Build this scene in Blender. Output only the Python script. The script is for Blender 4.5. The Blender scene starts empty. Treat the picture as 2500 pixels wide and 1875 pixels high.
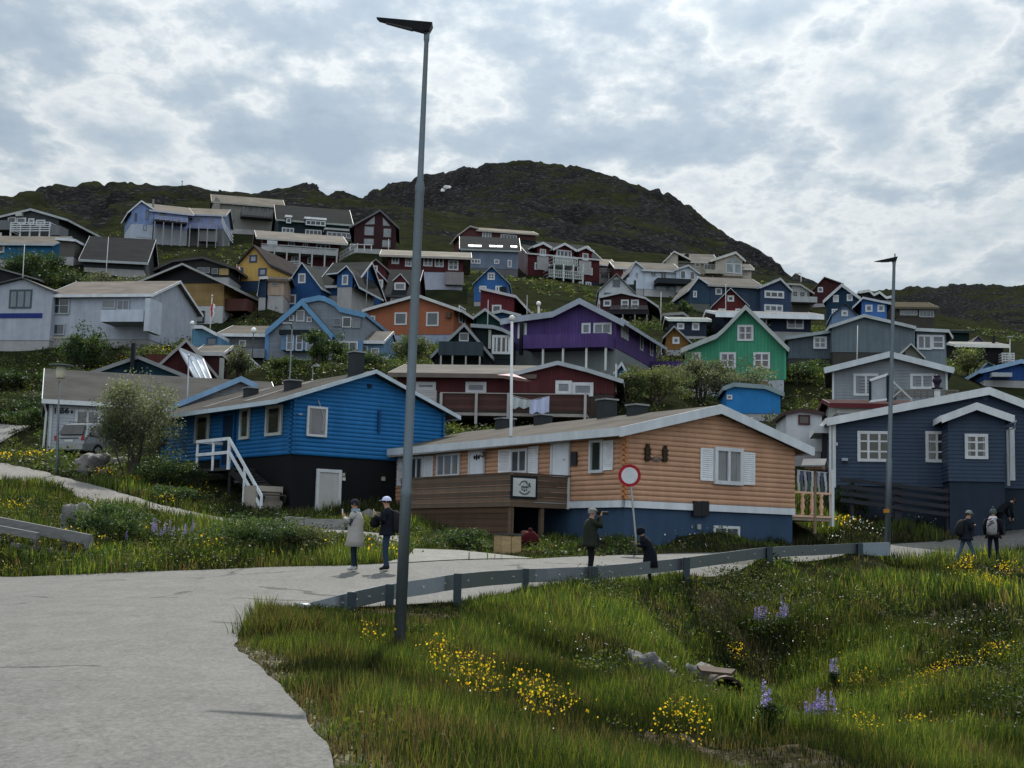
import bpy, bmesh, math, random
import numpy as np
from mathutils import Vector, Matrix, noise
random.seed(7); RNG=np.random.default_rng(7)
rad=math.radians
SC=bpy.context.scene; COL=SC.collection
F=3500.; CX,CY=1250.,937.5; PITCH=math.atan(402.5/F); ROLL=rad(1.4)
CAM=Vector((0,0,1.6))
R3=Matrix.Rotation(rad(90)+PITCH,3,'X') @ Matrix.Rotation(ROLL,3,'Z')
TL={k:v for k,v in dict(a=(0,400,500),b=(300,400,500),c=(600,400,500),d=(900,400,500),e=(1200,500,500),f=(1500,500,500),g=(2000,500,500),
 h=(0,650,500),i=(300,650,500),j=(600,650,500),k=(1000,650,500),l=(1300,650,500),m=(1600,650,500),n=(2000,750,500),o=(0,850,500),
 p=(350,850,500),q=(650,850,500),r=(900,950,600),s=(1400,950,600),t=(1900,950,600),u=(0,1100,500),v=(600,1300,700),w=(1200,1300,700),
 x=(1800,1300,700),z=(0,0,2212)).items()}
def T(t,zx,zy):
    x0,y0,w=TL[t]; s=w/2212.; return (x0+zx*s,y0+zy*s)
def ray(p): return R3 @ Vector(((p[0]-CX)/F,-(p[1]-CY)/F,-1))
def P(p,D):
    d=ray(p); return CAM+d*(D/d.y)
def proj(v):
    c=R3.transposed() @ (Vector(v)-CAM); return (CX+F*c.x/-c.z, CY-F*c.y/-c.z)
def yhor(x):
    return CY+402.5+ (x-CX)*math.tan(ROLL)
# ---------- materials
MATS={}
def nd(nt,t,**k):
    n=nt.nodes.new(t)
    for a,b in k.items():
        if a in n.inputs and not hasattr(n,a): n.inputs[a].default_value=b
        else: setattr(n,a,b)
    return n
def rgb(c): return (c[0],c[1],c[2],1)
def srgb(r,g,b):
    f=lambda v:(v/255/12.92 if v/255<=.04045 else ((v/255+.055)/1.055)**2.4)
    return (f(r),f(g),f(b))
def base(name,rough=.75,spec=.12):
    m=bpy.data.materials.new(name); m.use_nodes=True; nt=m.node_tree; b=nt.nodes['Principled BSDF']
    b.inputs['Roughness'].default_value=rough; b.inputs['Specular IOR Level'].default_value=spec
    return m,nt,b
def mathn(nt,op,a,b=None):
    n=nt.nodes.new('ShaderNodeMath'); n.operation=op
    for i,v in enumerate((a,b)):
        if v is None: continue
        if hasattr(v,'links'): nt.links.new(v,n.inputs[i])
        else: n.inputs[i].default_value=v
    return n.outputs[0]
def mixc(nt,f,a,b,bt='MIX'):
    n=nt.nodes.new('ShaderNodeMix'); n.data_type='RGBA'; n.blend_type=bt
    for s,v in ((0,f),(6,a),(7,b)):
        if hasattr(v,'links'): nt.links.new(v,n.inputs[s])
        else: n.inputs[s].default_value=v if s==0 else (v if len(v)==4 else rgb(v))
    return n.outputs[2]
def noisen(nt,scale,detail=4,vec=None,rough=.55,dist=0):
    n=nt.nodes.new('ShaderNodeTexNoise'); n.inputs['Scale'].default_value=scale; n.inputs['Detail'].default_value=detail
    n.inputs['Roughness'].default_value=rough; n.inputs['Distortion'].default_value=dist
    if vec is not None: nt.links.new(vec,n.inputs['Vector'])
    return n.outputs['Fac']
def ramp(nt,f,pts):
    n=nt.nodes.new('ShaderNodeValToRGB'); nt.links.new(f,n.inputs[0]); e=n.color_ramp.elements
    while len(e)<len(pts): e.new(.5)
    for i,(p,c) in enumerate(pts): e[i].position=p; e[i].color=rgb(c) if not isinstance(c,float) else (c,c,c,1)
    return n.outputs[0]
def vmul(nt,vec,s):
    n=nt.nodes.new('ShaderNodeVectorMath'); n.operation='MULTIPLY'; nt.links.new(vec,n.inputs[0]); n.inputs[1].default_value=s; return n.outputs[0]
def pos(nt): return nt.nodes.new('ShaderNodeNewGeometry').outputs['Position']
def bump(nt,b,h,dist=.02,st=.6):
    n=nt.nodes.new('ShaderNodeBump'); n.inputs['Distance'].default_value=dist; n.inputs['Strength'].default_value=st
    nt.links.new(h,n.inputs['Height']); nt.links.new(n.outputs[0],b.inputs['Normal'])
def mat(c,kind='plain',pitch=.15):
    key=(tuple(round(v,4) for v in c),kind,pitch)
    if key in MATS: return MATS[key]
    m,nt,b=base(kind); L=nt.links; ps=pos(nt)
    n1=noisen(nt,1.3,5,ps); n2=noisen(nt,14,3,ps)
    f=mathn(nt,'ADD',mathn(nt,'MULTIPLY',n1,.45),mathn(nt,'MULTIPLY',n2,.2))   # ~.33
    shade=mathn(nt,'ADD',f,.68)
    if kind in('hs','vs','plank','plain','paint'):
        ws=noisen(nt,1,5,vmul(nt,ps,(2.6,2.6,.35)),.65); shade=mathn(nt,'MULTIPLY',shade,mathn(nt,'ADD',mathn(nt,'MULTIPLY',ws,.5),.74))
    if kind in('hs','vs','plank'):
        sx=nt.nodes.new('ShaderNodeSeparateXYZ'); L.new(ps,sx.inputs[0])
        if kind=='vs': a=mathn(nt,'ADD',mathn(nt,'MULTIPLY',sx.outputs[0],.93),mathn(nt,'MULTIPLY',sx.outputs[1],.37))
        else: a=sx.outputs[2]
        fr=mathn(nt,'FRACT',mathn(nt,'DIVIDE',a,pitch))
        gr=mathn(nt,'LESS_THAN',fr,.12); cell=mathn(nt,'FLOOR',mathn(nt,'DIVIDE',a,pitch))
        wn=nt.nodes.new('ShaderNodeTexWhiteNoise'); wn.noise_dimensions='1D'; L.new(cell,wn.inputs['W'])
        amp=.5 if kind=='plank' else .14
        shade=mathn(nt,'MULTIPLY',shade,mathn(nt,'ADD',mathn(nt,'MULTIPLY',wn.outputs[0],amp),1-amp/2))
        shade=mathn(nt,'MULTIPLY',shade,mathn(nt,'SUBTRACT',1,mathn(nt,'MULTIPLY',gr,.28)))
        bump(nt,b,mathn(nt,'SUBTRACT',fr,gr),.012)
    elif kind=='roof':
        st=noisen(nt,1,4,vmul(nt,ps,(.5,.5,2.2)),.6); n4=noisen(nt,30,2,ps)
        shade=mathn(nt,'MULTIPLY',mathn(nt,'ADD',mathn(nt,'MULTIPLY',st,.55),.11),mathn(nt,'ADD',mathn(nt,'MULTIPLY',n4,.3),.85))
        bump(nt,b,n4,.01); b.inputs['Roughness'].default_value=.95; b.inputs['Specular IOR Level'].default_value=.04
    elif kind=='metal':
        b.inputs['Metallic'].default_value=.65; b.inputs['Roughness'].default_value=.42; shade=mathn(nt,'ADD',mathn(nt,'MULTIPLY',n2,.3),.85)
    elif kind=='paint':
        b.inputs['Roughness'].default_value=.45
    elif kind=='fabric':
        b.inputs['Roughness'].default_value=.95; bump(nt,b,noisen(nt,9,3,ps),.03,.7)
    elif kind=='rock':
        n3=noisen(nt,3,8,ps,.65); shade=mathn(nt,'ADD',n3,.45); bump(nt,b,n3,.15,1)
    elif kind=='wood':
        g=noisen(nt,1,5,vmul(nt,ps,(3,3,14)),.65); shade=mathn(nt,'ADD',mathn(nt,'MULTIPLY',g,1.1),.4); bump(nt,b,g,.01)
    col=mixc(nt,1.,c,(1,1,1),'MULTIPLY')
    cc=nt.nodes.new('ShaderNodeCombineColor')
    for i in range(3): L.new(shade,cc.inputs[i])
    L.new(mixc(nt,1.,c,cc.outputs[0],'MULTIPLY'),b.inputs['Base Color'])
    MATS[key]=m; return m
def glass(c=(.035,.045,.055),rough=.06):
    key=('g',c,rough)
    if key in MATS: return MATS[key]
    m,nt,b=base('window_glass',rough,.6); ps=pos(nt)
    n=noisen(nt,.9,3,ps); f=mathn(nt,'ADD',mathn(nt,'MULTIPLY',n,1.4),.3)
    cc=nt.nodes.new('ShaderNodeCombineColor')
    for i in range(3): nt.links.new(f,cc.inputs[i])
    nt.links.new(mixc(nt,1.,c,cc.outputs[0],'MULTIPLY'),b.inputs['Base Color'])
    bump(nt,b,noisen(nt,1.5,2,ps),.02,.35)
    MATS[key]=m; return m
# ---------- mesh collector (world coordinates)
class M:
    def __init__(s): s.v=[]; s.f=[]
    def poly(s,pts):
        i=len(s.v); s.v+= [tuple(p) for p in pts]; s.f.append(tuple(range(i,i+len(pts))))
    def hexa(s,b,t):                    # bottom 4, top 4
        i=len(s.v); s.v+=[tuple(p) for p in b]+[tuple(p) for p in t]
        s.f+=[(i+3,i+2,i+1,i),(i+4,i+5,i+6,i+7)]+[(i+k,i+(k+1)%4,i+4+(k+1)%4,i+4+k) for k in range(4)]
    def prism(s,a,b):                   # two matching loops
        n=len(a); i=len(s.v); s.v+=[tuple(p) for p in a]+[tuple(p) for p in b]
        s.f.append(tuple(range(i+n-1,i-1,-1))); s.f.append(tuple(range(i+n,i+2*n)))
        s.f+=[(i+k,i+(k+1)%n,i+n+(k+1)%n,i+n+k) for k in range(n)]
    def box(s,x0,x1,y0,y1,z0,z1):
        s.hexa([(x0,y0,z0),(x1,y0,z0),(x1,y1,z0),(x0,y1,z0)],[(x0,y0,z1),(x1,y0,z1),(x1,y1,z1),(x0,y1,z1)])
    def tube(s,pts,r,n=8,cap=True):
        pts=[Vector(p) for p in pts]; rs=r if isinstance(r,(list,tuple)) else [r]*len(pts); i0=len(s.v)
        for k,p in enumerate(pts):
            d=(pts[min(k+1,len(pts)-1)]-pts[max(k-1,0)]).normalized()
            a=d.cross(Vector((0,0,1)) if abs(d.z)<.9 else Vector((1,0,0))).normalized(); b=d.cross(a)
            for j in range(n):
                t=2*math.pi*j/n; s.v.append(tuple(p+(a*math.cos(t)+b*math.sin(t))*rs[k]))
        for k in range(len(pts)-1):
            for j in range(n):
                a=i0+k*n+j; b=i0+k*n+(j+1)%n; s.f.append((a,b,b+n,a+n))
        if cap: s.f.append(tuple(range(i0+n-1,i0-1,-1))); e=i0+(len(pts)-1)*n; s.f.append(tuple(range(e,e+n)))
    def bar(s,a,b,w,h=None):            # rectangular beam, w horizontal, h vertical
        a=Vector(a); b=Vector(b); h=h or w; d=(b-a).normalized()
        if abs(d.z)>.95: u=Vector((1,0,0)); v=Vector((0,1,0))
        else: u=d.cross(Vector((0,0,1))).normalized(); v=u.cross(d)
        q=lambda p:[p+u*(w/2*i)+v*(h/2*j) for i,j in((-1,-1),(1,-1),(1,1),(-1,1))]
        s.prism(q(a),q(b))
    def lathe(s,c,prof,n=16):
        c=Vector(c); s.tube([c+Vector((0,0,z)) for r,z in prof],[max(r,1e-4) for r,z in prof],n)
def sphere_pts(m,c,r,nu=10,nv=6,sc=(1,1,1),jit=0,seed=0):
    c=Vector(c); i=len(m.v); rnd=random.Random(seed)
    for a in range(nv+1):
        th=math.pi*a/nv
        for b in range(nu):
            ph=2*math.pi*b/nu; d=Vector((math.sin(th)*math.cos(ph)*sc[0],math.sin(th)*math.sin(ph)*sc[1],math.cos(th)*sc[2]))
            k=1
            if jit: k=1+jit*noise.noise(Vector((math.sin(th)*math.cos(ph),math.sin(th)*math.sin(ph),math.cos(th)))*1.7+Vector((seed*3.1,0,0)))*2
            m.v.append(tuple(c+d*r*k))
    for a in range(nv):
        for b in range(nu):
            p=i+a*nu+b; q=i+a*nu+(b+1)%nu; m.f.append((p,p+nu,q+nu,q))
def new_obj(name,me,parent=None,loc=None):
    o=bpy.data.objects.new(name,me); COL.objects.link(o)
    if parent is not None: o.parent=parent
    if loc is not None: o.location=loc
    return o
def tag(o,label=None,cat=None,group=None,kind=None):
    for k,v in(('label',label),('category',cat),('group',group),('kind',kind)):
        if v: o[k]=v
    return o
def org(parent):
    while parent is not None and parent.parent is not None: parent=parent.parent
    return Vector(parent.location) if parent is not None else Vector((0,0,0))
def build(m,name,mt,parent=None,smooth=False,origin=None):
    if not m.v: return None
    me=bpy.data.meshes.new(name); o0=origin if origin is not None else org(parent)
    me.from_pydata([(v[0]-o0[0],v[1]-o0[1],v[2]-o0[2]) for v in m.v],[],m.f)
    for x in (mt if isinstance(mt,(list,tuple)) else [mt]): me.materials.append(x)
    bm=bmesh.new(); bm.from_mesh(me); bmesh.ops.recalc_face_normals(bm,faces=bm.faces); bm.to_mesh(me); bm.free()
    if smooth: me.polygons.foreach_set('use_smooth',[True]*len(me.polygons))
    o=new_obj(name,me,parent)
    if origin is not None: o.location=origin
    return o
def thing(name,loc,label,cat,group=None):
    o=bpy.data.objects.new(name,None); o.empty_display_size=.3; COL.objects.link(o); o.location=loc; return tag(o,label,cat,group)
def solo(m,name,mt,label,cat,group=None,smooth=False,loc=None,kind=None):
    if loc is None:
        a=np.array(m.v); loc=Vector(((a[:,0].min()+a[:,0].max())/2,(a[:,1].min()+a[:,1].max())/2,a[:,2].min()))
    return tag(build(m,name,mt,None,smooth,loc),label,cat,group,kind)
GC=[]    # ground control points (x,y,z)
HC=[]    # house centres (x,y,radius)
class Fr:
    def __init__(s,o,th):
        s.o=Vector(o); t=rad(th); s.u=Vector((math.cos(t),math.sin(t),0)); s.v=Vector((-math.sin(t),math.cos(t),0))
    def uz(s,p,Y=0):
        d=ray(p); t=((s.o-CAM).dot(s.v)+Y)/d.dot(s.v); q=CAM+d*t; return (q-s.o).dot(s.u),q.z
    def yz(s,p,X):
        d=ray(p); t=((s.o-CAM).dot(s.u)+X)/d.dot(s.u); q=CAM+d*t; return (q-s.o).dot(s.v),q.z
    def w(s,x,y,z):
        q=s.o+s.u*x+s.v*y; return Vector((q.x,q.y,z))
    def pt(s,pl,a,out,z):
        k,c=pl
        if k=='f': return s.w(a,c-out,z)
        if k=='r': return s.w(c+out,a,z)
        return s.w(c-out,a,z)
def pbox(m,fr,pl,a0,a1,o0,o1,z0,z1):
    g=lambda z:[fr.pt(pl,a0,o0,z),fr.pt(pl,a1,o0,z),fr.pt(pl,a1,o1,z),fr.pt(pl,a0,o1,z)]
    m.hexa(g(z0),g(z1))
WHITE=(.50,.52,.55)
def window(fr,pl,a0,z0,a1,z1,parent,nx=1,nz=1,col=WHITE,fw=None,gc=None,name='window',dep=.06):
    if a1<a0: a0,a1=a1,a0
    D_=fr.o.y; near_=D_<112
    if gc is None: gc=glass([(.035,.045,.055),(.06,.07,.085),(.02,.025,.03),(.10,.11,.125)][int(abs(a0*7.3+z0*3.1+D_))%4])
    w=a1-a0; h=z1-z0; fw=fw or max(.07,min(.13,.1*min(w,h)))
    m=M()
    pbox(m,fr,pl,a0,a1,-.02,dep,z0,z0+fw); pbox(m,fr,pl,a0,a1,-.02,dep,z1-fw,z1)
    pbox(m,fr,pl,a0,a0+fw,-.02,dep-.003,z0+fw,z1-fw); pbox(m,fr,pl,a1-fw,a1,-.02,dep-.003,z0+fw,z1-fw)
    iw=fw*.75
    for k in range(1,nx):
        c=a0+w*k/nx; pbox(m,fr,pl,c-iw/2,c+iw/2,-.02,dep-.008,z0+fw,z1-fw)
    for k in range(1,nz):
        c=z0+h*k/nz; pbox(m,fr,pl,a0+fw,a1-fw,-.02,dep-.015,c-iw*.35,c+iw*.35)
    o=build(m,name,mat(col,'paint'),parent)
    g=M(); pbox(g,fr,pl,a0+fw*.5,a1-fw*.5,-.02,.018,z0+fw*.5,z1-fw*.5); build(g,'pane',gc,o)
    if near_ and name=='window' and w>.75 and h>.6 and gc.name.startswith('window_glass') and int(abs(a0*3+z1*5))%3:
        c_=M(); cw=(w-2*fw)*(.16 if nx<3 else .1)
        pbox(c_,fr,pl,a0+fw,a0+fw+cw,.019,.026,z0+fw,z1-fw); build(c_,'curtain',mat((.22,.23,.24),'fabric'),o); c_=M(); pbox(c_,fr,pl,a1-fw-cw*.8,a1-fw,.019,.026,z0+fw,z1-fw); build(c_,'curtain',mat((.22,.23,.24),'fabric'),o)
    return o
def courses(m,fr,pl,line,a0,a1,zb,h,style,off=0):
    """horizontal boards on a wall whose top is the polyline line[(a,z)]; style log|clap"""
    ztop=max(z for a,z in line); z=zb
    def rng(zz):
        out=[]
        N=60; ok=[a0+(a1-a0)*i/N for i in range(N+1) if zat(line,a0+(a1-a0)*i/N)>=zz-1e-6]
        return (min(ok),max(ok)) if len(ok)>1 else None
    while z<ztop-.02:
        zt=min(z+h,ztop); r0=rng(z+h*.1); r1=rng(z+h*.9)
        if r0 is None: break
        if r1 is None: r1=((r0[0]+r0[1])/2-.05,(r0[0]+r0[1])/2+.05)
        if style=='log': pr=[(-.02,0),(.024,.05),(.045,.28),(.05,.5),(.045,.72),(.024,.95),(-.02,1)]
        else: pr=[(-.02,0),(.03,0),(.006,1),(-.02,1)]
        L=[];Rr=[]
        for o_,t in pr:
            zz=z+h*t; l=r0[0]+(r1[0]-r0[0])*t; r=r0[1]+(r1[1]-r0[1])*t
            L.append(fr.pt(pl,l,o_+off,zz)); Rr.append(fr.pt(pl,r,o_+off,zz))
        m.prism(L,Rr); z+=h
def zat(line,a):
    if a<=line[0][0]: (a0,z0),(a1,z1)=line[0],line[1]
    elif a>=line[-1][0]: (a0,z0),(a1,z1)=line[-2],line[-1]
    else:
        for (a0,z0),(a1,z1) in zip(line,line[1:]):
            if a0<=a<=a1: break
    return z0+(z1-z0)*(a-a0)/((a1-a0) or 1)
SLATE=(.10,.105,.11); TAN=(.30,.27,.23); GREY=(.17,.165,.16); DARKF=(.03,.035,.04)
class House:
    def __init__(s,t,at,D,th,label,name='wooden_house',cat='house',group=None):
        s.t=t; s.px=T(t,*at); o=P(s.px,D); s.fr=Fr(o,th); s.o=o; s.e=thing(name,o,label,cat,group); s.roof=None; s.wall=None
    def q(s,zx,zy,t=None): return T(t or s.t,zx,zy)
    def X(s,zx,zy=None,Y=0,t=None): return s.fr.uz(s.q(zx,zy if zy is not None else 600,t),Y)[0]
    def Z(s,zx,zy,Y=0,t=None): return s.fr.uz(s.q(zx,zy,t),Y)[1]
    def XZ(s,zx,zy,Y=0,t=None): return s.fr.uz(s.q(zx,zy,t),Y)
    def sideL(s,px,Xc,py=None,t=None):
        return s.fr.yz(s.q(px,py if py is not None else 600,t),Xc)[0]
    def gnd(s,x0,x1,y0,y1,z,back=.12):
        if z is None: return
        for x in(x0,x1): GC.append(tuple(s.fr.w(x,y0-.2,z-(.15 if s.o.y<62 else .5)))); GC.append(tuple(s.fr.w(x,y1,z+back*(y1-y0))))
        c=s.fr.w((x0+x1)/2,(y0+y1)/2,0); HC.append((c.x,c.y,.6*max(x1-x0,y1-y0)))
    def gable(s,line,x0,x1,base,L=8,wall=(.3,.3,.3),kind='hs',roof=GREY,trim=WHITE,og=.35,y0=0,zg=None,found=None,fcol=(.3,.3,.31),tk=.16,bt=.26,style=None,gnd=True,h=.17,pitch=.15,left=True,right=True,t=None):
        """gable end facing the viewer. line: roof edge pixels, left to right"""
        t=t or s.t; bx=(x0+x1)/2
        ln=[s.XZ(a,b,y0-og,t) for a,b in line]
        A0=s.X(x0,base,y0,t); A1=s.X(x1,base,y0,t); zb=s.Z(bx,base,y0,t)
        if isinstance(L,tuple): L=max(4,min(22,s.fr.yz(s.q(L[0],L[1],t),A1)[0]-y0))
        lw=[(a,z-.02) for a,z in ln]
        top=[(A0,zat(lw,A0))]+[(a,z) for a,z in lw if A0+.01<a<A1-.01]+[(A1,zat(lw,A1))]
        zf=s.Z(bx,found,y0,t) if found else zb
        cap=[(A0,zb)]+top+[(A1,zb)]
        m=M(); m.prism([s.fr.w(a,y0,z) for a,z in cap],[s.fr.w(a,y0+L,z) for a,z in cap])
        s.wall=build(m,'wall',mat(wall,kind,pitch),s.e)
        if style:
            c=M(); courses(c,s.fr,('f',y0),top,A0,A1,zb,h,style)
            if left: courses(c,s.fr,('l',A0),[(y0,top[0][1]-.15),(y0+L,top[0][1]-.15)],y0,y0+L,zb,h,style)
            if right: courses(c,s.fr,('r',A1),[(y0,top[-1][1]-.15),(y0+L,top[-1][1]-.15)],y0,y0+L,zb,h,style)
            build(c,'siding',mat(wall,'paint'),s.e)
        ins=.04
        m=M(); m.prism([s.fr.w(a,y0+ins,z) for a,z in((A0+ins,zb-.01),(A0+ins,zf-2.5),(A1-ins,zf-2.5),(A1-ins,zb-.01))],[s.fr.w(a,y0+L-ins,z) for a,z in((A0+ins,zb-.01),(A0+ins,zf-2.5),(A1-ins,zf-2.5),(A1-ins,zb-.01))])
        build(m,'foundation',mat(fcol,'plain'),s.e)
        m=M()
        for (a,z),(b,w) in zip(ln,ln[1:]):
            f=lambda Y,k:[s.fr.w(a,Y,z+k),s.fr.w(b,Y,w+k)]
            p0,p1=f(y0-og+.02,0),f(y0+L+og,0); t0,t1=f(y0-og+.02,tk),f(y0+L+og,tk)
            m.hexa([p0[0],p0[1],p1[1],p1[0]],[t0[0],t0[1],t1[1],t1[0]])
        s.roof=build(m,'roof',mat(roof,'roof'),s.e)
        m=M()
        for (a,z),(b,w) in zip(ln,ln[1:]):
            for Y in (y0-og-.03,):
                m.hexa([s.fr.w(a,Y,z-bt+.2),s.fr.w(b,Y,w-bt+.2),s.fr.w(b,Y+.048,w-bt+.2),s.fr.w(a,Y+.048,z-bt+.2)],
                       [s.fr.w(a,Y,z+tk+.02),s.fr.w(b,Y,w+tk+.02),s.fr.w(b,Y+.048,w+tk+.02),s.fr.w(a,Y+.048,z+tk+.02)])
        for (a,z),sg in ((ln[0],-1),(ln[-1],1)):
            a1=a+sg*.005; a2=a+sg*.045; lo,hi=min(a1,a2),max(a1,a2)
            g=lambda zz:[s.fr.w(lo,y0-og-.03,zz),s.fr.w(hi,y0-og-.03,zz),s.fr.w(hi,y0+L+og,zz),s.fr.w(lo,y0+L+og,zz)]
            m.hexa(g(z-.06),g(z+tk+.02))
        build(m,'bargeboard',mat(trim,'paint'),s.e)
        s.A0,s.A1,s.zb,s.L,s.top=A0,A1,zb,L,top
        if gnd: s.gnd(A0,A1,y0,y0+L,zf)
        return s
    def long(s,x0,x1,ye,base,ridge,hd=4,wall=(.3,.3,.3),kind='hs',roof=GREY,trim=WHITE,og=.35,oe=.4,y0=0,found=None,fcol=(.3,.3,.31),tk=.14,bh=.22,style=None,xr=None,gnd=True,h=.17,pitch=.15,mono=False,t=None):
        """long side facing the viewer, ridge parallel to it. ye=(zx,zy) eave pixel, ridge=(zx,zy)"""
        t=t or s.t; bx=(x0+x1)/2
        A0=s.X(x0,base,y0,t); A1=s.X(x1,base,y0,t); zb=s.Z(bx,base,y0,t); ze=s.Z(ye[0],ye[1],y0-oe,t); zr=s.Z(ridge[0],ridge[1],y0+hd,t)
        zf=s.Z(bx,found,y0,t) if found else zb
        sl=(zr-ze)/(hd+oe); zw=ze+sl*oe-.02
        prof=[(y0,zb),(y0,zw),(y0+hd,zr-.02)]+([(y0+hd,zb)] if mono else [(y0+2*hd,zw),(y0+2*hd,zb)])
        m=M(); m.prism([s.fr.w(A0,y,z) for y,z in prof],[s.fr.w(A1,y,z) for y,z in prof]); s.wall=build(m,'wall',mat(wall,kind,pitch),s.e)
        if style:
            c=M(); courses(c,s.fr,('f',y0),[(A0,zw),(A1,zw)],A0,A1,zb,h,style); build(c,'siding',mat(wall,'paint'),s.e)
        L=hd if mono else 2*hd; ins=.04
        m=M(); pr=[(y0+ins,zb-.01),(y0+ins,zf-2.5),(y0+L-ins,zf-2.5),(y0+L-ins,zb-.01)]
        m.prism([s.fr.w(A0+ins,y,z) for y,z in pr],[s.fr.w(A1-ins,y,z) for y,z in pr]); build(m,'foundation',mat(fcol,'plain'),s.e)
        m=M(); pl=[(y0-oe+.02,ze),(y0+hd,zr)]+([] if mono else [(y0+2*hd+oe,ze)])
        R0=A0-og; R1=A1+og
        for (a,z),(b,w) in zip(pl,pl[1:]):
            m.hexa([s.fr.w(R0,a,z),s.fr.w(R1,a,z),s.fr.w(R1,b,w),s.fr.w(R0,b,w)],[s.fr.w(R0,a,z+tk),s.fr.w(R1,a,z+tk),s.fr.w(R1,b,w+tk),s.fr.w(R0,b,w+tk)])
        s.roof=build(m,'roof',mat(roof,'roof'),s.e)
        m=M(); m.hexa([s.fr.w(R0-.04,y0-oe-.03,ze-bh+.14),s.fr.w(R1+.04,y0-oe-.03,ze-bh+.14),s.fr.w(R1+.04,y0-oe+.017,ze-bh+.14),s.fr.w(R0-.04,y0-oe+.017,ze-bh+.14)],
            [s.fr.w(R0-.04,y0-oe-.03,ze+tk+.01),s.fr.w(R1+.04,y0-oe-.03,ze+tk+.01),s.fr.w(R1+.04,y0-oe+.017,ze+tk+.01),s.fr.w(R0-.04,y0-oe+.017,ze+tk+.01)])
        for xx in(R0-.043,R1+.003):
            for (a,z),(b,w) in zip(pl,pl[1:]):
                g=lambda x,k:[s.fr.w(x,a,z+k),s.fr.w(x+.04,a,z+k),s.fr.w(x+.04,b,w+k),s.fr.w(x,b,w+k)]
                m.hexa(g(xx,-.05),g(xx,tk+.02))
        build(m,'bargeboard',mat(trim,'paint'),s.e)
        s.A0,s.A1,s.zb,s.L,s.zw,s.ze,s.zr,s.hd,s.y0,s.oe=A0,A1,zb,L,zw,ze,zr,hd,y0,oe
        if gnd: s.gnd(A0,A1,y0,y0+L,zf)
        return s
    def wins(s,*ws,Y=0,t=None,**k):
        for w in ws:
            x0,y0,x1,y1=w[:4]; nx=w[4] if len(w)>4 else 1; nz=w[5] if len(w)>5 else 1
            ym=(y0+y1)/2; xm=(x0+x1)/2
            window(s.fr,('f',Y),s.X(x0,ym,Y,t),s.Z(xm,y1,Y,t),s.X(x1,ym,Y,t),s.Z(xm,y0,Y,t),s.e,nx,nz,**k)
        return s
    def swins(s,side,*ws,t=None,**k):     # windows on a side wall: a from pixels
        Xc=s.A0 if side=='l' else s.A1
        for w in ws:
            x0,y0,x1,y1=w[:4]; nx=w[4] if len(w)>4 else 1; nz=w[5] if len(w)>5 else 1
            ym=(y0+y1)/2; xm=(x0+x1)/2; yz=lambda a,b:s.fr.yz(s.q(a,b,t),Xc)
            window(s.fr,(side,Xc),yz(x0,ym)[0],yz(xm,y1)[1],yz(x1,ym)[0],yz(xm,y0)[1],s.e,nx,nz,**k)
        return s
    def box(s,x0,y0,x1,y1,Y0,Y1,col,kind='plain',name='block',parent=None,t=None,pitch=.15):
        m=M(); ym=(y0+y1)/2; xm=(x0+x1)/2; a,b=s.X(x0,ym,Y0,t),s.X(x1,ym,Y0,t); z0,z1=s.Z(xm,y1,Y0,t),s.Z(xm,y0,Y0,t)
        g=lambda z:[s.fr.w(a,Y0,z),s.fr.w(b,Y0,z),s.fr.w(b,Y1,z),s.fr.w(a,Y1,z)]
        m.hexa(g(z0),g(z1)); return build(m,name,mat(col,kind,pitch) if not isinstance(col,bpy.types.Material) else col,parent or s.e)
    def chimney(s,x0,y0,x1,y1,Y,col=DARKF,w=None,t=None):
        return s.box(x0,y0,x1,y1,Y,Y+(w or .6),col,'plain','chimney',s.roof,t)
    def rail(s,x0,x1,ytop,ybot,Y,col=WHITE,n=8,nr=4,ym=None,post=.07,sides=True,t=None,down=None,name='railing',Yb=0):
        """railing in plane Y with returns to the wall; ytop/ybot px at centre"""
        xm=(x0+x1)/2; a=s.X(x0,ytop,Y,t); b=s.X(x1,ytop,Y,t); z1=s.Z(xm,ytop,Y,t); z0=s.Z(xm,ybot,Y,t); m=M()
        pl=('f',Y)
        for k in range(n+1):
            c=a+(b-a)*k/n; pbox(m,s.fr,pl,c-post/2,c+post/2,0,post,z0,z1)
        for k in range(nr):
            z=z0+(z1-z0)*(k+1)/nr; pbox(m,s.fr,pl,a-.05,b+.05,.01+post,post+.05,z-.09,z)
        if sides:
            for c in(a,b):
                for k in range(nr):
                    z=z0+(z1-z0)*(k+1)/nr; m.hexa(*[[s.fr.w(c-.02,Y,zz),s.fr.w(c+.02,Y,zz),s.fr.w(c+.02,Yb,zz),s.fr.w(c-.02,Yb,zz)] for zz in(z-.09,z-.01)])
        o=build(m,name,mat(col,'paint'),s.e)
        return o,a,b,z0,z1
    def deck(s,x0,x1,ytop,ybot,Y,col,kind='hs',tk=.12,floor=(.2,.18,.16),Yb=0,t=None,name='balcony'):
        """solid-panelled balcony"""
        xm=(x0+x1)/2; a=s.X(x0,ytop,Y,t); b=s.X(x1,ytop,Y,t); z1=s.Z(xm,ytop,Y,t); z0=s.Z(xm,ybot,Y,t); m=M()
        pbox(m,s.fr,('f',Y),a,b,0,.06,z0,z1)
        for c in(a,b-.06): m.hexa(*[[s.fr.w(c,Y,zz),s.fr.w(c+.06,Y,zz),s.fr.w(c+.06,Yb,zz),s.fr.w(c,Yb,zz)] for zz in(z0,z1)])
        m.hexa(*[[s.fr.w(a+.06,Y,zz),s.fr.w(b-.06,Y,zz),s.fr.w(b-.06,Yb,zz),s.fr.w(a+.06,Yb,zz)] for zz in(z0+.03,z0+.03+tk)])
        return build(m,name,mat(col,kind),s.e)
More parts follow.
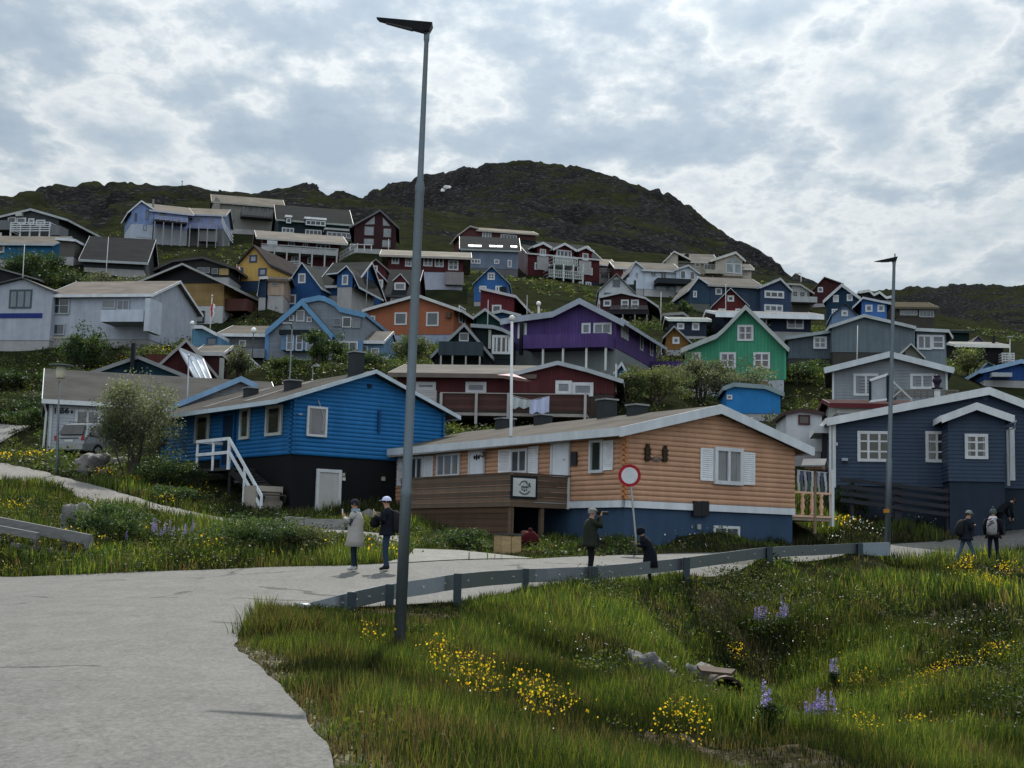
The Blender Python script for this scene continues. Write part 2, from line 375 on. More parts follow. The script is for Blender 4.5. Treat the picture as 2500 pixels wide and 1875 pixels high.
    def posts(s,xs,ytop,ybot,Y,col=WHITE,w=.1,t=None,name='post'):
        for x in xs:
            m=M(); a,z1=s.XZ(x,ytop,Y,t); z0=s.Z(x,ybot,Y,t); pbox(m,s.fr,('f',Y),a-w/2,a+w/2,0,w,z0-.3,z1); build(m,name,mat(col,'paint'),s.e)
    def tri(s,pts,Y,col,th=.04,name='gable_panel',t=None):
        m=M(); q=[s.XZ(a,b,Y,t) for a,b in pts]; m.prism([s.fr.w(a,Y,z) for a,z in q],[s.fr.w(a,Y+th,z) for a,z in q]); return build(m,name,col if isinstance(col,bpy.types.Material) else mat(col,'paint'),s.e)
NAVY=(.032,.050,.085); PURP=(.072,.044,.150); GRN=(.050,.235,.145); MAR=(.075,.022,.026); BLU=(.016,.13,.33); ORG=(.45,.262,.17)
LB=(.12,.19,.27); BLK=(.012,.018,.022); WHT=(.42,.44,.47); BRN=(.10,.075,.06)
def roofchim(h,t,x,y0,y1,w=.55,col=DARKF,cap=True):
    """chimney standing on the left roof slope"""
    best=None
    for i in range(60):
        X=h.A0+ (h.xr-h.A0)*i/59; Y,z=h.fr.yz(T(t,x,y1),X)
        if z<=zat(h.ln,X)+.1 or i==59: best=(X,Y,z); break
    X,Y,z=best; zt=h.fr.yz(T(t,x,y0),X)[1]; m=M()
    g=lambda zz,e=0:[h.fr.w(X-w/2-e,Y-w/2-e,zz),h.fr.w(X+w/2+e,Y-w/2-e,zz),h.fr.w(X+w/2+e,Y+w/2+e,zz),h.fr.w(X-w/2-e,Y+w/2+e,zz)]
    m.hexa(g(z-.5),g(zt-.06)); o=build(m,'chimney',mat(col),h.roof)
    if cap: m=M(); m.hexa(g(zt-.058,.05),g(zt,.05)); build(m,'chimney_cap',mat((.25,.26,.27),'metal'),o)
def keepline(h,line,y0=0,og=.35,t=None):
    h.ln=[h.XZ(a,b,y0-og,t) for a,b in line]; h.xr=max(h.ln,key=lambda p:p[1])[0]
def shutter(h,pl,a0,a1,z0,z1):
    m=M(); pbox(m,h.fr,pl,a0,a1,.055,.095,z0,z0+.06); pbox(m,h.fr,pl,a0,a1,.055,.095,z1-.06,z1)
    pbox(m,h.fr,pl,a0,a0+.05,.055,.093,z0+.06,z1-.06); pbox(m,h.fr,pl,a1-.05,a1,.055,.093,z0+.06,z1-.06)
    n=14
    for k in range(n):
        z=z0+.06+(z1-z0-.12)*k/n; d=(z1-z0-.12)/n
        q=lambda a:[h.fr.pt(pl,a,.055,z+d*.25),h.fr.pt(pl,a,.085,z-.002),h.fr.pt(pl,a,.09,z+d*.3),h.fr.pt(pl,a,.06,z+d*.98)]
        m.prism(q(a0+.05),q(a1-.05))
    build(m,'shutter',mat((.66,.68,.72),'paint'),h.e)
def text_mesh(s,size,name,mt,parent,mw,extr=.01):
    c=bpy.data.curves.new(name,'FONT'); c.body=s; c.size=size; c.extrude=extr; c.offset=size*.02
    o=bpy.data.objects.new(name,c); COL.objects.link(o); bpy.context.view_layer.update()
    me=bpy.data.meshes.new_from_object(o.evaluated_get(bpy.context.evaluated_depsgraph_get())); bpy.data.objects.remove(o)
    me.transform(mw); me.transform(Matrix.Translation(-org(parent))); me.materials.clear(); me.materials.append(mt)
    return new_obj(name,me,parent)
# ================= orange log house
h=House('s',(455,1035),47,33,'orange log cabin with white shutters and a blue basement behind the round road sign')
OG=h; line=[(415,403),(1330,195),(2160,578)]
h.gable(line,455,1985,1035,L=16,wall=ORG,kind='paint',roof=(.22,.2,.18),trim=(.5,.54,.58),og=.4,found=1420,fcol=(.035,.065,.115),tk=.2,bt=.3,style='log',right=False)
keepline(h,line,og=.4)
m=M()   # braided log ends at the corner
for k in range(14):
    z=h.zb+k*.17
    if z>h.top[0][1]-.1: break
    m.tube([h.fr.w(h.A0-.03,-.02,z+.085),h.fr.w(h.A0-.03,-.17,z+.085)],.075,8); m.tube([h.fr.w(h.A0+.02,-.06,z+.17),h.fr.w(h.A0-.17,-.06,z+.17)],.075,8)
build(m,'log_ends',mat((.42,.2,.1),'wood'),h.e)
m=M(); z0,z1=h.zb-.24,h.zb-.01
pbox(m,h.fr,('f',0),h.A0-.1,h.A1,0,.07,z0,z1); pbox(m,h.fr,('l',h.A0),-.07,16,0,.1,z0,z1); build(m,'skirt_board',mat((.55,.58,.63),'paint'),h.e)
a,z=h.XZ(1250,530); b=h.X(1503,540); z0=h.Z(1370,862); z1=h.Z(1370,528)
window(h.fr,('f',-.085),a,z0,b,z1,h.e,2,1,fw=.13,gc=glass((.12,.13,.14)),dep=.09)
shutter(h,('f',0),h.X(1127,680)+.02,a-.02,h.Z(1180,825),h.Z(1180,532)); shutter(h,('f',0),b+.02,h.X(1620,720),h.Z(1560,862),h.Z(1560,570))
h.box(1085,1008,1155,1143,-.12,.02,(.02,.022,.025),'paint','hatch'); h.box(1158,1008,1222,1143,-.12,.02,(.02,.022,.025),'paint','hatch')
h.wins((1255,1232,1490,1400,2),Y=.04,fw=.09); h.box(1117,1217,1150,1263,-.04,.02,(.3,.32,.33),'metal','vent')
for x0,x1,y0,y1 in((628,676,492,648),(786,830,507,655)):   # two carved wooden figures
    m=M(); a=h.X((x0+x1)/2,570); w=abs(h.X(x1,570)-h.X(x0,570))/2; zb,zt=h.Z(x0,y1),h.Z(x0,y0)
    for k,(r,) in enumerate([(v,) for v in(.75,1,.8,1,.9,1.05,.7,.45)]):
        zz=zb+(zt-zb)*k/8; pbox(m,h.fr,('f',0),a-w*r,a+w*r,.06,.13+.02*(k%2),zz,zz+(zt-zb)/8)
    build(m,'carved_figure',mat((.045,.03,.02),'wood'),h.e)
m=M(); a0=h.X(680,620); a1=h.X(785,620); zz=h.Z(730,628)
m.tube([h.fr.w(a0,-.1,zz+.03),h.fr.w(a0+(a1-a0)*.3,-.1,zz-.03),h.fr.w(a0+(a1-a0)*.7,-.1,zz-.03),h.fr.w(a1,-.1,zz+.03)],.018,6)
for t_ in range(10):
    t0=t_/10*6.283; t1=(t_+1)/10*6.283; m.bar(h.fr.w((a0+a1)/2+.16*math.cos(t0),-.11,zz+.07*math.sin(t0)),h.fr.w((a0+a1)/2+.16*math.cos(t1),-.11,zz+.07*math.sin(t1)),.03)
build(m,'chain_ornament',mat((.12,.12,.12),'metal'),h.e)
h.A0s=h.A0
def sw(x0,y0,x1,y1,nx=1,nz=1,name='window',gc=None,fw=.1,out=.085,t='r'):
    Xc=h.A0-out; yz=lambda a,b:h.fr.yz(T(t,a,b),Xc); ym=(y0+y1)/2; xm=(x0+x1)/2
    a0,a1=yz(x0,ym)[0],yz(x1,ym)[0]; z0,z1=yz(xm,y1)[1],yz(xm,y0)[1]
    return window(h.fr,('l',Xc),a0,z0,a1,z1,h.e,nx,nz,fw=fw,gc=gc,name=name)
def ssh(x0,y0,x1,y1,t='r'):
    Xc=h.A0; yz=lambda a,b:h.fr.yz(T(t,a,b),Xc-.07); a0,a1=sorted((yz(x0,(y0+y1)/2)[0],yz(x1,(y0+y1)/2)[0])); xm=(x0+x1)/2
    shutter(h,('l',Xc),a0,a1,yz(xm,y1)[1],yz(xm,y0)[1])
sw(372,605,497,830,2); ssh(260,615,330,868); ssh(500,600,578,800)
sw(617,578,822,790,3,gc=glass((.15,.16,.17)))
sw(1283,538,1432,760,2); ssh(1170,545,1275,755); ssh(1440,515,1525,768)
sw(1990,455,2112,755,1,gc=glass((.02,.03,.03))); ssh(2116,462,2200,730)
DOORW=bpy.data.materials['paint'] if 0 else mat((.6,.63,.68),'paint')
for (x0,y0,x1,y1) in((905,545,1045,800),(1645,462,1810,812)):
    o=sw(x0,y0,x1,y1,name='door',gc=mat((.58,.62,.68),'paint'))
    Yc,zc=h.fr.yz(T('r',(x0+x1)/2,(y0+y1)/2),h.A0-.1); m=M()
    if x0<1000:
        for k,(r,dz) in enumerate(((.05,0),(.075,.0),(.05,0))):
            sphere_pts(m,h.fr.w(h.A0-.12,Yc+(k-1)*.16,zc+.25),.09,8,6,(.5,.5,1.3 if k==1 else .9))
        build(m,'door_ornament',mat((.01,.01,.01)),o)
    else: m.tube([h.fr.w(h.A0-.12,Yc-.3,zc),h.fr.w(h.A0-.12,Yc-.18,zc)],.015,6); build(m,'handle',mat((.3,.3,.3),'metal'),o)
m=M(); a0=h.fr.yz(T('r',1845,630),h.A0)[0]; a1=h.fr.yz(T('r',1893,630),h.A0)[0]; pbox(m,h.fr,('l',h.A0),a1,a0,.07,.13,h.fr.yz(T('r',1868,690),h.A0)[1],h.fr.yz(T('r',1868,568),h.A0)[1]); build(m,'slate_plaque',mat((.03,.03,.035)),h.e)
m=M(); Yc,zc=h.fr.yz(T('r',1065,570),h.A0-.1); m.tube([h.fr.w(h.A0-.02,Yc,zc),h.fr.w(h.A0-.3,Yc,zc)],.02,6); sphere_pts(m,h.fr.w(h.A0-.3,Yc,zc-.1),.11,8,6); build(m,'wall_lantern',mat((.2,.2,.18),'metal'),h.e)
# deck
Yn=h.fr.yz(T('r',1820,900),h.A0)[0]; Xo=h.X(1275,900,Yn,'r'); zt=h.Z(1275,760,Yn,'r'); zb_=h.Z(1275,1058,Yn,'r'); Yf=h.fr.yz(T('r',290,950),Xo)[0]
m=M(); n=6; gp=(zt-zb_)/n
for k in range(n):
    z=zb_+k*gp; j=.012*((k*7)%3)
    pbox(m,h.fr,('l',Xo),Yn,Yf,-.04,.0+j,z+.008,z+gp-.008); pbox(m,h.fr,('f',Yn),Xo+.04,h.A0-.08,-.04,.0+j,z+.008,z+gp-.008)
build(m,'deck_parapet',mat((.13,.095,.072),'plank',gp*1.0),h.e)
m=M(); pbox(m,h.fr,('l',Xo-.03),Yn-.04,Yf,-.1,.03,zt+.005,zt+.05); pbox(m,h.fr,('f',Yn-.04),Xo+.1,h.A0-.08,-.1,.03,zt+.005,zt+.05); build(m,'deck_cap_rail',mat((.09,.065,.05),'wood'),h.e)
m=M(); m.hexa(*[[h.fr.w(Xo+.05,Yn+.04,z),h.fr.w(h.A0-.1,Yn+.04,z),h.fr.w(h.A0-.1,Yf,z),h.fr.w(Xo+.05,Yf,z)] for z in(zb_+.02,zb_+.16)]); build(m,'deck_floor',mat((.12,.09,.07),'wood'),h.e)
zg=zb_-2.6
m=M(); nn=12
for k in range(nn): 
    z=zg+(zb_-zg)*k/nn; pbox(m,h.fr,('l',Xo+.1),Yn+.05,Yf,-.05,.012*(k%2),z+.004,z+(zb_-zg)/nn-.004)
build(m,'deck_enclosure',mat((.085,.052,.036),'plank',(zb_-zg)/nn),h.e)
for (X_,Y_) in((Xo+.06,Yn+.05),(Xo+(h.A0-Xo)*.52,Yn+.06)):
    m=M(); pbox(m,h.fr,('f',Y_),X_,X_+.14,-.14,0,zg,zb_+.02); build(m,'deck_post',mat((.12,.085,.06),'wood'),h.e)
m=M(); pbox(m,h.fr,('f',Yn),h.A0-.16,h.A0-.085,-.03,.06,zb_,zt-.02); build(m,'deck_end_post',mat((.5,.53,.56),'paint'),h.e)
m=M(); pbox(m,h.fr,('f',Yn+.7),Xo+.3,h.A0-.3,-1.2,-.1,zt-.35,zt+.2)
tb=build(m,'patio_table',mat((.33,.35,.38)),None,origin=h.fr.w((Xo+h.A0)/2,Yn+1,zb_+.16)) if 0 else None
# hand-drawn sign on the deck end
sx0=h.X(1300,880,Yn-.08,'r'); sx1=h.X(1502,880,Yn-.08,'r'); sz0=h.Z(1400,966,Yn-.08,'r'); sz1=h.Z(1400,803,Yn-.08,'r')
cx_,cz_=(sx0+sx1)/2,(sz0+sz1)/2; rr=(sz1-sz0)/2
sg=thing('painted_sign',h.fr.w(cx_,Yn-.05,sz0),'square white board with a faint round drawing on the orange cabin deck','sign')
m=M(); pbox(m,h.fr,('f',Yn-.05),sx0,sx1,-.0,.035,sz0,sz1); build(m,'board',mat((.5,.52,.53),'paint'),sg)
m=M(); pbox(m,h.fr,('f',Yn-.05),sx0-.08,sx0-.005,-.01,.03,sz0-.08,sz1+.08);pbox(m,h.fr,('f',Yn-.05),sx1+.005,sx1+.08,-.01,.03,sz0-.08,sz1+.08);pbox(m,h.fr,('f',Yn-.05),sx0,sx1,-.01,.028,sz1+.005,sz1+.08);pbox(m,h.fr,('f',Yn-.05),sx0,sx1,-.01,.028,sz0-.08,sz0-.005); build(m,'sign_frame',mat(BLK),sg)
def stroke(m,pts,w=.02):
    for (a,b),(c,d) in zip(pts,pts[1:]): m.bar(h.fr.w(cx_+a*rr,Yn-.09,cz_+b*rr),h.fr.w(cx_+c*rr,Yn-.09,cz_+d*rr),.008,w)
m=M(); arc=lambda a0,a1,r,n=9,sy=.95:[(r*math.cos(rad(a0+(a1-a0)*i/n)),r*sy*math.sin(rad(a0+(a1-a0)*i/n))) for i in range(n+1)]
stroke(m,arc(215,330,.8),.05)
stroke(m,[(-.75,.38),(-.72,.25),(-.6,.25),(-.5,.45),(-.42,.62)],.035); stroke(m,arc(125,60,.72,5),.05); stroke(m,[(.15,.62),(.2,.52),(.3,.45),(.5,.3),(.55,.22)],.04); stroke(m,[(.55,.45),(.72,.45),(.75,.3),(.6,.3),(.7,.1),(.85,.15)],.045)
stroke(m,[(-.1,.55),(-.05,-.25)],.015); stroke(m,[(-.4,.1),(-.05,0),(.2,.05),(.55,.02)],.07); stroke(m,[(-.38,.1),(-.36,-.15),(-.25,-.35)],.05); stroke(m,[(.15,-.3),(.35,-.28)],.06)
build(m,'ink_drawing',mat((.10,.12,.13)),sg)
m=M(); q=[(-.12,-.25),(.06,-.22),(.05,-.42),(-.03,-.52),(-.11,-.42)]; m.prism([h.fr.w(cx_+a*rr,Yn-.095,cz_+b*rr) for a,b in q],[h.fr.w(cx_+a*rr,Yn-.088,cz_+b*rr) for a,b in q]); build(m,'red_shield',mat((.14,.04,.05)),sg)
for x,y0,y1,w,t_ in((1228,262,362,.6,'r'),(1568,228,332,.55,'r'),(2143,90,268,.55,'r')): roofchim(h,t_,x,y0,y1,w)
roofchim(h,'s',572,138,252,.55)
m=M()   # drain pipe under the eave
m.tube([h.fr.w(h.A0-.5,-.2,h.top[0][1]-.12),h.fr.w(h.A0-.5,15.8,h.top[0][1]-.2)],.06,8); build(m,'gutter',mat((.35,.36,.37),'paint'),h.e)
# blue-painted dark garage recess door below
# ================= right terrace of the orange house
Yr=-.0; m=M()
zr0=h.Z(1990,1150); zr1=h.Z(2000,925)
ra=h.A1+.05; rb=h.X(470,1040,.4,'t'); zt1=h.fr.uz(T('t',300,925),.4)[1]; zt0=h.fr.uz(T('t',300,1155),.4)[1]
rl=thing('terrace_railing',h.fr.w((ra+rb)/2,.4,zt0),'peach terrace railing of turned balusters at the right end of the orange cabin','railing')
m=M(); pbox(m,h.fr,('f',.4),ra,rb,-.04,.06,zt1-.07,zt1); build(m,'top_rail',mat((.6,.38,.28),'paint'),rl)
m=M(); pbox(m,h.fr,('f',.4),ra,rb,-.04,.06,zt0,zt0+.07); build(m,'bottom_rail',mat((.6,.4,.3),'paint'),rl)
for k in range(4):
    c=ra+(rb-ra)*(k+.6)/4.6; hh=zt1-zt0-.14; m=M()
    pr=[(.05,0),(.05,.08),(.028,.14),(.05,.3),(.065,.4),(.04,.55),(.06,.68),(.03,.85),(.05,.92),(.05,1)]
    m.lathe(h.fr.w(c,.39,zt0+.07),[(r*1.3,t*hh) for r,t in pr],10); build(m,'baluster',mat((.58,.38,.28),'paint'),rl,True)
m=M(); zz=h.fr.uz(T('t',480,725),.4)[1]; pbox(m,h.fr,('f',.4),rb,rb+.13,-.06,.07,zt0-.3,zz); build(m,'corner_post',mat((.5,.53,.55),'paint'),rl)
m=M(); pbox(m,h.fr,('f',.4),ra,rb,-3,.0,zt0-.12,zt0-.005); build(m,'terrace_floor',mat((.3,.25,.2),'wood'),rl)
ll=thing('laundry_line',h.fr.w((ra+rb)/2,1.6,zt1),'striped socks and cloths pegged in a row above the peach terrace railing','laundry')
zl=h.fr.uz(T('t',300,738),1.6)[1]; la=h.X(168,800,1.6,'t'); lb=h.X(440,800,1.6,'t')
m=M(); m.tube([h.fr.w(la,1.6,zl),h.fr.w(lb,1.6,zl-.02)],.01,5); build(m,'cord',mat((.5,.5,.5)),ll)
for k in range(9):
    c=la+(lb-la)*(k+.5)/9; w=(lb-la)/9*.36; m=M(); hh=.75+.2*((k*5)%3)/2
    for j in range(5): 
        z=zl-.02-hh*(j+1)/5; y=1.6+.03*math.sin(k+j); pbox(m,h.fr,('f',y),c-w*(1-.1*j),c+w*(1-.05*j),-.01,.01,z,z+hh/5)
    build(m,'cloth',mat([(.35,.38,.42),(.07,.09,.14),(.25,.27,.33),(.06,.08,.11)][k%4],'fabric'),ll)
# ================= bright blue log house
h=House('q',(270,1198),57,37,'bright blue log house with a white outside stair and a black basement','wooden_house')
BL=h; line=[(112,583),(1188,262),(2090,760)]
h.gable(line,270,1905,1198,L=12.4,wall=BLU,kind='paint',roof=(.13,.12,.11),trim=(.42,.5,.56),og=.45,found=1815,fcol=(.008,.009,.011),tk=.1,bt=.24,style='log',right=False)
keepline(h,line,og=.45)
m=M()
for k in range(15):
    z=h.zb+k*.17
    if z>h.top[0][1]-.1: break
    m.tube([h.fr.w(h.A0+.0,-.02,z+.085),h.fr.w(h.A0+.0,-.16,z+.085)],.08,8); m.tube([h.fr.w(h.A0+.02,.0,z+.17),h.fr.w(h.A0-.16,.0,z+.17)],.08,8)
    m.tube([h.fr.w(h.A1-.08,-.02,z+.085),h.fr.w(h.A1-.08,-.16,z+.085)],.07,8); m.tube([h.fr.w(h.A0,12.35,z+.085),h.fr.w(h.A0-.16,12.35,z+.085)],.08,8)
build(m,'log_ends',mat((.014,.10,.25),'paint'),h.e)
h.wins((437,630,655,957),Y=-.085,gc=glass((.10,.10,.115)),fw=.09)
m=M(); a=h.X(600,760,-.1); z=h.Z(600,900,-.1); m.tube([h.fr.w(a,-.12,z),h.fr.w(a+.1,-.12,z+.5),h.fr.w(a-.05,-.12,z+.9),h.fr.w(a-.2,-.12,z+1.25)],.02,5); build(m,'branch_decoration',mat((.35,.36,.38)),h.e)
o=h.box(1100,388,1140,428,-.1,.05,(.01,.02,.03),name='vent'); h.box(1214,672,1240,910,-.14,.02,(.008,.05,.16),'paint','wall_rail'); 
h.box(826,1348,852,1385,-.1,.02,(.3,.29,.25),name='wall_lamp'); h.box(826,1396,856,1430,-.1,.02,(.5,.48,.4),name='meter_box'); h.box(1258,1388,1286,1432,-.1,.02,(.3,.29,.25),name='wall_lamp'); h.box(350,705,392,722,-.1,.02,(.25,.3,.35),name='name_plate')
o=h.wins((533,1308,803,1815),Y=.0,gc=mat((.4,.4,.38),'paint'),fw=.13,name='door')
def bsw(x0,y0,x1,y1,nx=1,nz=1,name='window',gc=None,fw=.12,out=.085,col=(.42,.44,.42),t='p'):
    Xc=h.A0-out; yz=lambda a,b:h.fr.yz(T(t,a,b),Xc); ym=(y0+y1)/2; xm=(x0+x1)/2
    return window(h.fr,('l',Xc),yz(x0,ym)[0],yz(xm,y1)[1],yz(x1,ym)[0],yz(xm,y0)[1],h.e,nx,nz,fw=fw,gc=gc,name=name,col=col)
bsw(562,722,712,1025,gc=glass((.02,.02,.02))); bsw(1045,650,1150,985,gc=glass((.03,.04,.035))); bsw(1325,620,1500,945,gc=glass((.035,.035,.03)))
bsw(568,1368,712,1582,out=-.02,gc=glass((.05,.06,.06))); bsw(988,1425,1085,1552,out=-.02)
bsw(850,700,985,1290,name='door',col=(.01,.08,.22),gc=mat((.006,.02,.05),'paint'))
Xl=h.A0-1.25; yz=lambda a,b,X=Xl:h.fr.yz(T('p',a,b),X)
Y0,zf=yz(575,1310); Y1=yz(925,1290)[0]; zfl=yz(720,1300)[1]; zt=yz(720,1000)[1]; Y0,Y1=max(Y0,Y1),min(Y0,Y1)
st=thing('outside_stair',h.fr.w(Xl+.6,Y1,zfl-2),'white railed wooden stair and landing against the bright blue log house','stairs')
m=M(); m.hexa(*[[h.fr.w(Xl,Y1,z),h.fr.w(h.A0-.09,Y1,z),h.fr.w(h.A0-.09,Y0,z),h.fr.w(Xl,Y0,z)] for z in(zfl-.12,zfl)]); build(m,'landing',mat((.05,.05,.05),'wood'),st)
W_=mat((.58,.62,.66),'paint')
zg=BL.zb-1.75; run=yz(1290,1600)[0]; 
m=M()
for Y in(Y0,(Y0+Y1)/2,Y1): m.bar(h.fr.w(Xl,Y,zfl-.1),h.fr.w(Xl,Y,zt),.1)
for k in(1,.52): m.bar(h.fr.w(Xl-.06,Y0,zfl+(zt-zfl)*k),h.fr.w(Xl-.06,Y1,zfl+(zt-zfl)*k),.05,.13)
m.bar(h.fr.w(Xl,Y0,zt),h.fr.w(h.A0-.1,Y0,zt),.05,.12)
build(m,'landing_railing',W_,st)
Ye,ze=run,yz(1290,1600)[1]
for X_ in(Xl-.05,):
    m=M()
    for k in(0,-.5): m.bar(h.fr.w(X_,Y1,zt+k),h.fr.w(X_,Ye,ze+k*.9),.05,.14)
    m.bar(h.fr.w(X_,Y1,zfl-.1),h.fr.w(X_,Y1,zt),.1); m.bar(h.fr.w(X_,(Y1+Ye)/2,zfl-1.9+.2),h.fr.w(X_,(Y1+Ye)/2,(zt+ze)/2),.1); m.bar(h.fr.w(X_,Ye,zg-.5),h.fr.w(X_,Ye,ze+.04),.1)
    build(m,'stair_railing',W_,st)
for k in range(9):
    t=k/9; Y=Y1+(Ye-Y1)*t; z=zfl-.2-(zfl-.2-zg)*t; m=M(); m.hexa(*[[h.fr.w(Xl+.03,Y-.28,zz),h.fr.w(Xl+1.05,Y-.28,zz),h.fr.w(Xl+1.05,Y,zz),h.fr.w(Xl+.03,Y,zz)] for zz in(z-.05,z)]); build(m,'tread',mat((.06,.055,.05),'wood'),st)
m=M()
for X_ in(Xl+.05,Xl+1.0): m.bar(h.fr.w(X_,Y1,zfl-.15),h.fr.w(X_,Ye,zg-.1),.06,.25); 
for Y in(Y0-.1,Y1+.1): m.bar(h.fr.w(Xl+.1,Y,zg-.8),h.fr.w(Xl+.1,Y,zfl),.12)
build(m,'stringer',mat((.02,.02,.022),'wood'),st)
m=M(); Yc=(Y1+Ye)/2-.2; m.hexa(*[[h.fr.w(Xl-.1,Yc-.9,z),h.fr.w(Xl+1.1,Yc-.9,z),h.fr.w(Xl+1.1,Yc+.1,z),h.fr.w(Xl-.1,Yc+.1,z)] for z in(zg-1,zg+.45)]); build(m,'concrete_footing',mat((.3,.27,.24)),st)
for x,y0,y1,w,t_ in((968,40,285,.5,'q'),(285,345,442,.55,'q')): roofchim(h,t_,x,y0,y1,w)
roofchim(h,'p',1160,425,512,.5)
m=M()  # metal seams on the roof
for k in(.35,.62):
    for Y in(3.2,7.1): 
        xa,xb=h.A0-.3,h.A0+(h.xr-h.A0)*.8; m.bar(h.fr.w(xa,Y+k,zat(h.ln,xa)+.13),h.fr.w(xb,Y+k,zat(h.ln,xb)+.13),.06,.04)
build(m,'roof_seam',mat((.4,.38,.35),'metal'),h.roof)
# ================= navy clapboard house right
h=House('t',(500,885),58,-8,'navy clapboard house with white muntin windows and a gabled porch behind the wooden fence')
NV=h; h.gable([(437,300),(1898,20),(2750,345)],500,2700,885,L=11,wall=NAVY,kind='paint',roof=(.15,.15,.15),trim=(.52,.55,.58),found=1060,fcol=(.02,.03,.045),tk=.16,bt=.34,style='clap',h=.15)
h.wins((712,378,1008,654,3,3),(1325,380,1528,660,2,3),Y=-.02,fw=.12,gc=glass((.02,.022,.015)))
h.box(1330,140,1358,172,-.05,.02,(.06,.09,.14),name='vent'); h.box(1845,60,1890,100,-.05,.02,(.06,.09,.14),name='vent')
h.box(575,620,628,645,-.25,.02,(.3,.35,.4),name='wall_lamp'); h.box(2085,345,2130,822,-.06,.02,(.52,.55,.58),'paint','door'); h.box(517,480,536,508,-.12,.02,(.4,.42,.45),name='sensor')
top0=h.A0; h.gable([(1472,278),(1787,160),(2118,275)],1535,2050,832,L=1.6,y0=-1.6,wall=NAVY,kind='paint',roof=(.2,.2,.2),trim=(.52,.55,.58),fcol=(.02,.03,.048),found=1110,tk=.16,bt=.32,style='clap',h=.15,gnd=False,og=.4)
h.wins((1678,403,1888,630,2,3),Y=-1.62,fw=.12,gc=glass((.02,.022,.015)))
m=M(); P0=[h.fr.w(h.A1+.3,-1.9,h.top[-1][1]-.1)]; a=h.X(2070,600,-1.7); zt=h.Z(2130,280,-1.9)
m.tube([h.fr.w(h.X(2135,285,-1.7),-1.7,zt),h.fr.w(h.X(2125,330,-1.7),-1.7,zt-.3),h.fr.w(a,-1.7,h.Z(2075,370,-1.7)),h.fr.w(a,-1.7,h.Z(2065,870,-1.7))],.06,8); build(m,'downpipe',mat((.55,.58,.6),'paint'),h.e,True)
m=M(); a=h.X(500,500)+0; m.bar(h.fr.w(a,-.06,h.Z(500,300)),h.fr.w(a,-.06,h.Z(500,885)),.14,.08); m.bar(h.fr.w(a-.15,-.1,h.Z(500,300)),h.fr.w(a-.15,-.1,h.Z(500,1120)),.09); build(m,'corner_board',mat((.5,.53,.56),'paint'),h.e)
h.box(325,330,500,395,1.0,4,(.45,.48,.52),'paint','porch_roof'); h.box(395,400,440,780,1.3,1.5,(.03,.03,.04),name='porch_post'); h.box(420,520,500,790,4,4.2,(.05,.06,.08),'hs','porch_wall')
# ================= small white shed with dark red window
h=House('t',(75,560),64,-4,'small white hut with a dark red window between the orange cabin and the navy house','garden_hut','hut')
h.gable([(50,225),(215,190),(405,225)],72,393,560,L=4,wall=WHT,kind='plain',roof=(.03,.03,.03),trim=(.05,.03,.03),tk=.08,og=.15,found=600); h.wins((180,233,285,322),col=(.06,.02,.02),gc=glass((.02,.008,.008)))
# ================= white clapboard house left, number 1656
h=House('o',(500,1150),74,18,'white clapboard house with the black number 1656 beside the parked silver car')
h.long(500,2950,(800,597),1150,(1200,290),hd=4.2,wall=(.36,.38,.42),kind='paint',roof=(.155,.15,.145),trim=(.55,.58,.6),found=1330,fcol=(.03,.035,.03),style='clap',h=.17,og=.35,oe=.45)
h.wins((805,665,1078,945,2),Y=-.02,fw=.14,gc=glass((.08,.09,.11)))
m=M(); m.bar(h.fr.w(h.A0+.12,-.07,h.zb),h.fr.w(h.A0+.12,-.07,h.zw),.12,.06); m.tube([h.fr.w(h.A0-.25,-.4,h.ze-.1),h.fr.w(h.A0-.12,-.12,h.ze-.5),h.fr.w(h.A0-.2,-.12,h.zb-1)],.06,8); build(m,'downpipe',mat((.45,.48,.5),'paint'),h.e)
for s_,zx,sz in(('1',572,.52),('6',622,.52),('5',655,.52),('6',700,.52),('B',762,.26)):
    a,z=h.XZ(zx,702,-.06); mw=Matrix.Translation(h.fr.w(a,-.06,z))@Matrix.Rotation(rad(18),4,'Z')@Matrix.Rotation(rad(90),4,'X')
    text_mesh(s_,sz*.8,'house_number',mat((.01,.01,.01)),h.e,mw)
# ================= house with pale blue bargeboard between
h=House('i',(640,1560),69,20,'low grey house with a pale blue bargeboard half hidden behind the blue log house roof')
h.gable([(605,1500),(1275,1225),(1445,1305)],660,1440,1600,L=9,wall=(.22,.23,.25),kind='hs',roof=(.15,.15,.145),trim=(.20,.32,.48),bt=.3)
# ================= dark teal gable + chimney
h=House('h',(1000,1300),86,6,'dark teal gabled house whose top shows above the grey roof of the white house')
h.gable([(950,1175),(1490,990),(2040,1215)],1000,2010,1300,L=10,wall=(.012,.04,.06),roof=(.12,.115,.11),trim=(.2,.21,.22),found=1340)
h.box(1408,830,1450,1180,-.7,-.1,BLK,name='chimney',parent=h.roof); h.box(1515,1070,1545,1100,-.1,.0,BLK,name='vent')
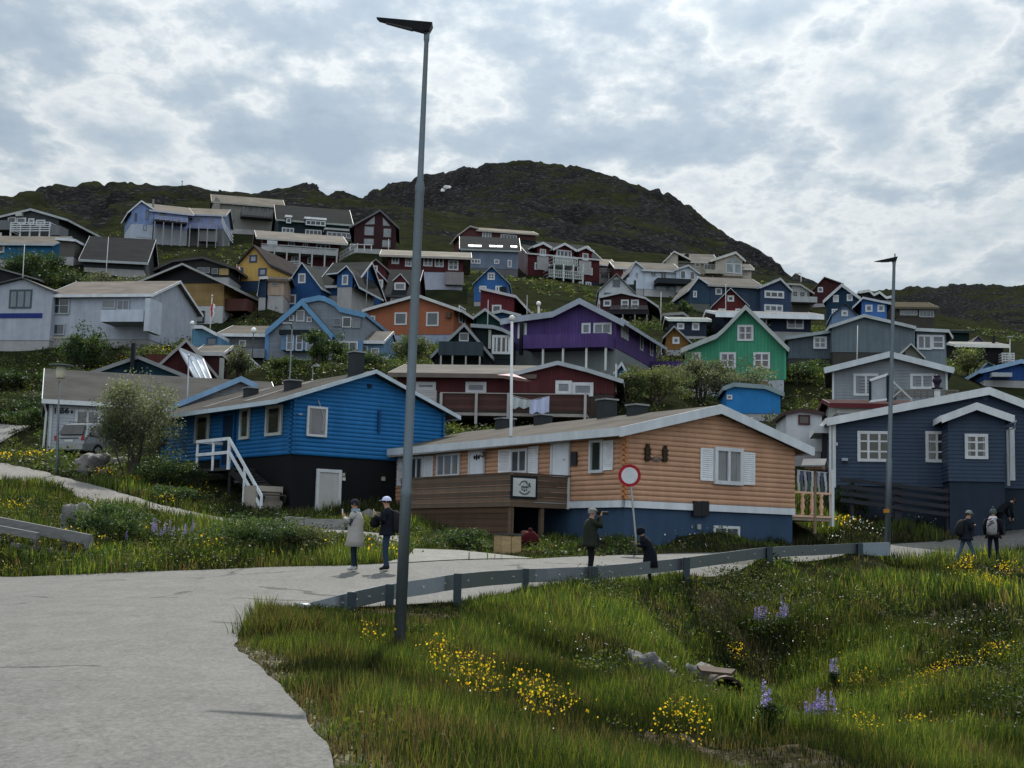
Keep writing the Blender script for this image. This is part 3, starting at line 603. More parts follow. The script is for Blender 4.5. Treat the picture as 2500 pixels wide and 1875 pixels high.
# ================= red A-frame with glass panels
h=House('i',(420,1240),90,4,'dark red A frame house with pale glass panels leaning in front of its gable')
h.gable([(395,1075),(685,810),(1030,1215)],425,1015,1240,L=8,wall=(.06,.018,.018),roof=(.2,.19,.18),trim=(.25,.25,.26),kind='vs',found=1290)
h.gable([(820,955),(1070,958)],835,1045,1215,L=4,wall=(.05,.018,.02),y0=.6,roof=(.25,.23,.2),trim=(.35,.35,.35),kind='vs',gnd=False); h.box(255,948,470,1065,2,6,(.07,.025,.02),'vs','side_wing'); h.box(1040,990,1078,1215,-.3,.4,(.25,.26,.25),name='pillar')
fr=h.fr; g0=h.XZ(612,905,-.5); g1=h.XZ(862,1008,-.5); g3=h.XZ(785,1222,-2.2); g2=h.XZ(950,1222,-2.2)
top=[fr.w(g0[0],-.5,g0[1]),fr.w(g1[0],-.5,g1[1])]; bot=[fr.w(g3[0],-2.2,g3[1]),fr.w(g2[0],-2.2,g2[1])]
for k in range(3):
    a=k/3+.02; b=(k+1)/3-.02; L_=lambda p,t:p[0].lerp(p[1],t); up=Vector((0,0,.04))
    q=[L_(bot,a),L_(bot,b),L_(top,b),L_(top,a)]; m=M(); m.hexa(q,[v+up for v in q]); build(m,'glass_panel',glass((.45,.5,.58),.15),h.e)  # pale sky reflection put into the base colour of the panels
m=M(); 
for k in range(4): m.bar(L_(top,k/3)+up,L_(bot,k/3)+up,.1)
m.bar(top[0]+up*2,top[1]+up*2,.16); build(m,'panel_frame',mat((.4,.42,.45),'paint'),h.e)
h.box(830,880,1070,958,.2,3,(.3,.28,.26),'roof','roof_slab') if 0 else None
# ================= light blue-grey house with bay window
h=House('j',(215,1010),102,-6,'pale grey house with light blue trim, a bay window and a wavy roofline')
LBT=(.11,.24,.40); h.gable([(215,712),(605,378),(935,752)],222,915,1012,L=9,wall=(.20,.23,.27),kind='hs',roof=(.12,.11,.09),trim=LBT,bt=.5,found=1100,fcol=(.02,.02,.025))
h.gable([(610,378),(790,340),(850,350),(960,405),(1015,465),(1290,528)],640,1258,1055,L=8,y0=.5,wall=(.19,.22,.26),roof=(.15,.15,.15),trim=LBT,bt=.4,found=1120,fcol=(.02,.02,.025),og=.2,gnd=False)
h.wins((548,475,637,598),(470,530,524,592),(660,550,718,605),Y=-.02); h.wins((1043,548,1142,662),Y=.45); h.wins((948,562,1035,650),(1148,565,1240,668),Y=.45,col=(.2,.23,.26)); h.wins((925,812,1212,960,3),Y=.45)
h.box(380,735,775,905,-.9,0,(.12,.2,.32),'hs','bay_window'); h.box(358,685,792,735,-1.1,0,BLK,'plain','bay_roof')
h.wins((440,735,518,912,1,2),(543,742,618,912,1,2),(650,745,724,915,1,2),Y=-.92,col=(.42,.47,.55)); 
h.box(205,705,250,1010,-.05,.02,(.1,.22,.42),'vs','corner_board'); h.box(1215,800,1256,1050,.42,.5,(.1,.22,.42),'vs','corner_board'); h.box(355,1000,700,1020,-.6,.02,(.3,.33,.36),'plain','sill_beam')
h.long(1258,1485,(1370,825),970,(1340,722),hd=3,y0=1,wall=(.12,.22,.33),kind='vs',roof=(.28,.26,.24),found=1060,og=.1,gnd=False); h.wins((1262,862,1322,955),(1352,885,1440,968),Y=1)
h.box(1262,968,1540,1055,-.2,0,(.35,.37,.36),'plain','terrace_wall')
# left annexes
h=House('i',(1075,1000),103,-4,'low grey annex with a weathered roof beside the pale blue trimmed house','annex_house','annex')
h.long(1075,1530,(1250,748),905,(1250,660),hd=4,wall=(.13,.14,.15),roof=(.22,.2,.17),found=1000,fcol=(.2,.22,.24)); h.wins((1255,800,1330,868)); h.box(1085,890,1530,985,-1.2,0,(.2,.22,.25),'hs','terrace_wall')
h=House('i',(870,862),100,-4,'small light blue porch building with a dark window below the flagpole','porch_hut','hut')
h.gable([(770,665),(860,665),(1010,745)],735,1065,862,L=4,wall=(.09,.2,.3),roof=(.3,.29,.27),kind='vs'); h.wins((905,770,1015,855),col=(.03,.08,.14)); 
# ================= grey roofed red house behind glass house
h=House('i',(840,1130),96,2,'dark red shed with a grey roof strip beside the A frame house','shed','shed')
h.long(840,1040,(940,945),1130,(940,870),hd=3,wall=(.06,.015,.018),roof=(.27,.25,.22))
# ================= rust-orange plaster house
h=House('j',(1290,740),114,-13,'rust orange plaster house with a pale lilac base behind the tall street lamp')
h.gable([(1262,488),(1850,322),(2330,490)],1290,2240,740,L=(2480,640),wall=(.27,.10,.055),kind='plain',roof=(.22,.2,.19),trim=(.45,.46,.46),found=845,fcol=(.25,.30,.40),og=.5)
h.wins((1300,535,1398,660),(1608,500,1742,635),(1950,495,2085,648),fw=.11,gc=glass((.05,.065,.075))); h.box(2160,495,2212,555,-.3,0,(.09,.05,.04),name='vent_box')
window(h.fr,('r',h.A1),1.5,h.zb+1.2,3.5,h.zb+2.6,h.e,2)
# ================= purple house
h=House('e',(105,1560),96,-19,'purple house with a long purple balcony on white posts')
h.gable([(95,1262),(250,1235),(660,1180),(950,1035),(1430,1280)],108,1345,1560,L=(1780,1500),wall=PURP,kind='vs',roof=(.14,.14,.145),trim=(.28,.31,.37),bt=.42,og=.6,found=1700,fcol=(.19,.21,.22),pitch=.18)
h.wins((285,1278,382,1445),(975,1278,1072,1400),(1102,1275,1300,1402,2),fw=.13,gc=glass((.09,.115,.13)))
h.deck(345,1250,1395,1545,-1.8,PURP,'vs',floor=PURP); h.posts((562,778,1030,1238),1545,1740,-1.6,col=(.5,.52,.5),w=.13); h.box(300,1260,330,1620,-1.5,-1.2,BLK,name='stove_pipe')
A1=h.A1
for (y0,y1) in((1.2,1.65),(1.9,2.35),(2.6,3.05)): window(h.fr,('r',A1),y0,h.zb+.9,y1,h.zb+2.2,h.e,1,1,gc=glass((.6,.62,.66),.2))
for (y0,y1) in((6.5,7.3),(9.5,10.3),(12,13)): window(h.fr,('r',A1),y0,h.zb+.8,y1,h.zb+2.0,h.e)
m=M(); m.hexa(*[[h.fr.w(A1,9.5,z),h.fr.w(A1+2.2,9.5,z),h.fr.w(A1+2.2,15.5,z),h.fr.w(A1,15.5,z)] for z in(h.zb-1.1,h.zb-1.0)])
for a in(9.5,15.44): m.hexa(*[[h.fr.w(A1+.02,a,z),h.fr.w(A1+2.2,a,z),h.fr.w(A1+2.2,a+.06,z),h.fr.w(A1+.02,a+.06,z)] for z in(h.zb-1,h.zb+.35)])
m.hexa(*[[h.fr.w(A1+2.2,9.5,z),h.fr.w(A1+2.26,9.5,z),h.fr.w(A1+2.26,15.5,z),h.fr.w(A1+2.2,15.5,z)] for z in(h.zb-1,h.zb+.35)]); build(m,'side_balcony',mat(PURP,'vs',.18),h.e)
for k in range(4): m=M(); m.bar(h.fr.w(A1+2.1,9.6+k*1.9,h.zb-3.6),h.fr.w(A1+2.1,9.6+k*1.9,h.zb-1.1),.13); build(m,'post',mat(WHITE,'paint'),h.e)
# ================= green house
h=House('m',(312,1218),90,-9,'green gabled house with white cross windows above the blue shed')
h.gable([(280,915),(520,815),(660,760),(740,690),(975,445),(1440,905)],318,1395,1220,L=7,wall=GRN,kind='vs',roof=(.15,.155,.15),trim=(.33,.36,.36),bt=.34,og=.45,found=1400,fcol=(.34,.37,.42),pitch=.18)
h.wins((885,635,1060,808,2,2),(695,930,870,1103,2,2),(1058,930,1238,1105,2,2),fw=.13,gc=glass((.06,.05,.07))); h.wins((390,928,490,1026),fw=.15,gc=glass((.06,.06,.07)))
h.box(1388,905,1412,1222,-.04,.02,(.06,.3,.18),'plain','corner_board'); h.box(318,925,328,1218,-.04,.02,(.2,.35,.28),'plain','corner_board'); h.box(1090,1240,1215,1300,-.03,.05,(.12,.06,.05),name='basement_door')
window(h.fr,('r',h.A1),1.5,h.zb+1.4,2.6,h.zb+2.5,h.e); h.box(1515,1040,1535,1480,3,3.1,(.1,.1,.1),name='downpipe')
# blue shed below it
h=House('m',(760,1560),78,-4,'bright blue shed with a curved roof under the green house','shed','shed')
h.gable([(740,1330),(850,1290),(1190,1315),(1385,1395)],765,1350,1590,L=5,wall=(.025,.17,.42),kind='plain',roof=(.18,.2,.19),trim=(.2,.26,.28),og=.2); h.wins((770,1390,830,1440)); 
# ================= black A-frame
h=House('k',(258,1080),91,-3,'black steep gabled house with a slate balcony beside the purple house')
h.gable([(232,985),(420,800),(590,640),(890,990)],262,885,1080,L=8,wall=BLK,kind='vs',roof=(.12,.13,.13),trim=(.22,.24,.26),bt=.28,found=1110,fcol=BLK)
h.wins((535,718,640,812)); h.deck(315,785,815,962,-1.6,(.03,.045,.055),'vs'); h.posts((340,465,610,760),962,1075,-1.5,col=(.28,.27,.25),w=.1)
h.gable([(665,650),(900,665),(1000,695),(1100,745)],690,1110,1000,L=7,y0=1.2,wall=BLK,kind='vs',roof=(.12,.13,.13),trim=(.24,.27,.3),gnd=False,found=1050,fcol=BLK)
h.wins((890,745,1092,950,4),Y=1.15,fw=.16,gc=glass((.02,.02,.02))); h.box(850,685,880,890,1.05,1.2,(.3,.32,.28),'plain','corner_board')
h=House('k',(720,640),108,0,'small dark green gable peeking between the orange house and the purple house')
h.gable([(695,560),(815,475),(990,605)],718,985,680,L=5,wall=(.01,.035,.03),kind='vs',roof=(.1,.1,.1),trim=(.3,.32,.33))
h=House('k',(925,560),118,0,'low blue gable tucked behind the purple roof')
h.gable([(905,510),(1000,490),(1200,540)],925,1180,600,L=5,wall=(.02,.06,.14),roof=(.15,.15,.15),trim=(.35,.38,.4))
h=House('k',(760,505),124,-10,'maroon box shaped house with a slanted roof in front of the small blue gable')
h.gable([(755,245),(1150,335),(1265,465)],762,1128,500,L=7,wall=(.10,.02,.025),kind='vs',roof=(.4,.42,.44),trim=(.4,.4,.42)); h.wins((890,418,992,502),fw=.13); h.box(975,220,1040,275,1.5,2.3,BLK,name='chimney',parent=h.roof)
# ================= dark red terrace house (behind blue & orange)
h=House('k',(-90,1370),76,-6,'long dark red house with a boarded terrace and a flat patio umbrella')
h.long(-140,1300,(500,1187),1372,(500,1090),hd=4.5,wall=MAR,kind='vs',roof=(.33,.31,.28),trim=(.12,.1,.09),found=1560,fcol=(.05,.04,.035),oe=.7)
h.wins((70,1250,285,1340),(605,1250,830,1372),(1178,1255,1398,1372),fw=.17,gc=glass((.06,.07,.1)))
h.gable([(1105,1170),(1600,1045),(1920,1125),(2300,1245)],1125,2210,1372,L=(2400,1340),y0=-.6,wall=MAR,kind='vs',roof=(.27,.26,.24),trim=(.32,.35,.38),bt=.3,found=1560,fcol=(.05,.04,.035),tk=.1)
h.wins((1575,1236,1752,1385,1),(1756,1256,1985,1405,1),Y=-.62,fw=.17,gc=glass((.10,.12,.15)))
window(h.fr,('r',h.A1),1,h.zb+.3,2.6,h.zb+1.8,h.e,2)
m=M(); a0,z1=h.XZ(345,1372,-3.2); a1=h.X(1930,1400,-3.2); z0=h.Z(1000,1552,-3.2); n=5
for k in range(n): z=z0+(z1-z0)*k/n; pbox(m,h.fr,('f',-3.2),a0,a1,0,.03+.008*(k%2),z+.01,z+(z1-z0)/n)
for k in range(n): z=z0+(z1-z0)*k/n; m.hexa(*[[h.fr.w(a1-.03,-3.2,zz),h.fr.w(a1,-3.2,zz),h.fr.w(a1,-.7,zz),h.fr.w(a1-.03,-.7,zz)] for zz in(z+.01,z+(z1-z0)/n)])
build(m,'terrace_boarding',mat((.07,.035,.032),'plank',.2),h.e)
m=M(); pbox(m,h.fr,('f',-3.2),a0-.05,a1+.05,-.06,.09,z1+.003,z1+.05); build(m,'terrace_cap_rail',mat((.28,.26,.25),'paint'),h.e)
m=M(); m.hexa(*[[h.fr.w(a0,-3.15,z),h.fr.w(a1-.04,-3.15,z),h.fr.w(a1-.04,-.62,z),h.fr.w(a0,-.62,z)] for z in(z0-.3,z0-.15)]); build(m,'terrace_floor',mat((.3,.28,.26),'wood'),h.e)
h.posts((345,725,1070,1900),1370,1640,-3.28,col=(.33,.32,.33),w=.13); h.box(60,1340,290,1470,-1.4,-1.3,(.33,.33,.34),'hs','wind_screen')
TERR=h
# blue white gable seen obliquely behind it
h=House('l',(880,1180),92,-30,'small blue and white gable end leaning behind the dark red house')
h.gable([(880,1165),(965,1060),(1085,1290)],895,1070,1290,L=9,wall=(.04,.17,.36),kind='vs',roof=(.24,.22,.19),trim=(.42,.46,.52),og=.3)
# ================= grey clapboard house right
h=House('n',(155,1150),80,-13,'mid grey clapboard house with two wide white windows above the navy house')
h.gable([(58,685),(765,510),(1452,685)],152,1370,1145,L=8,wall=(.20,.225,.25),kind='paint',roof=(.3,.3,.3),trim=(.48,.52,.56),bt=.36,og=.5,found=1200,style='clap',h=.17)
h.wins((370,718,640,958,2),(982,718,1245,885,2),fw=.14,gc=glass((.085,.095,.125))); h.box(140,680,162,1145,-.06,0,(.5,.53,.56),'plain','corner_board'); h.box(1365,690,1388,900,-.06,0,(.5,.53,.56),'plain','corner_board')
h.rail(830,1500,895,985,-2.5,col=(.13,.12,.11),n=10,nr=3,post=.06,name='terrace_railing')
h=House('n',(240,1200),70,-6,'low shed with a dark red fascia behind the navy roof','shed','shed')
h.long(190,1000,(500,1072),1150,(500,1030),hd=3,wall=(.5,.5,.48),kind='plain',roof=(.1,.05,.05),trim=(.10,.02,.025),oe=.3)
# glass wind shelter
gs=h.fr; g=thing('glass_shelter',P(T('n',640,1000),68),'dark framed glass shelter beside the navy house roof','shelter'); fr=Fr(P(T('n',540,1020),68),-8)
a0,z1=fr.uz(T('n',548,800)); a1,z1b=fr.uz(T('n',740,745)); z0=fr.uz(T('n',540,1020))[1]; 
m=M(); m.prism([fr.w(a0,0,z0),fr.w(a1,0,z0+.1),fr.w(a1,0,z1b),fr.w(a0,0,z1)],[fr.w(a0,.03,z0),fr.w(a1,.03,z0+.1),fr.w(a1,.03,z1b),fr.w(a0,.03,z1)]); build(m,'glass_pane',glass((.2,.23,.26),.1),g)
m=M(); m.bar(fr.w(a0,-.04,z0),fr.w(a0,-.04,z1),.1); m.bar(fr.w(a1,-.04,z0),fr.w(a1,-.04,z1b+.05),.12); build(m,'frame',mat(BLK),g)
m=M(); m.bar(fr.w(a0-.05,-.04,z0),fr.w(a1,-.04,z0+.12),.1); m.bar(fr.w(a0,-.04,z1+.04),fr.w(a1,-.04,z1b+.08),.12); build(m,'edge_trim',mat((.6,.62,.64),'paint'),g)
b0=fr.uz(T('n',790,800)); b1=fr.uz(T('n',1000,1000)); m=M(); m.bar(fr.w(*[b0[0],-.04,b0[1]]),fr.w(b1[0],-.04,b1[1]),.08); c=fr.uz(T('n',880,900)); d=fr.uz(T('n',790,975)); m.bar(fr.w(c[0],-.04,c[1]),fr.w(d[0],-.04,d[1]),.05); build(m,'brace',mat((.35,.37,.38),'metal'),g)
# ================= large slate grey house, middle right
h=House('g',(140,1600),104,-5,'large blank slate grey gable wall with a white framed glazed corner room')
h.gable([(118,1325),(485,1205),(1040,1335)],140,1035,1595,L=9,wall=(.12,.15,.175),kind='vs',roof=(.2,.2,.2),trim=(.38,.41,.43),found=1660,fcol=(.05,.05,.045))
h.gable([(1035,1355),(1400,1372),(1440,1440)],1050,1375,1800,L=7,y0=.5,wall=(.15,.185,.22),kind='vs',roof=(.3,.3,.3),trim=(.4,.43,.45),gnd=False,found=1850); h.wins((1055,1405,1215,1565,2),(1215,1408,1352,1560,1,2),Y=.45,fw=.14,gc=glass((.07,.085,.1)))
h.gable([(1410,785),(1915,708)],1440,1910,998,L=6,y0=1,wall=(.07,.09,.11),kind='vs',roof=(.25,.26,.26),trim=(.26,.3,.32),gnd=True,found=1130,fcol=(.04,.04,.04),t='m'); h.wins((1705,760,1852,893,2,2),Y=.95,fw=.15,t='m')
# ---- upper left quarter
h=House('a',(0,800),152,-8,'dark grey house with a white grid balcony, leftmost on the slope')
h.gable([(-260,640),(330,498),(720,610)],-200,625,800,L=9,wall=(.05,.055,.06),roof=(.14,.13,.13),trim=(.35,.37,.4),found=860,fcol=(.01,.01,.012))
h.wins((85,575,175,645),(180,582,282,652),(305,590,372,662),(390,605,490,668),fw=.14); h.box(168,525,235,562,-.4,0,(.4,.4,.38),name='air_unit')
h.rail(125,545,632,745,-2.0,n=4,nr=5,post=.14); h.deck(545,650,668,772,-2,(.13,.14,.15),'plain'); h.deck(-150,122,612,712,-2,(.13,.14,.15),'plain'); h.posts((15,118,222,325,432,540),745,800,-1.95,w=.14)
h=House('a',(0,1010),138,-4,'blue low house with a tan roof strip behind the dark shrub, far left')
h.long(-300,550,(200,872),1030,(200,795),hd=4,wall=(.02,.12,.25),roof=(.28,.25,.22),found=1080,trim=(.35,.38,.4)); h.wins((-20,875,48,960),fw=.13)
h=House('a',(640,1000),134,-6,'small brown grey hut with a bright roof edge beside the hanging sheets','hut','hut')
h.gable([(600,815),(810,832)],640,800,1000,L=4,wall=(.09,.085,.08),roof=(.5,.5,.5),trim=(.55,.58,.62),kind='plain')
h=House('a',(880,1060),132,8,'long slate roofed house under the white pole, upper left')
h.long(900,1560,(1200,1062),1130,(1150,805),hd=5,wall=(.04,.045,.05),roof=(.035,.04,.048),trim=(.3,.33,.35),oe=.6)
h=House('b',(330,720),192,22,'periwinkle blue hillside house on tall scaffold posts')
h.long(330,700,(520,530),700,(430,455),hd=4.5,wall=(.20,.25,.44),kind='vs',roof=(.36,.32,.27),trim=(.4,.42,.5),found=830,fcol=(.26,.28,.31),og=.7)
h.gable([(60,525),(200,405),(335,492)],85,328,655,L=7,y0=0,wall=(.18,.25,.45),kind='vs',roof=(.4,.37,.33),trim=(.6,.62,.64),found=690,fcol=(.38,.42,.5),gnd=False)
h.wins((125,530,155,625),(248,500,280,605),(220,660,255,720),col=(.1,.12,.18)); h.box(140,655,320,795,-.02,4,(.36,.40,.48),'plain','lower_wall')
h.wins((385,520,472,570),(570,590,625,625),Y=0,col=(.22,.26,.4)); 
for k,x in enumerate(range(345,1060,95)): h.posts((x,),620+k*9,905,-1.6,col=(.28,.27,.28),w=.13)
h.box(345,612,700,632,-1.8,0,(.05,.045,.05),name='walkway'); h.rail(345,700,575,625,-1.8,col=(.3,.33,.45),n=6,nr=3); h.box(322,380,340,470,1,1.5,(.2,.2,.2),name='chimney',parent=h.roof)
h2=House('b',(700,690),196,4,'periwinkle blue long wing with a tan roof joined to the hillside house')
h2.long(690,1085,(900,556),700,(850,492),hd=4,wall=(.21,.25,.40),kind='vs',roof=(.34,.3,.25),trim=(.35,.38,.45),found=840,fcol=(.15,.16,.17)); h2.wins((712,580,760,618),(795,582,842,620),(940,600,975,640),col=(.25,.28,.36)); h2.deck(700,1020,640,700,-1.6,(.2,.23,.36),'vs'); h2.box(820,720,1020,838,-1.2,0,(.16,.17,.18),'plain','lower_wall')
h=House('b',(1045,700),212,14,'grey beige two storey long house on the ridge left of the black house')
h.long(1045,1640,(1350,445),705,(1300,365),hd=4.5,wall=(.17,.17,.15),kind='plain',roof=(.3,.27,.23),trim=(.3,.29,.27),og=1.4); h.wins((1285,450,1325,495),(1362,460,1392,505),(1500,470,1530,515),(1550,475,1585,515),(1160,600,1200,640),col=(.07,.08,.1))
h.rail(1280,1620,505,560,-2,col=(.12,.12,.13),n=10,nr=4); h.box(1275,560,1625,578,-2,0,(.07,.07,.08),name='balcony'); h.tri([(930,556),(1005,350),(1050,400),(1050,560)],-.4,(.2,.19,.17))
h=House('c',(350,770),186,13,'black green house with a row of bright topped white dormer windows')
h.long(345,1125,(700,635),800,(700,480),hd=5,wall=(.012,.025,.03),kind='vs',roof=(.02,.03,.034),trim=(.25,.28,.27),found=850)
h.wins((390,690,520,748,3),(642,712,820,772,4),fw=.13,Y=-.02); 
for(x0,x1,y0,y1,n_) in((438,490,588,642,1),(647,862,612,668,4)):
    h.box(x0-8,y0-38,x1+8,y1,-.5,2,(.05,.06,.065),'plain','dormer'); h.wins((x0,y0,x1,y1,n_),Y=-.52,fw=.13); h.box(x0-12,y0-34,x1+12,y0-12,-.7,1.5,(.7,.72,.74),'paint','dormer_roof')
h.box(870,735,1140,830,-2,0,(.16,.18,.19),'vs','glazed_porch'); h.wins((878,740,1138,800,5),Y=-2.02,fw=.12); h.box(852,697,1158,718,-2.3,0,(.35,.36,.36),'plain','porch_roof')
h=House('c',(1155,915),180,4,'dark red gable house with tall two storey windows and a white glass terrace')
h.gable([(1120,692),(1452,508),(1655,700)],1165,1615,918,L=9,wall=(.035,.015,.018),roof=(.10,.1,.1),trim=(.12,.12,.13),kind='vs')
h.wins((1272,668,1392,782),(1478,690,1578,802),(1268,800,1390,885),(1465,815,1572,910),col=(.045,.02,.022),gc=glass((.16,.18,.2)),Y=-.02)
for q_ in([(1285,655),(1392,652),(1392,568)],[(1482,668),(1482,580),(1562,672)]): h.tri(q_,-.04,glass((.14,.16,.18)),name='gable_window')
h.rail(1130,1358,870,940,-5,n=3,nr=1,post=.12,sides=False,name='terrace_railing')
h=House('c',(175,1080),160,13,'maroon two storey house with a long white balcony and tan roof')
h.long(175,1005,(600,838),1090,(600,765),hd=4.5,wall=MAR,kind='vs',roof=(.36,.33,.29),trim=(.4,.38,.36),found=1130,og=.8,oe=1.2)
h.wins((240,985,305,1042,2),(490,1000,592,1056,3),(665,1010,722,1085),(455,842,530,890,2),(615,852,672,902,2),(760,868,910,935,3),Y=0,fw=.13); h.box(230,828,342,892,-1.7,-1.6,(.42,.44,.46),'plain','white_screen')
h.deck(172,1000,905,968,-1.8,(.33,.34,.35),'vs'); h.rail(172,1000,890,915,-1.85,n=12,nr=1,col=(.3,.32,.33),sides=False); h.posts((310,445,585,718,855,985),930,1090,-1.75,col=(.33,.34,.35),w=.16); h.rail(240,590,1048,1115,-3,n=5,nr=4,col=(.33,.35,.36),sides=False,name='lower_railing')
h=House('b',(1222,1265),138,-16,'ochre yellow gable house with blue framed windows')
h.gable([(1215,1100),(1410,888),(1590,1105)],1222,1588,1265,L=9,wall=(.42,.27,.085),kind='plain',roof=(.06,.05,.05),trim=(.035,.025,.025),found=1315,fcol=(.02,.04,.08),og=.3)
h.wins((1368,985,1450,1066),(1465,1126,1552,1212),(1258,1120,1300,1170),col=(.04,.06,.12),fw=.15,gc=glass((.2,.22,.3)))
h=House('b',(380,1220),134,-4,'black roofed low house showing above the tan and white house')
h.gable([(320,1155),(540,1055),(860,1018),(1215,1135)],400,1150,1220,L=9,wall=(.03,.03,.032),roof=(.05,.05,.05),trim=(.06,.06,.06)); h.wins((800,1120,940,1180,2),(960,1130,1030,1190),col=(.2,.22,.24)); h.box(1040,1130,1140,1200,-.1,1,(.3,.22,.1),'plain','ochre_wall')
h=House('b',(250,1535),124,-11,'tan upper storey house with white ground floor behind the black trampoline')
h.gable([(170,1285),(642,1092),(1200,1352)],250,1085,1535,L=(1560,1500),wall=(.25,.17,.075),kind='hs',roof=(.07,.065,.065),trim=(.3,.31,.32),og=1.0,found=1700,fcol=(.38,.40,.42),bt=.2)
h.tri([(230,1290),(642,1108),(1050,1288)],-.08,(.012,.014,.018),name='gable_boarding'); h.wins((408,1298,535,1420),col=(.02,.025,.04),fw=.14,gc=glass((.09,.11,.18)))
h.wins((760,482,882,612),t='i',col=(.02,.025,.03),gc=glass((.09,.1,.12)),fw=.13); h.box(395,478,525,610,-.04,.03,(.02,.02,.025),name='basement_door',t='i')
xb=h.X(1330,420,.3,'i'); za=h.Z(1200,480,.3,'i'); zc=h.Z(1200,352,.3,'i'); m=M(); A1=h.A1; Yb=min(7,h.L)
m.hexa(*[[h.fr.w(A1+.02,.3,z),h.fr.w(xb,.3,z),h.fr.w(xb,.36,z),h.fr.w(A1+.02,.36,z)] for z in(za,zc)]); m.hexa(*[[h.fr.w(xb,.3,z),h.fr.w(xb+.06,.3,z),h.fr.w(xb+.06,Yb,z),h.fr.w(xb,Yb,z)] for z in(za,zc)]); m.hexa(*[[h.fr.w(A1+.02,.37,z),h.fr.w(xb-.01,.37,z),h.fr.w(xb-.01,Yb,z),h.fr.w(A1+.02,Yb,z)] for z in(za,za+.12)]); build(m,'balcony',mat((.07,.03,.026),'vs'),h.e)
for a in(1100,1250,1400): 
    m=M(); p0=h.XZ(a,640,1.5,'i'); p1=h.XZ(a+70,520,-.8,'i'); m.bar(h.fr.w(p0[0],1.5,p0[1]),h.fr.w(p1[0],-.8,p1[1]),.12); build(m,'brace',mat((.03,.02,.02)),h.e)
h=House('c',(395,1560),128,-14,'deep blue steep gable house with white framed square windows')
DB=(.018,.06,.17); h.gable([(385,1395),(605,1075),(815,1352)],402,800,1570,L=8,wall=DB,kind='plain',roof=(.06,.075,.075),trim=(.4,.45,.5),found=1640,fcol=BLK,tk=.1,bt=.2)
h.wins((568,1185,648,1290),(458,1412,542,1518),fw=.13,gc=glass((.1,.1,.12)))
h.gable([(875,1200),(990,1188),(1087,1110),(1160,1200),(1222,1340)],985,1150,1330,L=6,y0=1,wall=(.03,.10,.26),kind='vs',roof=(.055,.06,.06),trim=(.42,.47,.52),gnd=False,tk=.1,bt=.2); h.wins((1040,1200,1108,1310),Y=.98,fw=.13)
h.long(800,1150,(950,1330),1420,(950,1085),hd=4,y0=2,wall=DB,kind='plain',roof=(.06,.07,.07),gnd=False)
h=House('c',(235,1420),124,0,'small tan shed door hut between the yellow house and the deep blue house','shed','shed')
h.long(232,410,(320,1262),1420,(320,1240),hd=2,wall=(.33,.25,.2),kind='vs',roof=(.07,.06,.06),trim=(.1,.08,.07),oe=.2); h.wins((280,1285,355,1320),col=(.3,.28,.26)); h.box(272,1330,365,1418,-.04,0,(.36,.28,.22),'vs','door')
h.gable([(125,1420),(150,1240),(222,1235)],135,215,1440,L=2,y0=-.3,wall=(.02,.04,.08),roof=(.05,.06,.07),gnd=False); 
h=House('c',(1315,1500),140,-2,'dark roofed maroon house with two small white framed dormers')
h.long(1315,1800,(1550,1432),1520,(1550,1155),hd=6,wall=MAR,kind='vs',roof=(.035,.04,.045),trim=(.05,.05,.06)); h.wins((1315,1432,1362,1490),(1372,1432,1450,1500,1),(1562,1450,1660,1500),fw=.14)
for(x0,xa,x1,ya,ye) in((1345,1425,1505,1165,1250),(1590,1670,1748,1192,1282)):
    h.gable([(x0,ye-18),(xa,ya),(x1,ye)],x0+18,x1-18,ye+88,L=3,y0=1.0,wall=(.09,.02,.025),kind='plain',roof=(.05,.05,.055),trim=(.42,.45,.5),gnd=False,tk=.08,og=.2,bt=.22,found=ye+60); h.wins((x0+14,ye+0,x1-22,ye+88),Y=.97,fw=.16,gc=glass((.1,.11,.13)))
h.gable([(1250,1168),(1405,1040),(1532,1152)],1290,1515,1240,L=6,y0=4,wall=MAR,kind='plain',roof=(.05,.05,.055),trim=(.16,.15,.15),gnd=False,bt=.2); h.wins((1355,1100,1425,1158),Y=3.95,fw=.14)
h=House('d',(160,1300),158,3,'maroon house with a pale hipped roof and a lilac white ground floor')
h.long(205,1020,(600,1010),1165,(600,955),hd=4,wall=MAR,kind='vs',roof=(.45,.42,.36),trim=(.3,.28,.26),found=1300,fcol=(.33,.35,.43),og=.9,oe=1); h.wins((248,1003,330,1082,2),(393,1018,490,1112,3,2),(590,1005,692,1108,2),(712,1012,812,1115,2),(858,1042,970,1150,2,2),fw=.15)
h.box(828,1168,1025,1305,-.7,0,(.22,.2,.21),'vs','garage_door')
h=House('d',(975,900),212,12,'dark red ridge house with a thin tan roof behind the skylight house')
h.long(1180,1800,(1500,745),930,(1400,712),hd=4,wall=(.07,.03,.03),roof=(.38,.33,.27),trim=(.35,.32,.28)); h.wins((1228,738,1325,800,3),(1425,765,1600,810,5),fw=.13)
h.gable([(960,778),(1095,678),(1185,700)],985,1182,930,L=6,y0=0,wall=(.09,.035,.035),roof=(.35,.3,.25),trim=(.3,.28,.26),gnd=False,kind='vs')
h=House('d',(1005,1120),198,3,'slate blue long house with five white skylights in its dark roof')
h.long(1000,1615,(1250,935),1130,(1250,800),hd=5,wall=(.13,.16,.22),kind='vs',roof=(.03,.04,.05),trim=(.25,.28,.27),found=1170,fcol=(.1,.1,.11),og=.3); h.wins((1075,1028,1208,1078,4),(1355,1033,1412,1082),(1500,1040,1545,1118),fw=.13)
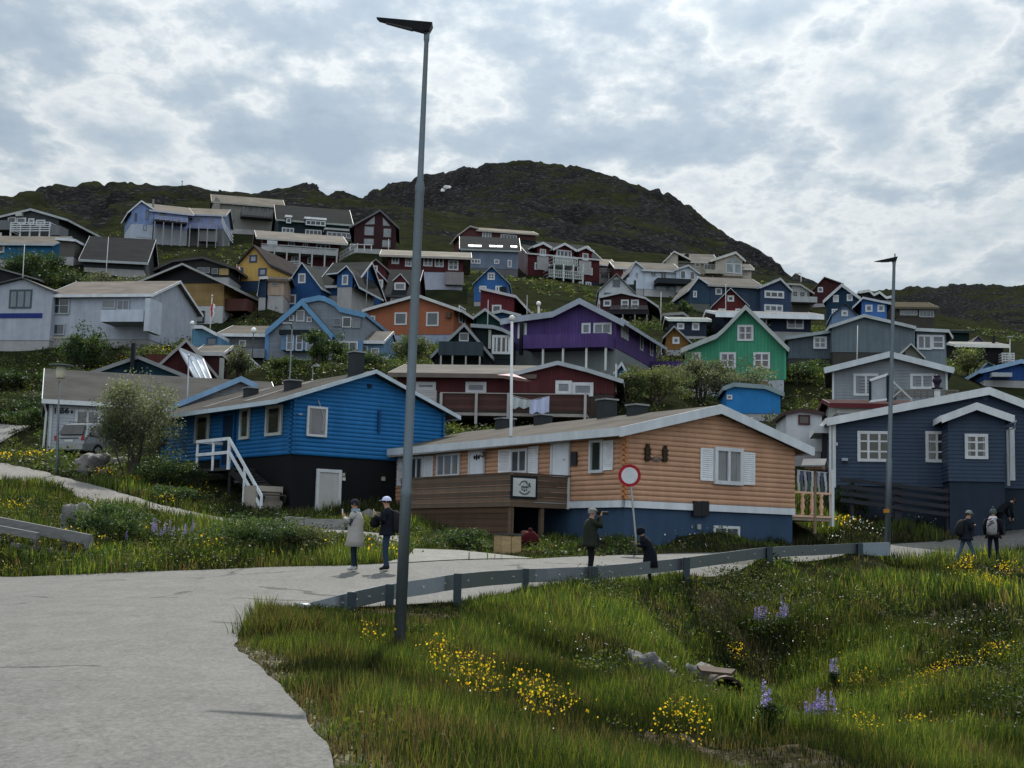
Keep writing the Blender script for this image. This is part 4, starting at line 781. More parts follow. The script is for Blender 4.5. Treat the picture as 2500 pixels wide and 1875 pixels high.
for x in(1110,1185,1338,1413,1568):
    yz_=895+(x-1110)*.02; m=M(); t_=(h.Z(x,yz_,0)-h.ze)/max(.1,(h.zr-h.ze)); 
    for i in range(40):
        Y=-.3+i*.13; zr=h.ze+(h.zr-h.ze)*(Y+.4)/(h.hd+.4)+.16
        if h.fr.uz(T('d',x,yz_),Y)[1]<=zr: break
    a=h.X(x,yz_,Y); s_=(h.zr-h.ze)/(h.hd+.4); m.hexa([h.fr.w(a-.45,Y-.3,zr-.3*s_-.1),h.fr.w(a+.45,Y-.3,zr-.3*s_-.1),h.fr.w(a+.45,Y+.3,zr+.3*s_-.1),h.fr.w(a-.45,Y+.3,zr+.3*s_-.1)],[h.fr.w(a-.45,Y-.3,zr-.3*s_+.14),h.fr.w(a+.45,Y-.3,zr-.3*s_+.14),h.fr.w(a+.45,Y+.3,zr+.3*s_+.14),h.fr.w(a-.45,Y+.3,zr+.3*s_+.14)]); build(m,'skylight',mat((.45,.48,.52),'paint'),h.roof)
# big maroon apartment house
h=House('e',(385,930),208,18,'large maroon apartment house with three dormers and stacked white balconies','apartment_house')
h.long(385,1163,(750,560),800,(800,430),hd=6,wall=(.065,.014,.018),kind='hs',roof=(.025,.035,.038),trim=(.45,.47,.48),found=935,fcol=(.02,.022,.028),og=.3,oe=.3)
m=M(); q_=[(0,h.zb-1),(0,h.zw),(6,h.zr-.1),(12,h.zw),(12,h.zb-1)]; m.prism([h.fr.w(h.A0-.05,y,z) for y,z in q_],[h.fr.w(h.A0+.01,y,z) for y,z in q_]); build(m,'end_wall',mat((.22,.17,.18),'vs'),h.e)
for(x0,xa,x1,ya,ye,w0,w1,yb) in((448,560,655,412,460,492,622,552),(665,792,920,420,488,685,888,575),(928,1020,1112,455,502,945,1082,605)):
    h.gable([(x0,ye-6),(xa,ya),(x1,ye+6)],w0,w1,yb,L=5,y0=-.25,wall=(.09,.015,.02),kind='plain',roof=(.3,.32,.33),trim=(.48,.5,.52),gnd=False,og=.6,bt=.4,found=yb-30)
h.wins((520,478,588,556,2),(700,490,866,572,4),(980,524,1046,602),Y=-.28,fw=.18)
h.wins((464,626,532,702,2),(564,636,632,716,2),(925,672,990,742,2),(1024,680,1090,760,2),(455,780,520,856,2),(556,788,618,862,2),(1014,834,1076,906,2),(695,655,870,720,5),(915,830,985,900,2),(700,790,860,850,4),Y=-.02,fw=.16)
h.rail(668,928,572,648,-2.5,n=14,nr=2,post=.1,col=(.42,.46,.45)); h.rail(622,992,712,790,-2.8,n=18,nr=2,post=.1,col=(.42,.46,.45))
h.box(668,642,928,655,-2.5,0,(.4,.43,.42),name='balcony'); h.box(622,782,992,795,-2.8,0,(.4,.43,.42),name='balcony'); h.posts((675,776,882,985),640,935,-2.7,col=(.45,.48,.47),w=.2); h.box(660,855,990,866,-2.75,-2.6,(.42,.45,.44),name='lower_rail')
h=House('e',(1168,800),216,8,'grey balconied house with a tan roof right of the maroon apartment house')
h.long(1165,1325,(1250,655),790,(1250,598),hd=4,wall=(.15,.15,.15),roof=(.42,.37,.31)); h.rail(1165,1330,690,745,-1.5,col=(.3,.3,.3),n=8,nr=2); h.posts((1170,1265,1325),745,840,-1.4,col=(.3,.3,.3),w=.2)
h=House('e',(1380,770),210,6,'small red house with a tan roof behind the white gable')
h.long(1345,1560,(1450,692),790,(1430,628),hd=4,wall=(.09,.03,.03),roof=(.4,.36,.3)); h.wins((1422,698,1478,762,2),fw=.16)
h=House('e',(1155,1060),150,-2,'white steep gable house above the maroon veranda house')
h.gable([(1150,935),(1350,752),(1565,968)],1158,1545,1075,L=8,wall=WHT,kind='plain',roof=(.08,.09,.09),trim=(.3,.35,.36),tk=.08,bt=.16); h.wins((1308,808,1388,888),(1215,948,1292,980),col=(.1,.14,.16),fw=.14); h.box(1540,815,1560,940,2,2.6,BLK,name='chimney',parent=h.roof); h.box(1465,788,1560,860,4,8,(.4,.45,.52),'plain','rear_wing')
h=House('e',(1170,1140),134,-9,'maroon veranda house in front of the white steep gable house')
h.gable([(1165,1008),(1400,955),(1660,1015),(1800,1110)],1172,1680,1140,L=8,wall=(.045,.018,.022),kind='vs',roof=(.3,.28,.26),trim=(.36,.38,.4),found=1240,fcol=(.05,.05,.055),bt=.22); h.wins((1208,1028,1292,1098),(1398,1025,1484,1122,1,2),(1506,1025,1592,1122,1,2),fw=.14)
h.rail(1290,1680,1090,1135,-2.2,col=(.08,.08,.085),n=8,nr=3); h.box(1285,1135,1690,1180,-2.2,0,(.02,.02,.024),name='veranda_floor'); h.posts((1420,1550,1680),1180,1290,-2,col=(.15,.15,.15),w=.14)
h=House('f',(320,950),184,6,'white L shaped house with a tan roof and dark balcony')
h.long(318,690,(500,718),915,(450,640),hd=4.5,wall=(.42,.47,.55),kind='plain',roof=(.27,.25,.22),trim=(.45,.47,.5),found=950,fcol=(.35,.36,.38))
h.gable([(145,745),(230,618),(325,695)],160,318,905,L=8,y0=.05,wall=(.44,.49,.58),kind='plain',roof=(.3,.27,.24),trim=(.45,.47,.5),gnd=False)
h.gable([(658,708),(800,660),(925,752)],668,905,950,L=8,y0=-.6,wall=(.44,.49,.56),kind='plain',roof=(.3,.27,.24),trim=(.4,.43,.48),found=975,fcol=(.03,.05,.09),gnd=False)
h.wins((708,710,772,805),(810,718,872,812),(710,868,765,928,2),Y=-.65,fw=.13); h.wins((395,724,446,772,2),(415,860,456,918,2),(555,875,596,930,2),(500,730,560,800,2),fw=.12,col=(.25,.28,.32)); h.wins((232,730,256,785)); h.deck(465,830,795,852,-2.2,(.025,.03,.035),'vs')
h=House('f',(555,760),210,3,'cream hilltop house with a tall gabled picture window')
CRM=(.36,.33,.28); h.gable([(535,618),(645,508),(830,600)],552,685,760,L=8,wall=CRM,kind='plain',roof=(.27,.25,.23),trim=(.5,.5,.47),found=800,fcol=(.12,.1,.08))
h.long(680,1100,(900,625),745,(850,540),hd=4,y0=1.5,wall=CRM,kind='plain',roof=(.27,.25,.23),trim=(.45,.45,.42),gnd=False,found=800,fcol=(.12,.1,.08))
h.gable([(1035,605),(1312,515),(1418,608)],1090,1382,765,L=8,y0=-.8,wall=CRM,kind='plain',roof=(.25,.23,.21),trim=(.5,.5,.47),bt=.4,found=830,fcol=(.12,.1,.08)); h.wins((1203,632,1288,738),(1294,635,1372,746),Y=-.82,fw=.13,gc=glass((.14,.18,.2))); h.tri([(1208,628),(1285,560),(1285,628)],-.86,glass((.14,.18,.2)),name='gable_window'); h.tri([(1296,630),(1296,560),(1368,630)],-.86,glass((.14,.18,.2)),name='gable_window')
h.long(1382,1480,(1430,700),830,(1420,650),hd=3,y0=0,wall=CRM,kind='plain',roof=(.3,.28,.26),trim=(.5,.5,.47),gnd=False); h.wins((1390,700,1438,750),(868,625,928,672),(965,640,1080,705,3),Y=-.02,fw=.12,col=(.3,.29,.26)); h.box(765,530,805,562,1,1.8,BLK,name='chimney',parent=h.roof); h.deck(985,1185,705,742,-1.8,(.33,.31,.27),'plain')
h=House('f',(1035,1200),158,7,'navy house with a long tan roof and a triple window gable')
h.long(1035,1580,(1300,885),1200,(1300,808),hd=4.5,wall=NAVY,kind='vs',roof=(.24,.22,.2),trim=(.3,.3,.28),found=1240,fcol=(.07,.07,.06))
h.gable([(795,935),(910,788),(1022,865)],815,1035,1065,L=8,y0=.05,wall=(.03,.055,.09),kind='vs',roof=(.3,.28,.25),trim=(.42,.44,.46),gnd=False,found=1180,fcol=(.1,.11,.1))
h.gable([(1570,895),(1795,802),(1925,935)],1580,1905,1190,L=8,y0=-.8,wall=(.035,.055,.105),kind='vs',roof=(.28,.27,.25),trim=(.38,.4,.42),gnd=False,bt=.32); h.wins((1620,930,1832,1010,3),(1617,1078,1820,1160,3),Y=-.82,fw=.2); h.wins((850,930,890,1002),(1090,900,1160,972),fw=.13)
h=House('f',(1055,1400),136,-4,'dark red steep gable house with small white windows behind the green roof')
h.gable([(1048,1108),(1255,908),(1455,1098)],1055,1445,1400,L=8,wall=(.085,.02,.02),kind='vs',roof=(.1,.09,.09),trim=(.42,.42,.44),tk=.08,bt=.18); h.wins((1220,980,1292,1046),(1122,1122,1200,1168),(1305,1122,1362,1170),fw=.15)
h=House('m',(660,640),118,0,'navy flat roofed long house with a bright white fascia behind the green house')
h.long(735,1680,(1300,530),700,(1300,508),hd=5,wall=(.02,.03,.055),kind='vs',roof=(.4,.4,.4),trim=(.62,.65,.7),bh=.4,og=.8,oe=1.2); h.wins((1418,560,1602,678,2),(1150,555,1245,642),(1190,560,1245,640),fw=.12,gc=glass((.09,.1,.13))); h.box(1500,555,1512,560,0,1,(.1,.1,.1)) if 0 else None
h=House('l',(1510,740),118,-2,'dark navy cottage with a white roof strip behind the ochre cabin')
h.long(1512,1880,(1700,590),750,(1700,568),hd=4,wall=(.02,.03,.05),kind='vs',roof=(.5,.52,.5),trim=(.55,.6,.58),bh=.2,oe=.3); h.wins((1722,612,1802,692),(1560,615,1638,682),fw=.13)
h=House('l',(1430,600),124,-4,'small grey hut with a bent roof above the dark navy cottage','hut','hut')
h.gable([(1410,530),(1630,515),(1690,560)],1430,1660,615,L=4,wall=(.12,.12,.12),kind='plain',roof=(.15,.14,.13),trim=(.2,.2,.2))
h=House('l',(1440,860),108,-4,'ochre brown cabin with a steep grey roof left of the green house','cabin')
h.gable([(1415,775),(1530,655),(1722,838)],1440,1690,900,L=5,wall=(.19,.10,.03),kind='hs',roof=(.2,.2,.19),trim=(.24,.25,.25),tk=.1,bt=.24); h.wins((1512,765,1588,840),fw=.15)
h=House('f',(1920,1040),172,2,'pale house with a white balcony band at the foot of the hill crest')
h.gable([(1870,860),(2010,868),(2158,962)],1918,2110,1050,L=7,wall=(.3,.31,.31),kind='plain',roof=(.19,.17,.15),trim=(.3,.29,.27),found=1120,fcol=(.08,.08,.07)); h.deck(1915,2190,990,1052,-1.5,(.33,.35,.36),'plain'); h.wins((1935,940,1970,985),(2010,945,2050,990),(2085,950,2108,990),col=(.06,.05,.05))
h=House('m',(1700,390),178,-4,'dark red house at the skyline, right of the hill')
h.gable([(1690,268),(1825,122),(2030,195)],1712,1990,400,L=9,wall=(.045,.015,.018),kind='vs',roof=(.08,.07,.07),trim=(.12,.1,.09),tk=.1,bt=.2); h.wins((1752,225,1810,282),fw=.15)
h=House('g',(78,1230),156,-18,'dark teal gable house with white bargeboards at the skyline')
h.gable([(42,1048),(245,865),(442,1010)],78,420,1240,L=12,wall=(.012,.035,.065),kind='vs',roof=(.09,.09,.085),trim=(.45,.47,.5),bt=.4); h.wins((150,975,212,1052,2),(298,965,362,1040),(135,1125,200,1190,2),fw=.16,gc=glass((.2,.22,.25)))
h=House('g',(430,1010),170,-6,'row of small dark roofed houses with wavy white eaves on the skyline')
h.gable([(430,945),(540,928),(592,975),(652,945),(725,1005),(795,992)],440,780,1030,L=8,wall=(.02,.02,.025),kind='vs',roof=(.2,.2,.2),trim=(.5,.52,.53),bt=.35)
h=House('g',(460,1240),140,-10,'cornflower blue house with two square white windows')
h.gable([(368,1105),(472,1005),(782,1070)],458,730,1245,L=8,wall=(.05,.14,.38),kind='plain',roof=(.25,.25,.25),trim=(.4,.44,.5),tk=.1,bt=.3); h.wins((498,1080,576,1158),(628,1080,706,1158),fw=.17,gc=glass((.08,.09,.1)))
h=House('g',(135,1300),124,-8,'small pale blue gable in front of the dark teal house')
h.gable([(130,1195),(282,1068),(412,1192)],138,400,1330,L=5,wall=(.13,.2,.32),kind='plain',roof=(.2,.22,.24),trim=(.17,.26,.4),tk=.06,bt=.12); h.wins((238,1140,312,1206),fw=.17)
h=House('g',(840,1230),152,-4,'brown house with an ochre turf roof and pale glazed front on the right slope')
h.long(835,1250,(1000,1118),1215,(1000,1065),hd=5,wall=(.06,.05,.04),roof=(.10,.08,.04),trim=(.08,.07,.05),found=1290,fcol=(.05,.045,.04)); h.wins((870,1122,1060,1195,5),(1080,1130,1240,1215,4),col=(.28,.3,.32),fw=.1)
h=House('n',(1420,370),134,-2,'long dark green shed roof at the far right','shed','shed')
h.long(1415,1620,(1500,268),375,(1500,258),hd=4,wall=(.008,.02,.02),kind='vs',roof=(.02,.035,.035),trim=(.02,.03,.03))
h=House('n',(1770,630),118,-3,'black flat roofed house with a bright roof line and white railing at the far right')
h.long(1500,1990,(1700,420),630,(1700,392),hd=4,wall=(.012,.012,.014),kind='vs',roof=(.5,.5,.48),trim=(.62,.63,.6),bh=.25); h.rail(1975,2100,495,600,-1,n=4,nr=4,post=.1); h.box(1880,310,1900,390,2,2.5,BLK,name='chimney',parent=h.roof)
h=House('n',(1660,385),126,-3,'tiny lilac gable above the bright roof line at the far right')
h.gable([(1652,385),(1718,315),(1792,385)],1662,1785,420,L=4,wall=(.12,.13,.2),kind='plain',roof=(.2,.2,.2),trim=(.3,.32,.34),tk=.06,bt=.14)
h=House('n',(1780,745),92,-6,'royal blue gable house cut by the right edge of the picture')
h.gable([(1738,702),(2185,590),(2700,730)],1775,2650,790,L=9,wall=(.02,.06,.2),kind='vs',roof=(.25,.27,.28),trim=(.22,.33,.48),bt=.3); h.box(1870,705,2085,750,-.8,0,(.33,.36,.4),'plain','terrace_wall')
h=House('n',(1770,680),96,-6,'tiny turquoise gable beside the royal blue house','shed','shed')
h.gable([(1760,672),(1825,600),(1885,635)],1770,1878,720,L=3,wall=(.05,.17,.28),kind='plain',roof=(.2,.25,.3),trim=(.25,.35,.4),tk=.06,bt=.12)
h=House('n',(900,500),86,-6,'pale gabled dormer hut rising behind the mid grey clapboard house','hut','hut')
h.gable([(895,500),(992,405),(1140,555)],925,1110,620,L=4,wall=(.16,.17,.15),kind='plain',roof=(.25,.25,.24),trim=(.36,.38,.38),tk=.08,bt=.2)
h=House('d',(1130,1500),146,-2,'clear blue gable house with white cross windows in the middle of the slope')
h.gable([(1128,1300),(1328,1112),(1525,1302)],1135,1512,1490,L=8,wall=(.035,.115,.30),kind='vs',roof=(.15,.17,.18),trim=(.38,.43,.45),tk=.08,bt=.16); h.wins((1284,1176,1364,1254,2,2),(1195,1318,1272,1385,2),(1368,1318,1440,1385,2),fw=.16)
h=House('h',(-60,800),108,-10,'big white house with a royal blue stripe and a concrete balcony, left edge')
WW=(.33,.36,.42); h.gable([(-420,290),(235,130),(552,268)],-400,535,800,L=7,wall=WW,kind='plain',roof=(.3,.28,.26),trim=(.10,.11,.13),tk=.08,bt=.16,og=.3)
h.wins((102,252,345,455,3),col=(.06,.08,.10),fw=.12,gc=glass((.10,.13,.16))); h.box(-380,508,455,560,-.04,.0,(.02,.035,.17),'plain','blue_stripe')
h.long(535,1605,(1000,322),790,(1000,185),hd=4.5,y0=.6,wall=WW,kind='plain',roof=(.33,.29,.26),trim=(.55,.57,.6),gnd=False); h.wins((538,330,752,520,2,2),(1262,362,1400,480,2),(1100,360,1250,460),(495,615,560,700),(575,620,700,745),Y=.55,fw=.1,col=(.3,.33,.37))
h.deck(1095,1555,470,600,-1.6,(.42,.46,.54),'plain',Yb=.6); h.box(1560,345,1612,700,-1.6,.6,(.42,.46,.52),'plain','end_buttress'); h.rail(560,850,765,805,-1,col=(.3,.27,.2),n=10,nr=1,name='garden_railing')
h=House('h',(-20,120),120,-6,'dark garage roof behind the big white house, left edge','garage','garage')
h.gable([(-200,-30),(20,40),(430,155)],-150,330,170,L=6,wall=(.02,.02,.022),kind='plain',roof=(.05,.05,.05),trim=(.16,.17,.17),tk=.1,bt=.2)
# ================= terrain
def g3(p,D): v=P(p,D); GC.append(tuple(v)); return v
for p in [(974,1598,21),(859,1492,27),(951,1482,28.5),(1116,1479,29.2),(1282,1444,33),(1450,1438,34.5),(1675,1413,37.5),(1877,1368,41.5),(2115,1345,46),
 (850,1390,36),(1014,1376,37.6),(1300,1368,40),(1754,1352,45),(2166,1325,53),(2500,1311,59),(2230,1374,47.8),(2500,1352,52),(0,1409,39),(500,1394,38),(250,1402,38.4),
 (850,1875,10.1),(707,1680,15),(641,1623,17.3),(600,1585,18.8),(650,1530,22.6),(727,1487,26.5),
 (1250,1600,22.5),(1250,1850,11.5),(1380,1700,18.5),(1500,1850,13.5),(1500,1700,20),(1500,1600,26),(1500,1550,30.5),(1500,1482,33),(1600,1640,29),(1600,1560,33),(1600,1480,35.3),
 (1740,1722,33.3),(1740,1600,35),(1740,1500,36.6),(1740,1430,38.3),(1820,1765,31.5),(1900,1760,31),(1900,1860,24.5),(1900,1600,35.5),(1900,1450,39.7),(2000,1870,23),(2100,1700,32),(2100,1800,27),(2100,1550,36),(2100,1450,41),
 (2300,1600,33),(2300,1500,37),(2300,1420,42),(2300,1850,22),(2300,1720,28),(2450,1700,26),(2450,1860,19),(2450,1560,34),(2450,1450,39),(2450,1380,45),(2200,1395,45.5),
 (200,1345,42.5),(80,1300,46),(0,1240,52),(0,1180,58),(300,1300,47),(450,1335,42.5),(150,1195,56),(600,1340,42),(700,1345,41),(350,1245,51),
 (0,1150,61),(104,1165,60),(270,1205,56.5),(500,1265,52),(700,1285,50),(850,1305,47),(960,1325,45),(640,1312,47),
 (150,1300,48),(60,1052,90),(0,1085,84),(60,980,98),(0,900,104),(100,1120,66),(400,1190,60),(330,1150,66),
 (1900,1270,54),(2000,1290,54),(2150,1290,57),(2300,1280,60),(2450,1290,60),(2050,1240,58),(2250,1225,60),(1700,1325,48.5),(1800,1310,50.5),(1760,1345,46.3),(1560,1352,44),
 (350,880,100),(250,850,106),(1000,1000,66),(1850,900,92),(1650,940,84),(1600,980,78),(1500,950,80),(1950,930,94),(2080,950,88),(2400,900,98),(2490,930,96),(650,880,96),(800,900,90),(950,900,88),
 (1150,760,122),(1250,740,140),(1100,700,155),(1600,760,140),(1700,720,160),(1000,670,170),(350,720,150),(280,640,175),(480,640,180),(600,620,190),(880,640,165),(1450,720,150),(1800,760,150),(1350,720,160),
 (100,600,240),(300,540,250),(50,520,280),(600,520,270),(900,600,230),(900,520,330),(1100,600,260),(1100,500,380),(1300,600,270),(1300,500,370),(1500,620,240),(1500,540,360),(1700,640,260),(1700,580,380),(1850,680,300),
 (2300,800,300),(2200,760,480),(2450,850,180),(2450,780,400),(2300,740,560),(2500,740,560),(2350,860,150)]:
    g3(p[:2],p[2])
for v in [(0,0,0),(3,4,-.35),(-3,2,0),(-12,2,0),(-17,12,.05),(-17.5,20,.15),(-18,30,.4),(4,8,-.8),(3.2,13,-.85),(8,12,-1.6),(12,20,-1.6),(16,8,-1.9),(0,-8,0),(-12,-8,0),(0,-60,-2),(-60,-30,0),(60,-30,-3),(-60,30,3),(-40,20,1),(30,20,-1),(60,40,1),(-25,40,2.2),(30,60,3),(45,62,3.4),(28,56,2.4),
          (-80,100,16),(80,100,8),(-140,200,45),(150,200,20),(-300,0,5),(300,0,-5),(0,-300,-10),(-40,60,6),(50,80,6)]: GC.append(v)
SKY=[(-500,430),(-200,440),(0,447),(41,462),(68,468),(108,472),(167,478),(201,473),(215,463),(233,460),(267,465),(339,467),(407,470),(466,478),(497,486),(560,484),(616,478),(702,467),(725,456),(775,458),(837,461),(880,471)]
SKM=[(905,461),(934,460),(966,450),(1020,443),(1060,441),(1078,437),(1099,425),(1126,419),(1187,420),(1230,416),(1262,423),(1275,418),(1298,419),(1347,426),(1400,428),(1450,440),(1503,458),(1560,478),(1625,500),(1660,508),(1692,518),(1715,527),(1737,552),(1767,578),(1792,592),(1828,608),(1853,617),(1880,636),(1918,667),(1943,694),(1990,730)]
SKR=[(2060,712),(2127,701),(2167,697),(2199,694),(2233,700),(2253,703),(2294,694),(2328,692),(2362,691),(2418,707),(2475,706),(2500,715),(2700,720),(3000,700)]
def sky_ctrl(pts,D):
    for x,y in pts:
        v=P((x,y),D); GC.append(tuple(v)); w=P((x,y),D*1.25); GC.append((w.x,w.y,v.z*.8)); w=P((x,y),D*1.8); GC.append((w.x,w.y,v.z*.55))
sky_ctrl(SKY,330)
for x,y in SKM:
    D=500 if x<1450 else 500-(x-1450)*.30
    v=P((x,y),D); GC.append(tuple(v)); w=P((x,y),D*1.22); GC.append((w.x,w.y,v.z*.78)); w=P((x,y),D*1.7); GC.append((w.x,w.y,v.z*.5))
sky_ctrl(SKR,720)
G=np.array(GC,float)
# merge near duplicates
keep=[]
for i,g in enumerate(G):
    ok=True
    for j in keep:
        d=math.hypot(G[j][0]-g[0],G[j][1]-g[1]); R_=math.hypot(g[0],g[1])
        if d<.012*R_+.05: ok=False; break
    if ok: keep.append(i)
G=G[keep]; n=len(G)
def kern(A,B): return -np.sqrt(((A[:,None,:2]-B[None,:,:2])**2).sum(-1)+.04)
K=kern(G,G); rr=np.hypot(G[:,0],G[:,1]); K[np.arange(n),np.arange(n)]+= np.where(rr>60,rr*.012,.02)
Am=np.zeros((n+3,n+3)); Am[:n,:n]=K; Am[:n,n]=1; Am[:n,n+1:]=G[:,:2]; Am[n,:n]=1; Am[n+1:,:n]=G[:,:2].T
wts=np.linalg.solve(Am,np.concatenate([G[:,2],[0,0,0]]))
GP_=G.copy()
def zg_np(x,y):
    x=np.asarray(x,float).ravel(); y=np.asarray(y,float).ravel(); out=np.empty(len(x)); Q=np.stack([x,y],1)
    for i in range(0,len(x),20000):
        q=Q[i:i+20000]; out[i:i+20000]=kern(q,GP_)@wts[:-3]+wts[-3]+q@wts[-2:]
    return out
def zg(x,y): return float(zg_np([x],[y])[0])
# ---- roads
RN=[(-.2,-8),(-.3,3),(-1.18,10.3),(-2.3,15),(-3.0,17.3),(-3.5,18.8),(-4.1,22.6),(-3.9,26.2),(-3.2,27.2),(-2.3,28.5),(-1.0,29.6),(.4,33.2),(4.6,38.2),(7.6,42),(11.4,46.2),(16.6,50.5),(24,55),(40,61)]
RF=[(-20,-8),(-20,3),(-21,12),(-22,20),(-23,27),(-22,33),(-19,38.2),(-13.9,38.6),(-8.1,38),(-4.2,36.8),(-2.5,37.6),(.57,40),(3.5,42.5),(7.3,45.8),(13.9,52.6),(20.7,57.5),(28,61.5),(44,68)]
def strip(N_,F_,nl,sub,lift,wob=0):
    def res(p):
        out=[]
        for k in range(len(p)-1):
            for j in range(sub): t=j/sub; out.append((p[k][0]*(1-t)+p[k+1][0]*t,p[k][1]*(1-t)+p[k+1][1]*t))
        out.append(p[-1]); return out
    a,b=res(N_),res(F_); V=[]
    for k,(p,q) in enumerate(zip(a,b)):
        for j in range(nl+1):
            t=j/nl; x=p[0]*(1-t)+q[0]*t; y=p[1]*(1-t)+q[1]*t
            if wob and j in(0,nl): x+=wob*noise.noise(Vector((x*2.6,y*2.6,0))); y+=wob*noise.noise(Vector((x*2.6,y*2.6,9)))
            V.append((x,y))
    V=np.array(V); z=zg_np(V[:,0],V[:,1])+lift
    Fs=[(k*(nl+1)+j,k*(nl+1)+j+1,(k+1)*(nl+1)+j+1,(k+1)*(nl+1)+j) for k in range(len(a)-1) for j in range(nl)]
    return np.column_stack([V,z]),Fs,a+b[::-1]
def pip(x,y,poly):
    c=np.zeros(len(x),bool); j=len(poly)-1
    for i in range(len(poly)):
        xi,yi=poly[i]; xj,yj=poly[j]
        if yi!=yj: c^=((yi>y)!=(yj>y))&(x<(xj-xi)*(y-yi)/(yj-yi)+xi)
        j=i
    return c
rv,rf,POLY1=strip(RN,RF,24,8,.03,.06)
def pts_px(L): return [tuple(P(p[:2],p[2]).xy) for p in L]
PU=pts_px([(-150,1120,66),(0,1128,64.5),(104,1150,62),(150,1157,60.5),(270,1192,57.5),(400,1229,54.5),(500,1255,53),(700,1270,51.5),(860,1288,49),(1000,1310,47)])
PL=pts_px([(-150,1170,60),(0,1176,58.5),(90,1180,58),(160,1200,55.8),(240,1238,52.5),(350,1260,51.5),(470,1278,50),(640,1302,48),(850,1320,45.5),(960,1335,44)])
pv,pf,POLY2=strip(PL,PU,6,6,.04,.3)
DU=pts_px([(1000,1366,39.5),(1010,1352,42.2),(1120,1358,42.2),(1300,1367,40.2)]); DL=[(-3.2,37.3),(-2.5,37.5),(-1,38.8),(.5,40)]
UP=pts_px([(-200,1045,92),(-20,1049,91),(98,1051,90)]); UL=pts_px([(-200,1095,82),(-20,1092,83),(85,1062,88)])
uv,uf,POLY3=strip(UL,UP,4,4,.06)
dv,df,POLY4=strip(DL,DU,4,6,.05)
def asphalt(name,c1,c2,sc=1,cracks=True):
    m,nt,b=base(name,.8,.10); ps=pos(nt)
    n1=noisen(nt,.35*sc,6,ps,.6); n2=noisen(nt,22,4,vmul(nt,ps,(1,.5,1)),.8); n3=noisen(nt,2.2,6,vmul(nt,ps,(1,.4,1)),.68); n4=noisen(nt,9,5,vmul(nt,ps,(1,.45,1)),.75)
    c=mixc(nt,n1,c1,c2); s=mathn(nt,'ADD',mathn(nt,'MULTIPLY',n2,1.3),mathn(nt,'ADD',mathn(nt,'MULTIPLY',n3,.5),mathn(nt,'MULTIPLY',n4,.6)))
    s=mathn(nt,'SUBTRACT',mathn(nt,'MULTIPLY',s,1.25),.55)
    if cracks:
        v=nt.nodes.new('ShaderNodeTexVoronoi'); v.feature='DISTANCE_TO_EDGE'; v.inputs['Scale'].default_value=.16
        nv=nt.nodes.new('ShaderNodeVectorMath'); nv.operation='ADD'; nt.links.new(ps,nv.inputs[0])
        nn=nt.nodes.new('ShaderNodeTexNoise'); nn.inputs['Scale'].default_value=.8; nn.inputs['Detail'].default_value=5; nt.links.new(ps,nn.inputs['Vector']); nt.links.new(vmul(nt,nn.outputs['Color'],(1.6,1.6,0)),nv.inputs[1]); nt.links.new(nv.outputs[0],v.inputs['Vector'])
        cr=mathn(nt,'LESS_THAN',v.outputs['Distance'],.009); mk=mathn(nt,'GREATER_THAN',noisen(nt,.22,2,ps),.5)
        s=mathn(nt,'MULTIPLY',s,mathn(nt,'SUBTRACT',1,mathn(nt,'MULTIPLY',mathn(nt,'MULTIPLY',cr,mk),.55)))
    cc=nt.nodes.new('ShaderNodeCombineColor')
    for i in range(3): nt.links.new(s,cc.inputs[i])
    nt.links.new(mixc(nt,1.,c,cc.outputs[0],'MULTIPLY'),b.inputs['Base Color']); bump(nt,b,mathn(nt,'ADD',n4,n2),.008,.9); return m
def mesh_np(name,V,Fs,mt,kind='structure',smooth=True,label=None,cat=None):
    me=bpy.data.meshes.new(name); me.from_pydata([tuple(v) for v in V],[],Fs); me.materials.append(mt)
    if smooth: me.polygons.foreach_set('use_smooth',[True]*len(me.polygons))
    o=new_obj(name,me); return tag(o,label,cat,None,kind)
mesh_np('road',rv,rf,asphalt('asphalt',(.095,.095,.092),(.145,.143,.136)),label='pale worn asphalt road curving from the lower left past the guardrail',cat='road')
mesh_np('gravel_path',pv,pf,asphalt('packed_gravel',(.10,.095,.09),(.2,.19,.18),3,False),label='rough pale path climbing left of the blue log house',cat='path')
mesh_np('upper_road',uv,uf,asphalt('upper_asphalt',(.13,.13,.13),(.18,.18,.17),1,False),label='short piece of pale road at the left edge',cat='road')
mesh_np('driveway',dv,df,asphalt('driveway_asphalt',(.14,.14,.13),(.19,.185,.175),2,False),label='pale forecourt before the wooden deck wall',cat='driveway')
# ---- terrain mesh (polar)
az=np.concatenate([np.arange(-180,-32,6.),np.arange(-32,-23,.8),np.arange(-23,23,.085),np.arange(23,32,.8),np.arange(32,180,6.)]); az=np.unique(np.round(az,4))
rs=[1.5]
while rs[-1]<1500: rs.append(rs[-1]*(1.016 if rs[-1]<60 else 1.0125))
rs=np.array(rs); A_,R_=np.meshgrid(np.radians(az),rs); X=(R_*np.sin(A_)).ravel(); Y=(R_*np.cos(A_)).ravel()
Z=zg_np(X,Y)
inroad=pip(X,Y,POLY1)|pip(X,Y,POLY2)|pip(X,Y,POLY3)|pip(X,Y,POLY4)
H_=np.array(HC); dmin=np.full(len(X),1e9)
for hx,hy,hr in HC: dmin=np.minimum(dmin,np.hypot(X-hx,Y-hy)-hr)
Rr=R_.ravel(); amp=np.clip((Rr-25)/60,0,1)*.35+np.clip((Rr-195)/110,0,1)*5.5
amp*=np.clip(dmin/10,0,1)
dense=(np.abs(A_.ravel())<rad(27))
dz=np.zeros(len(X))
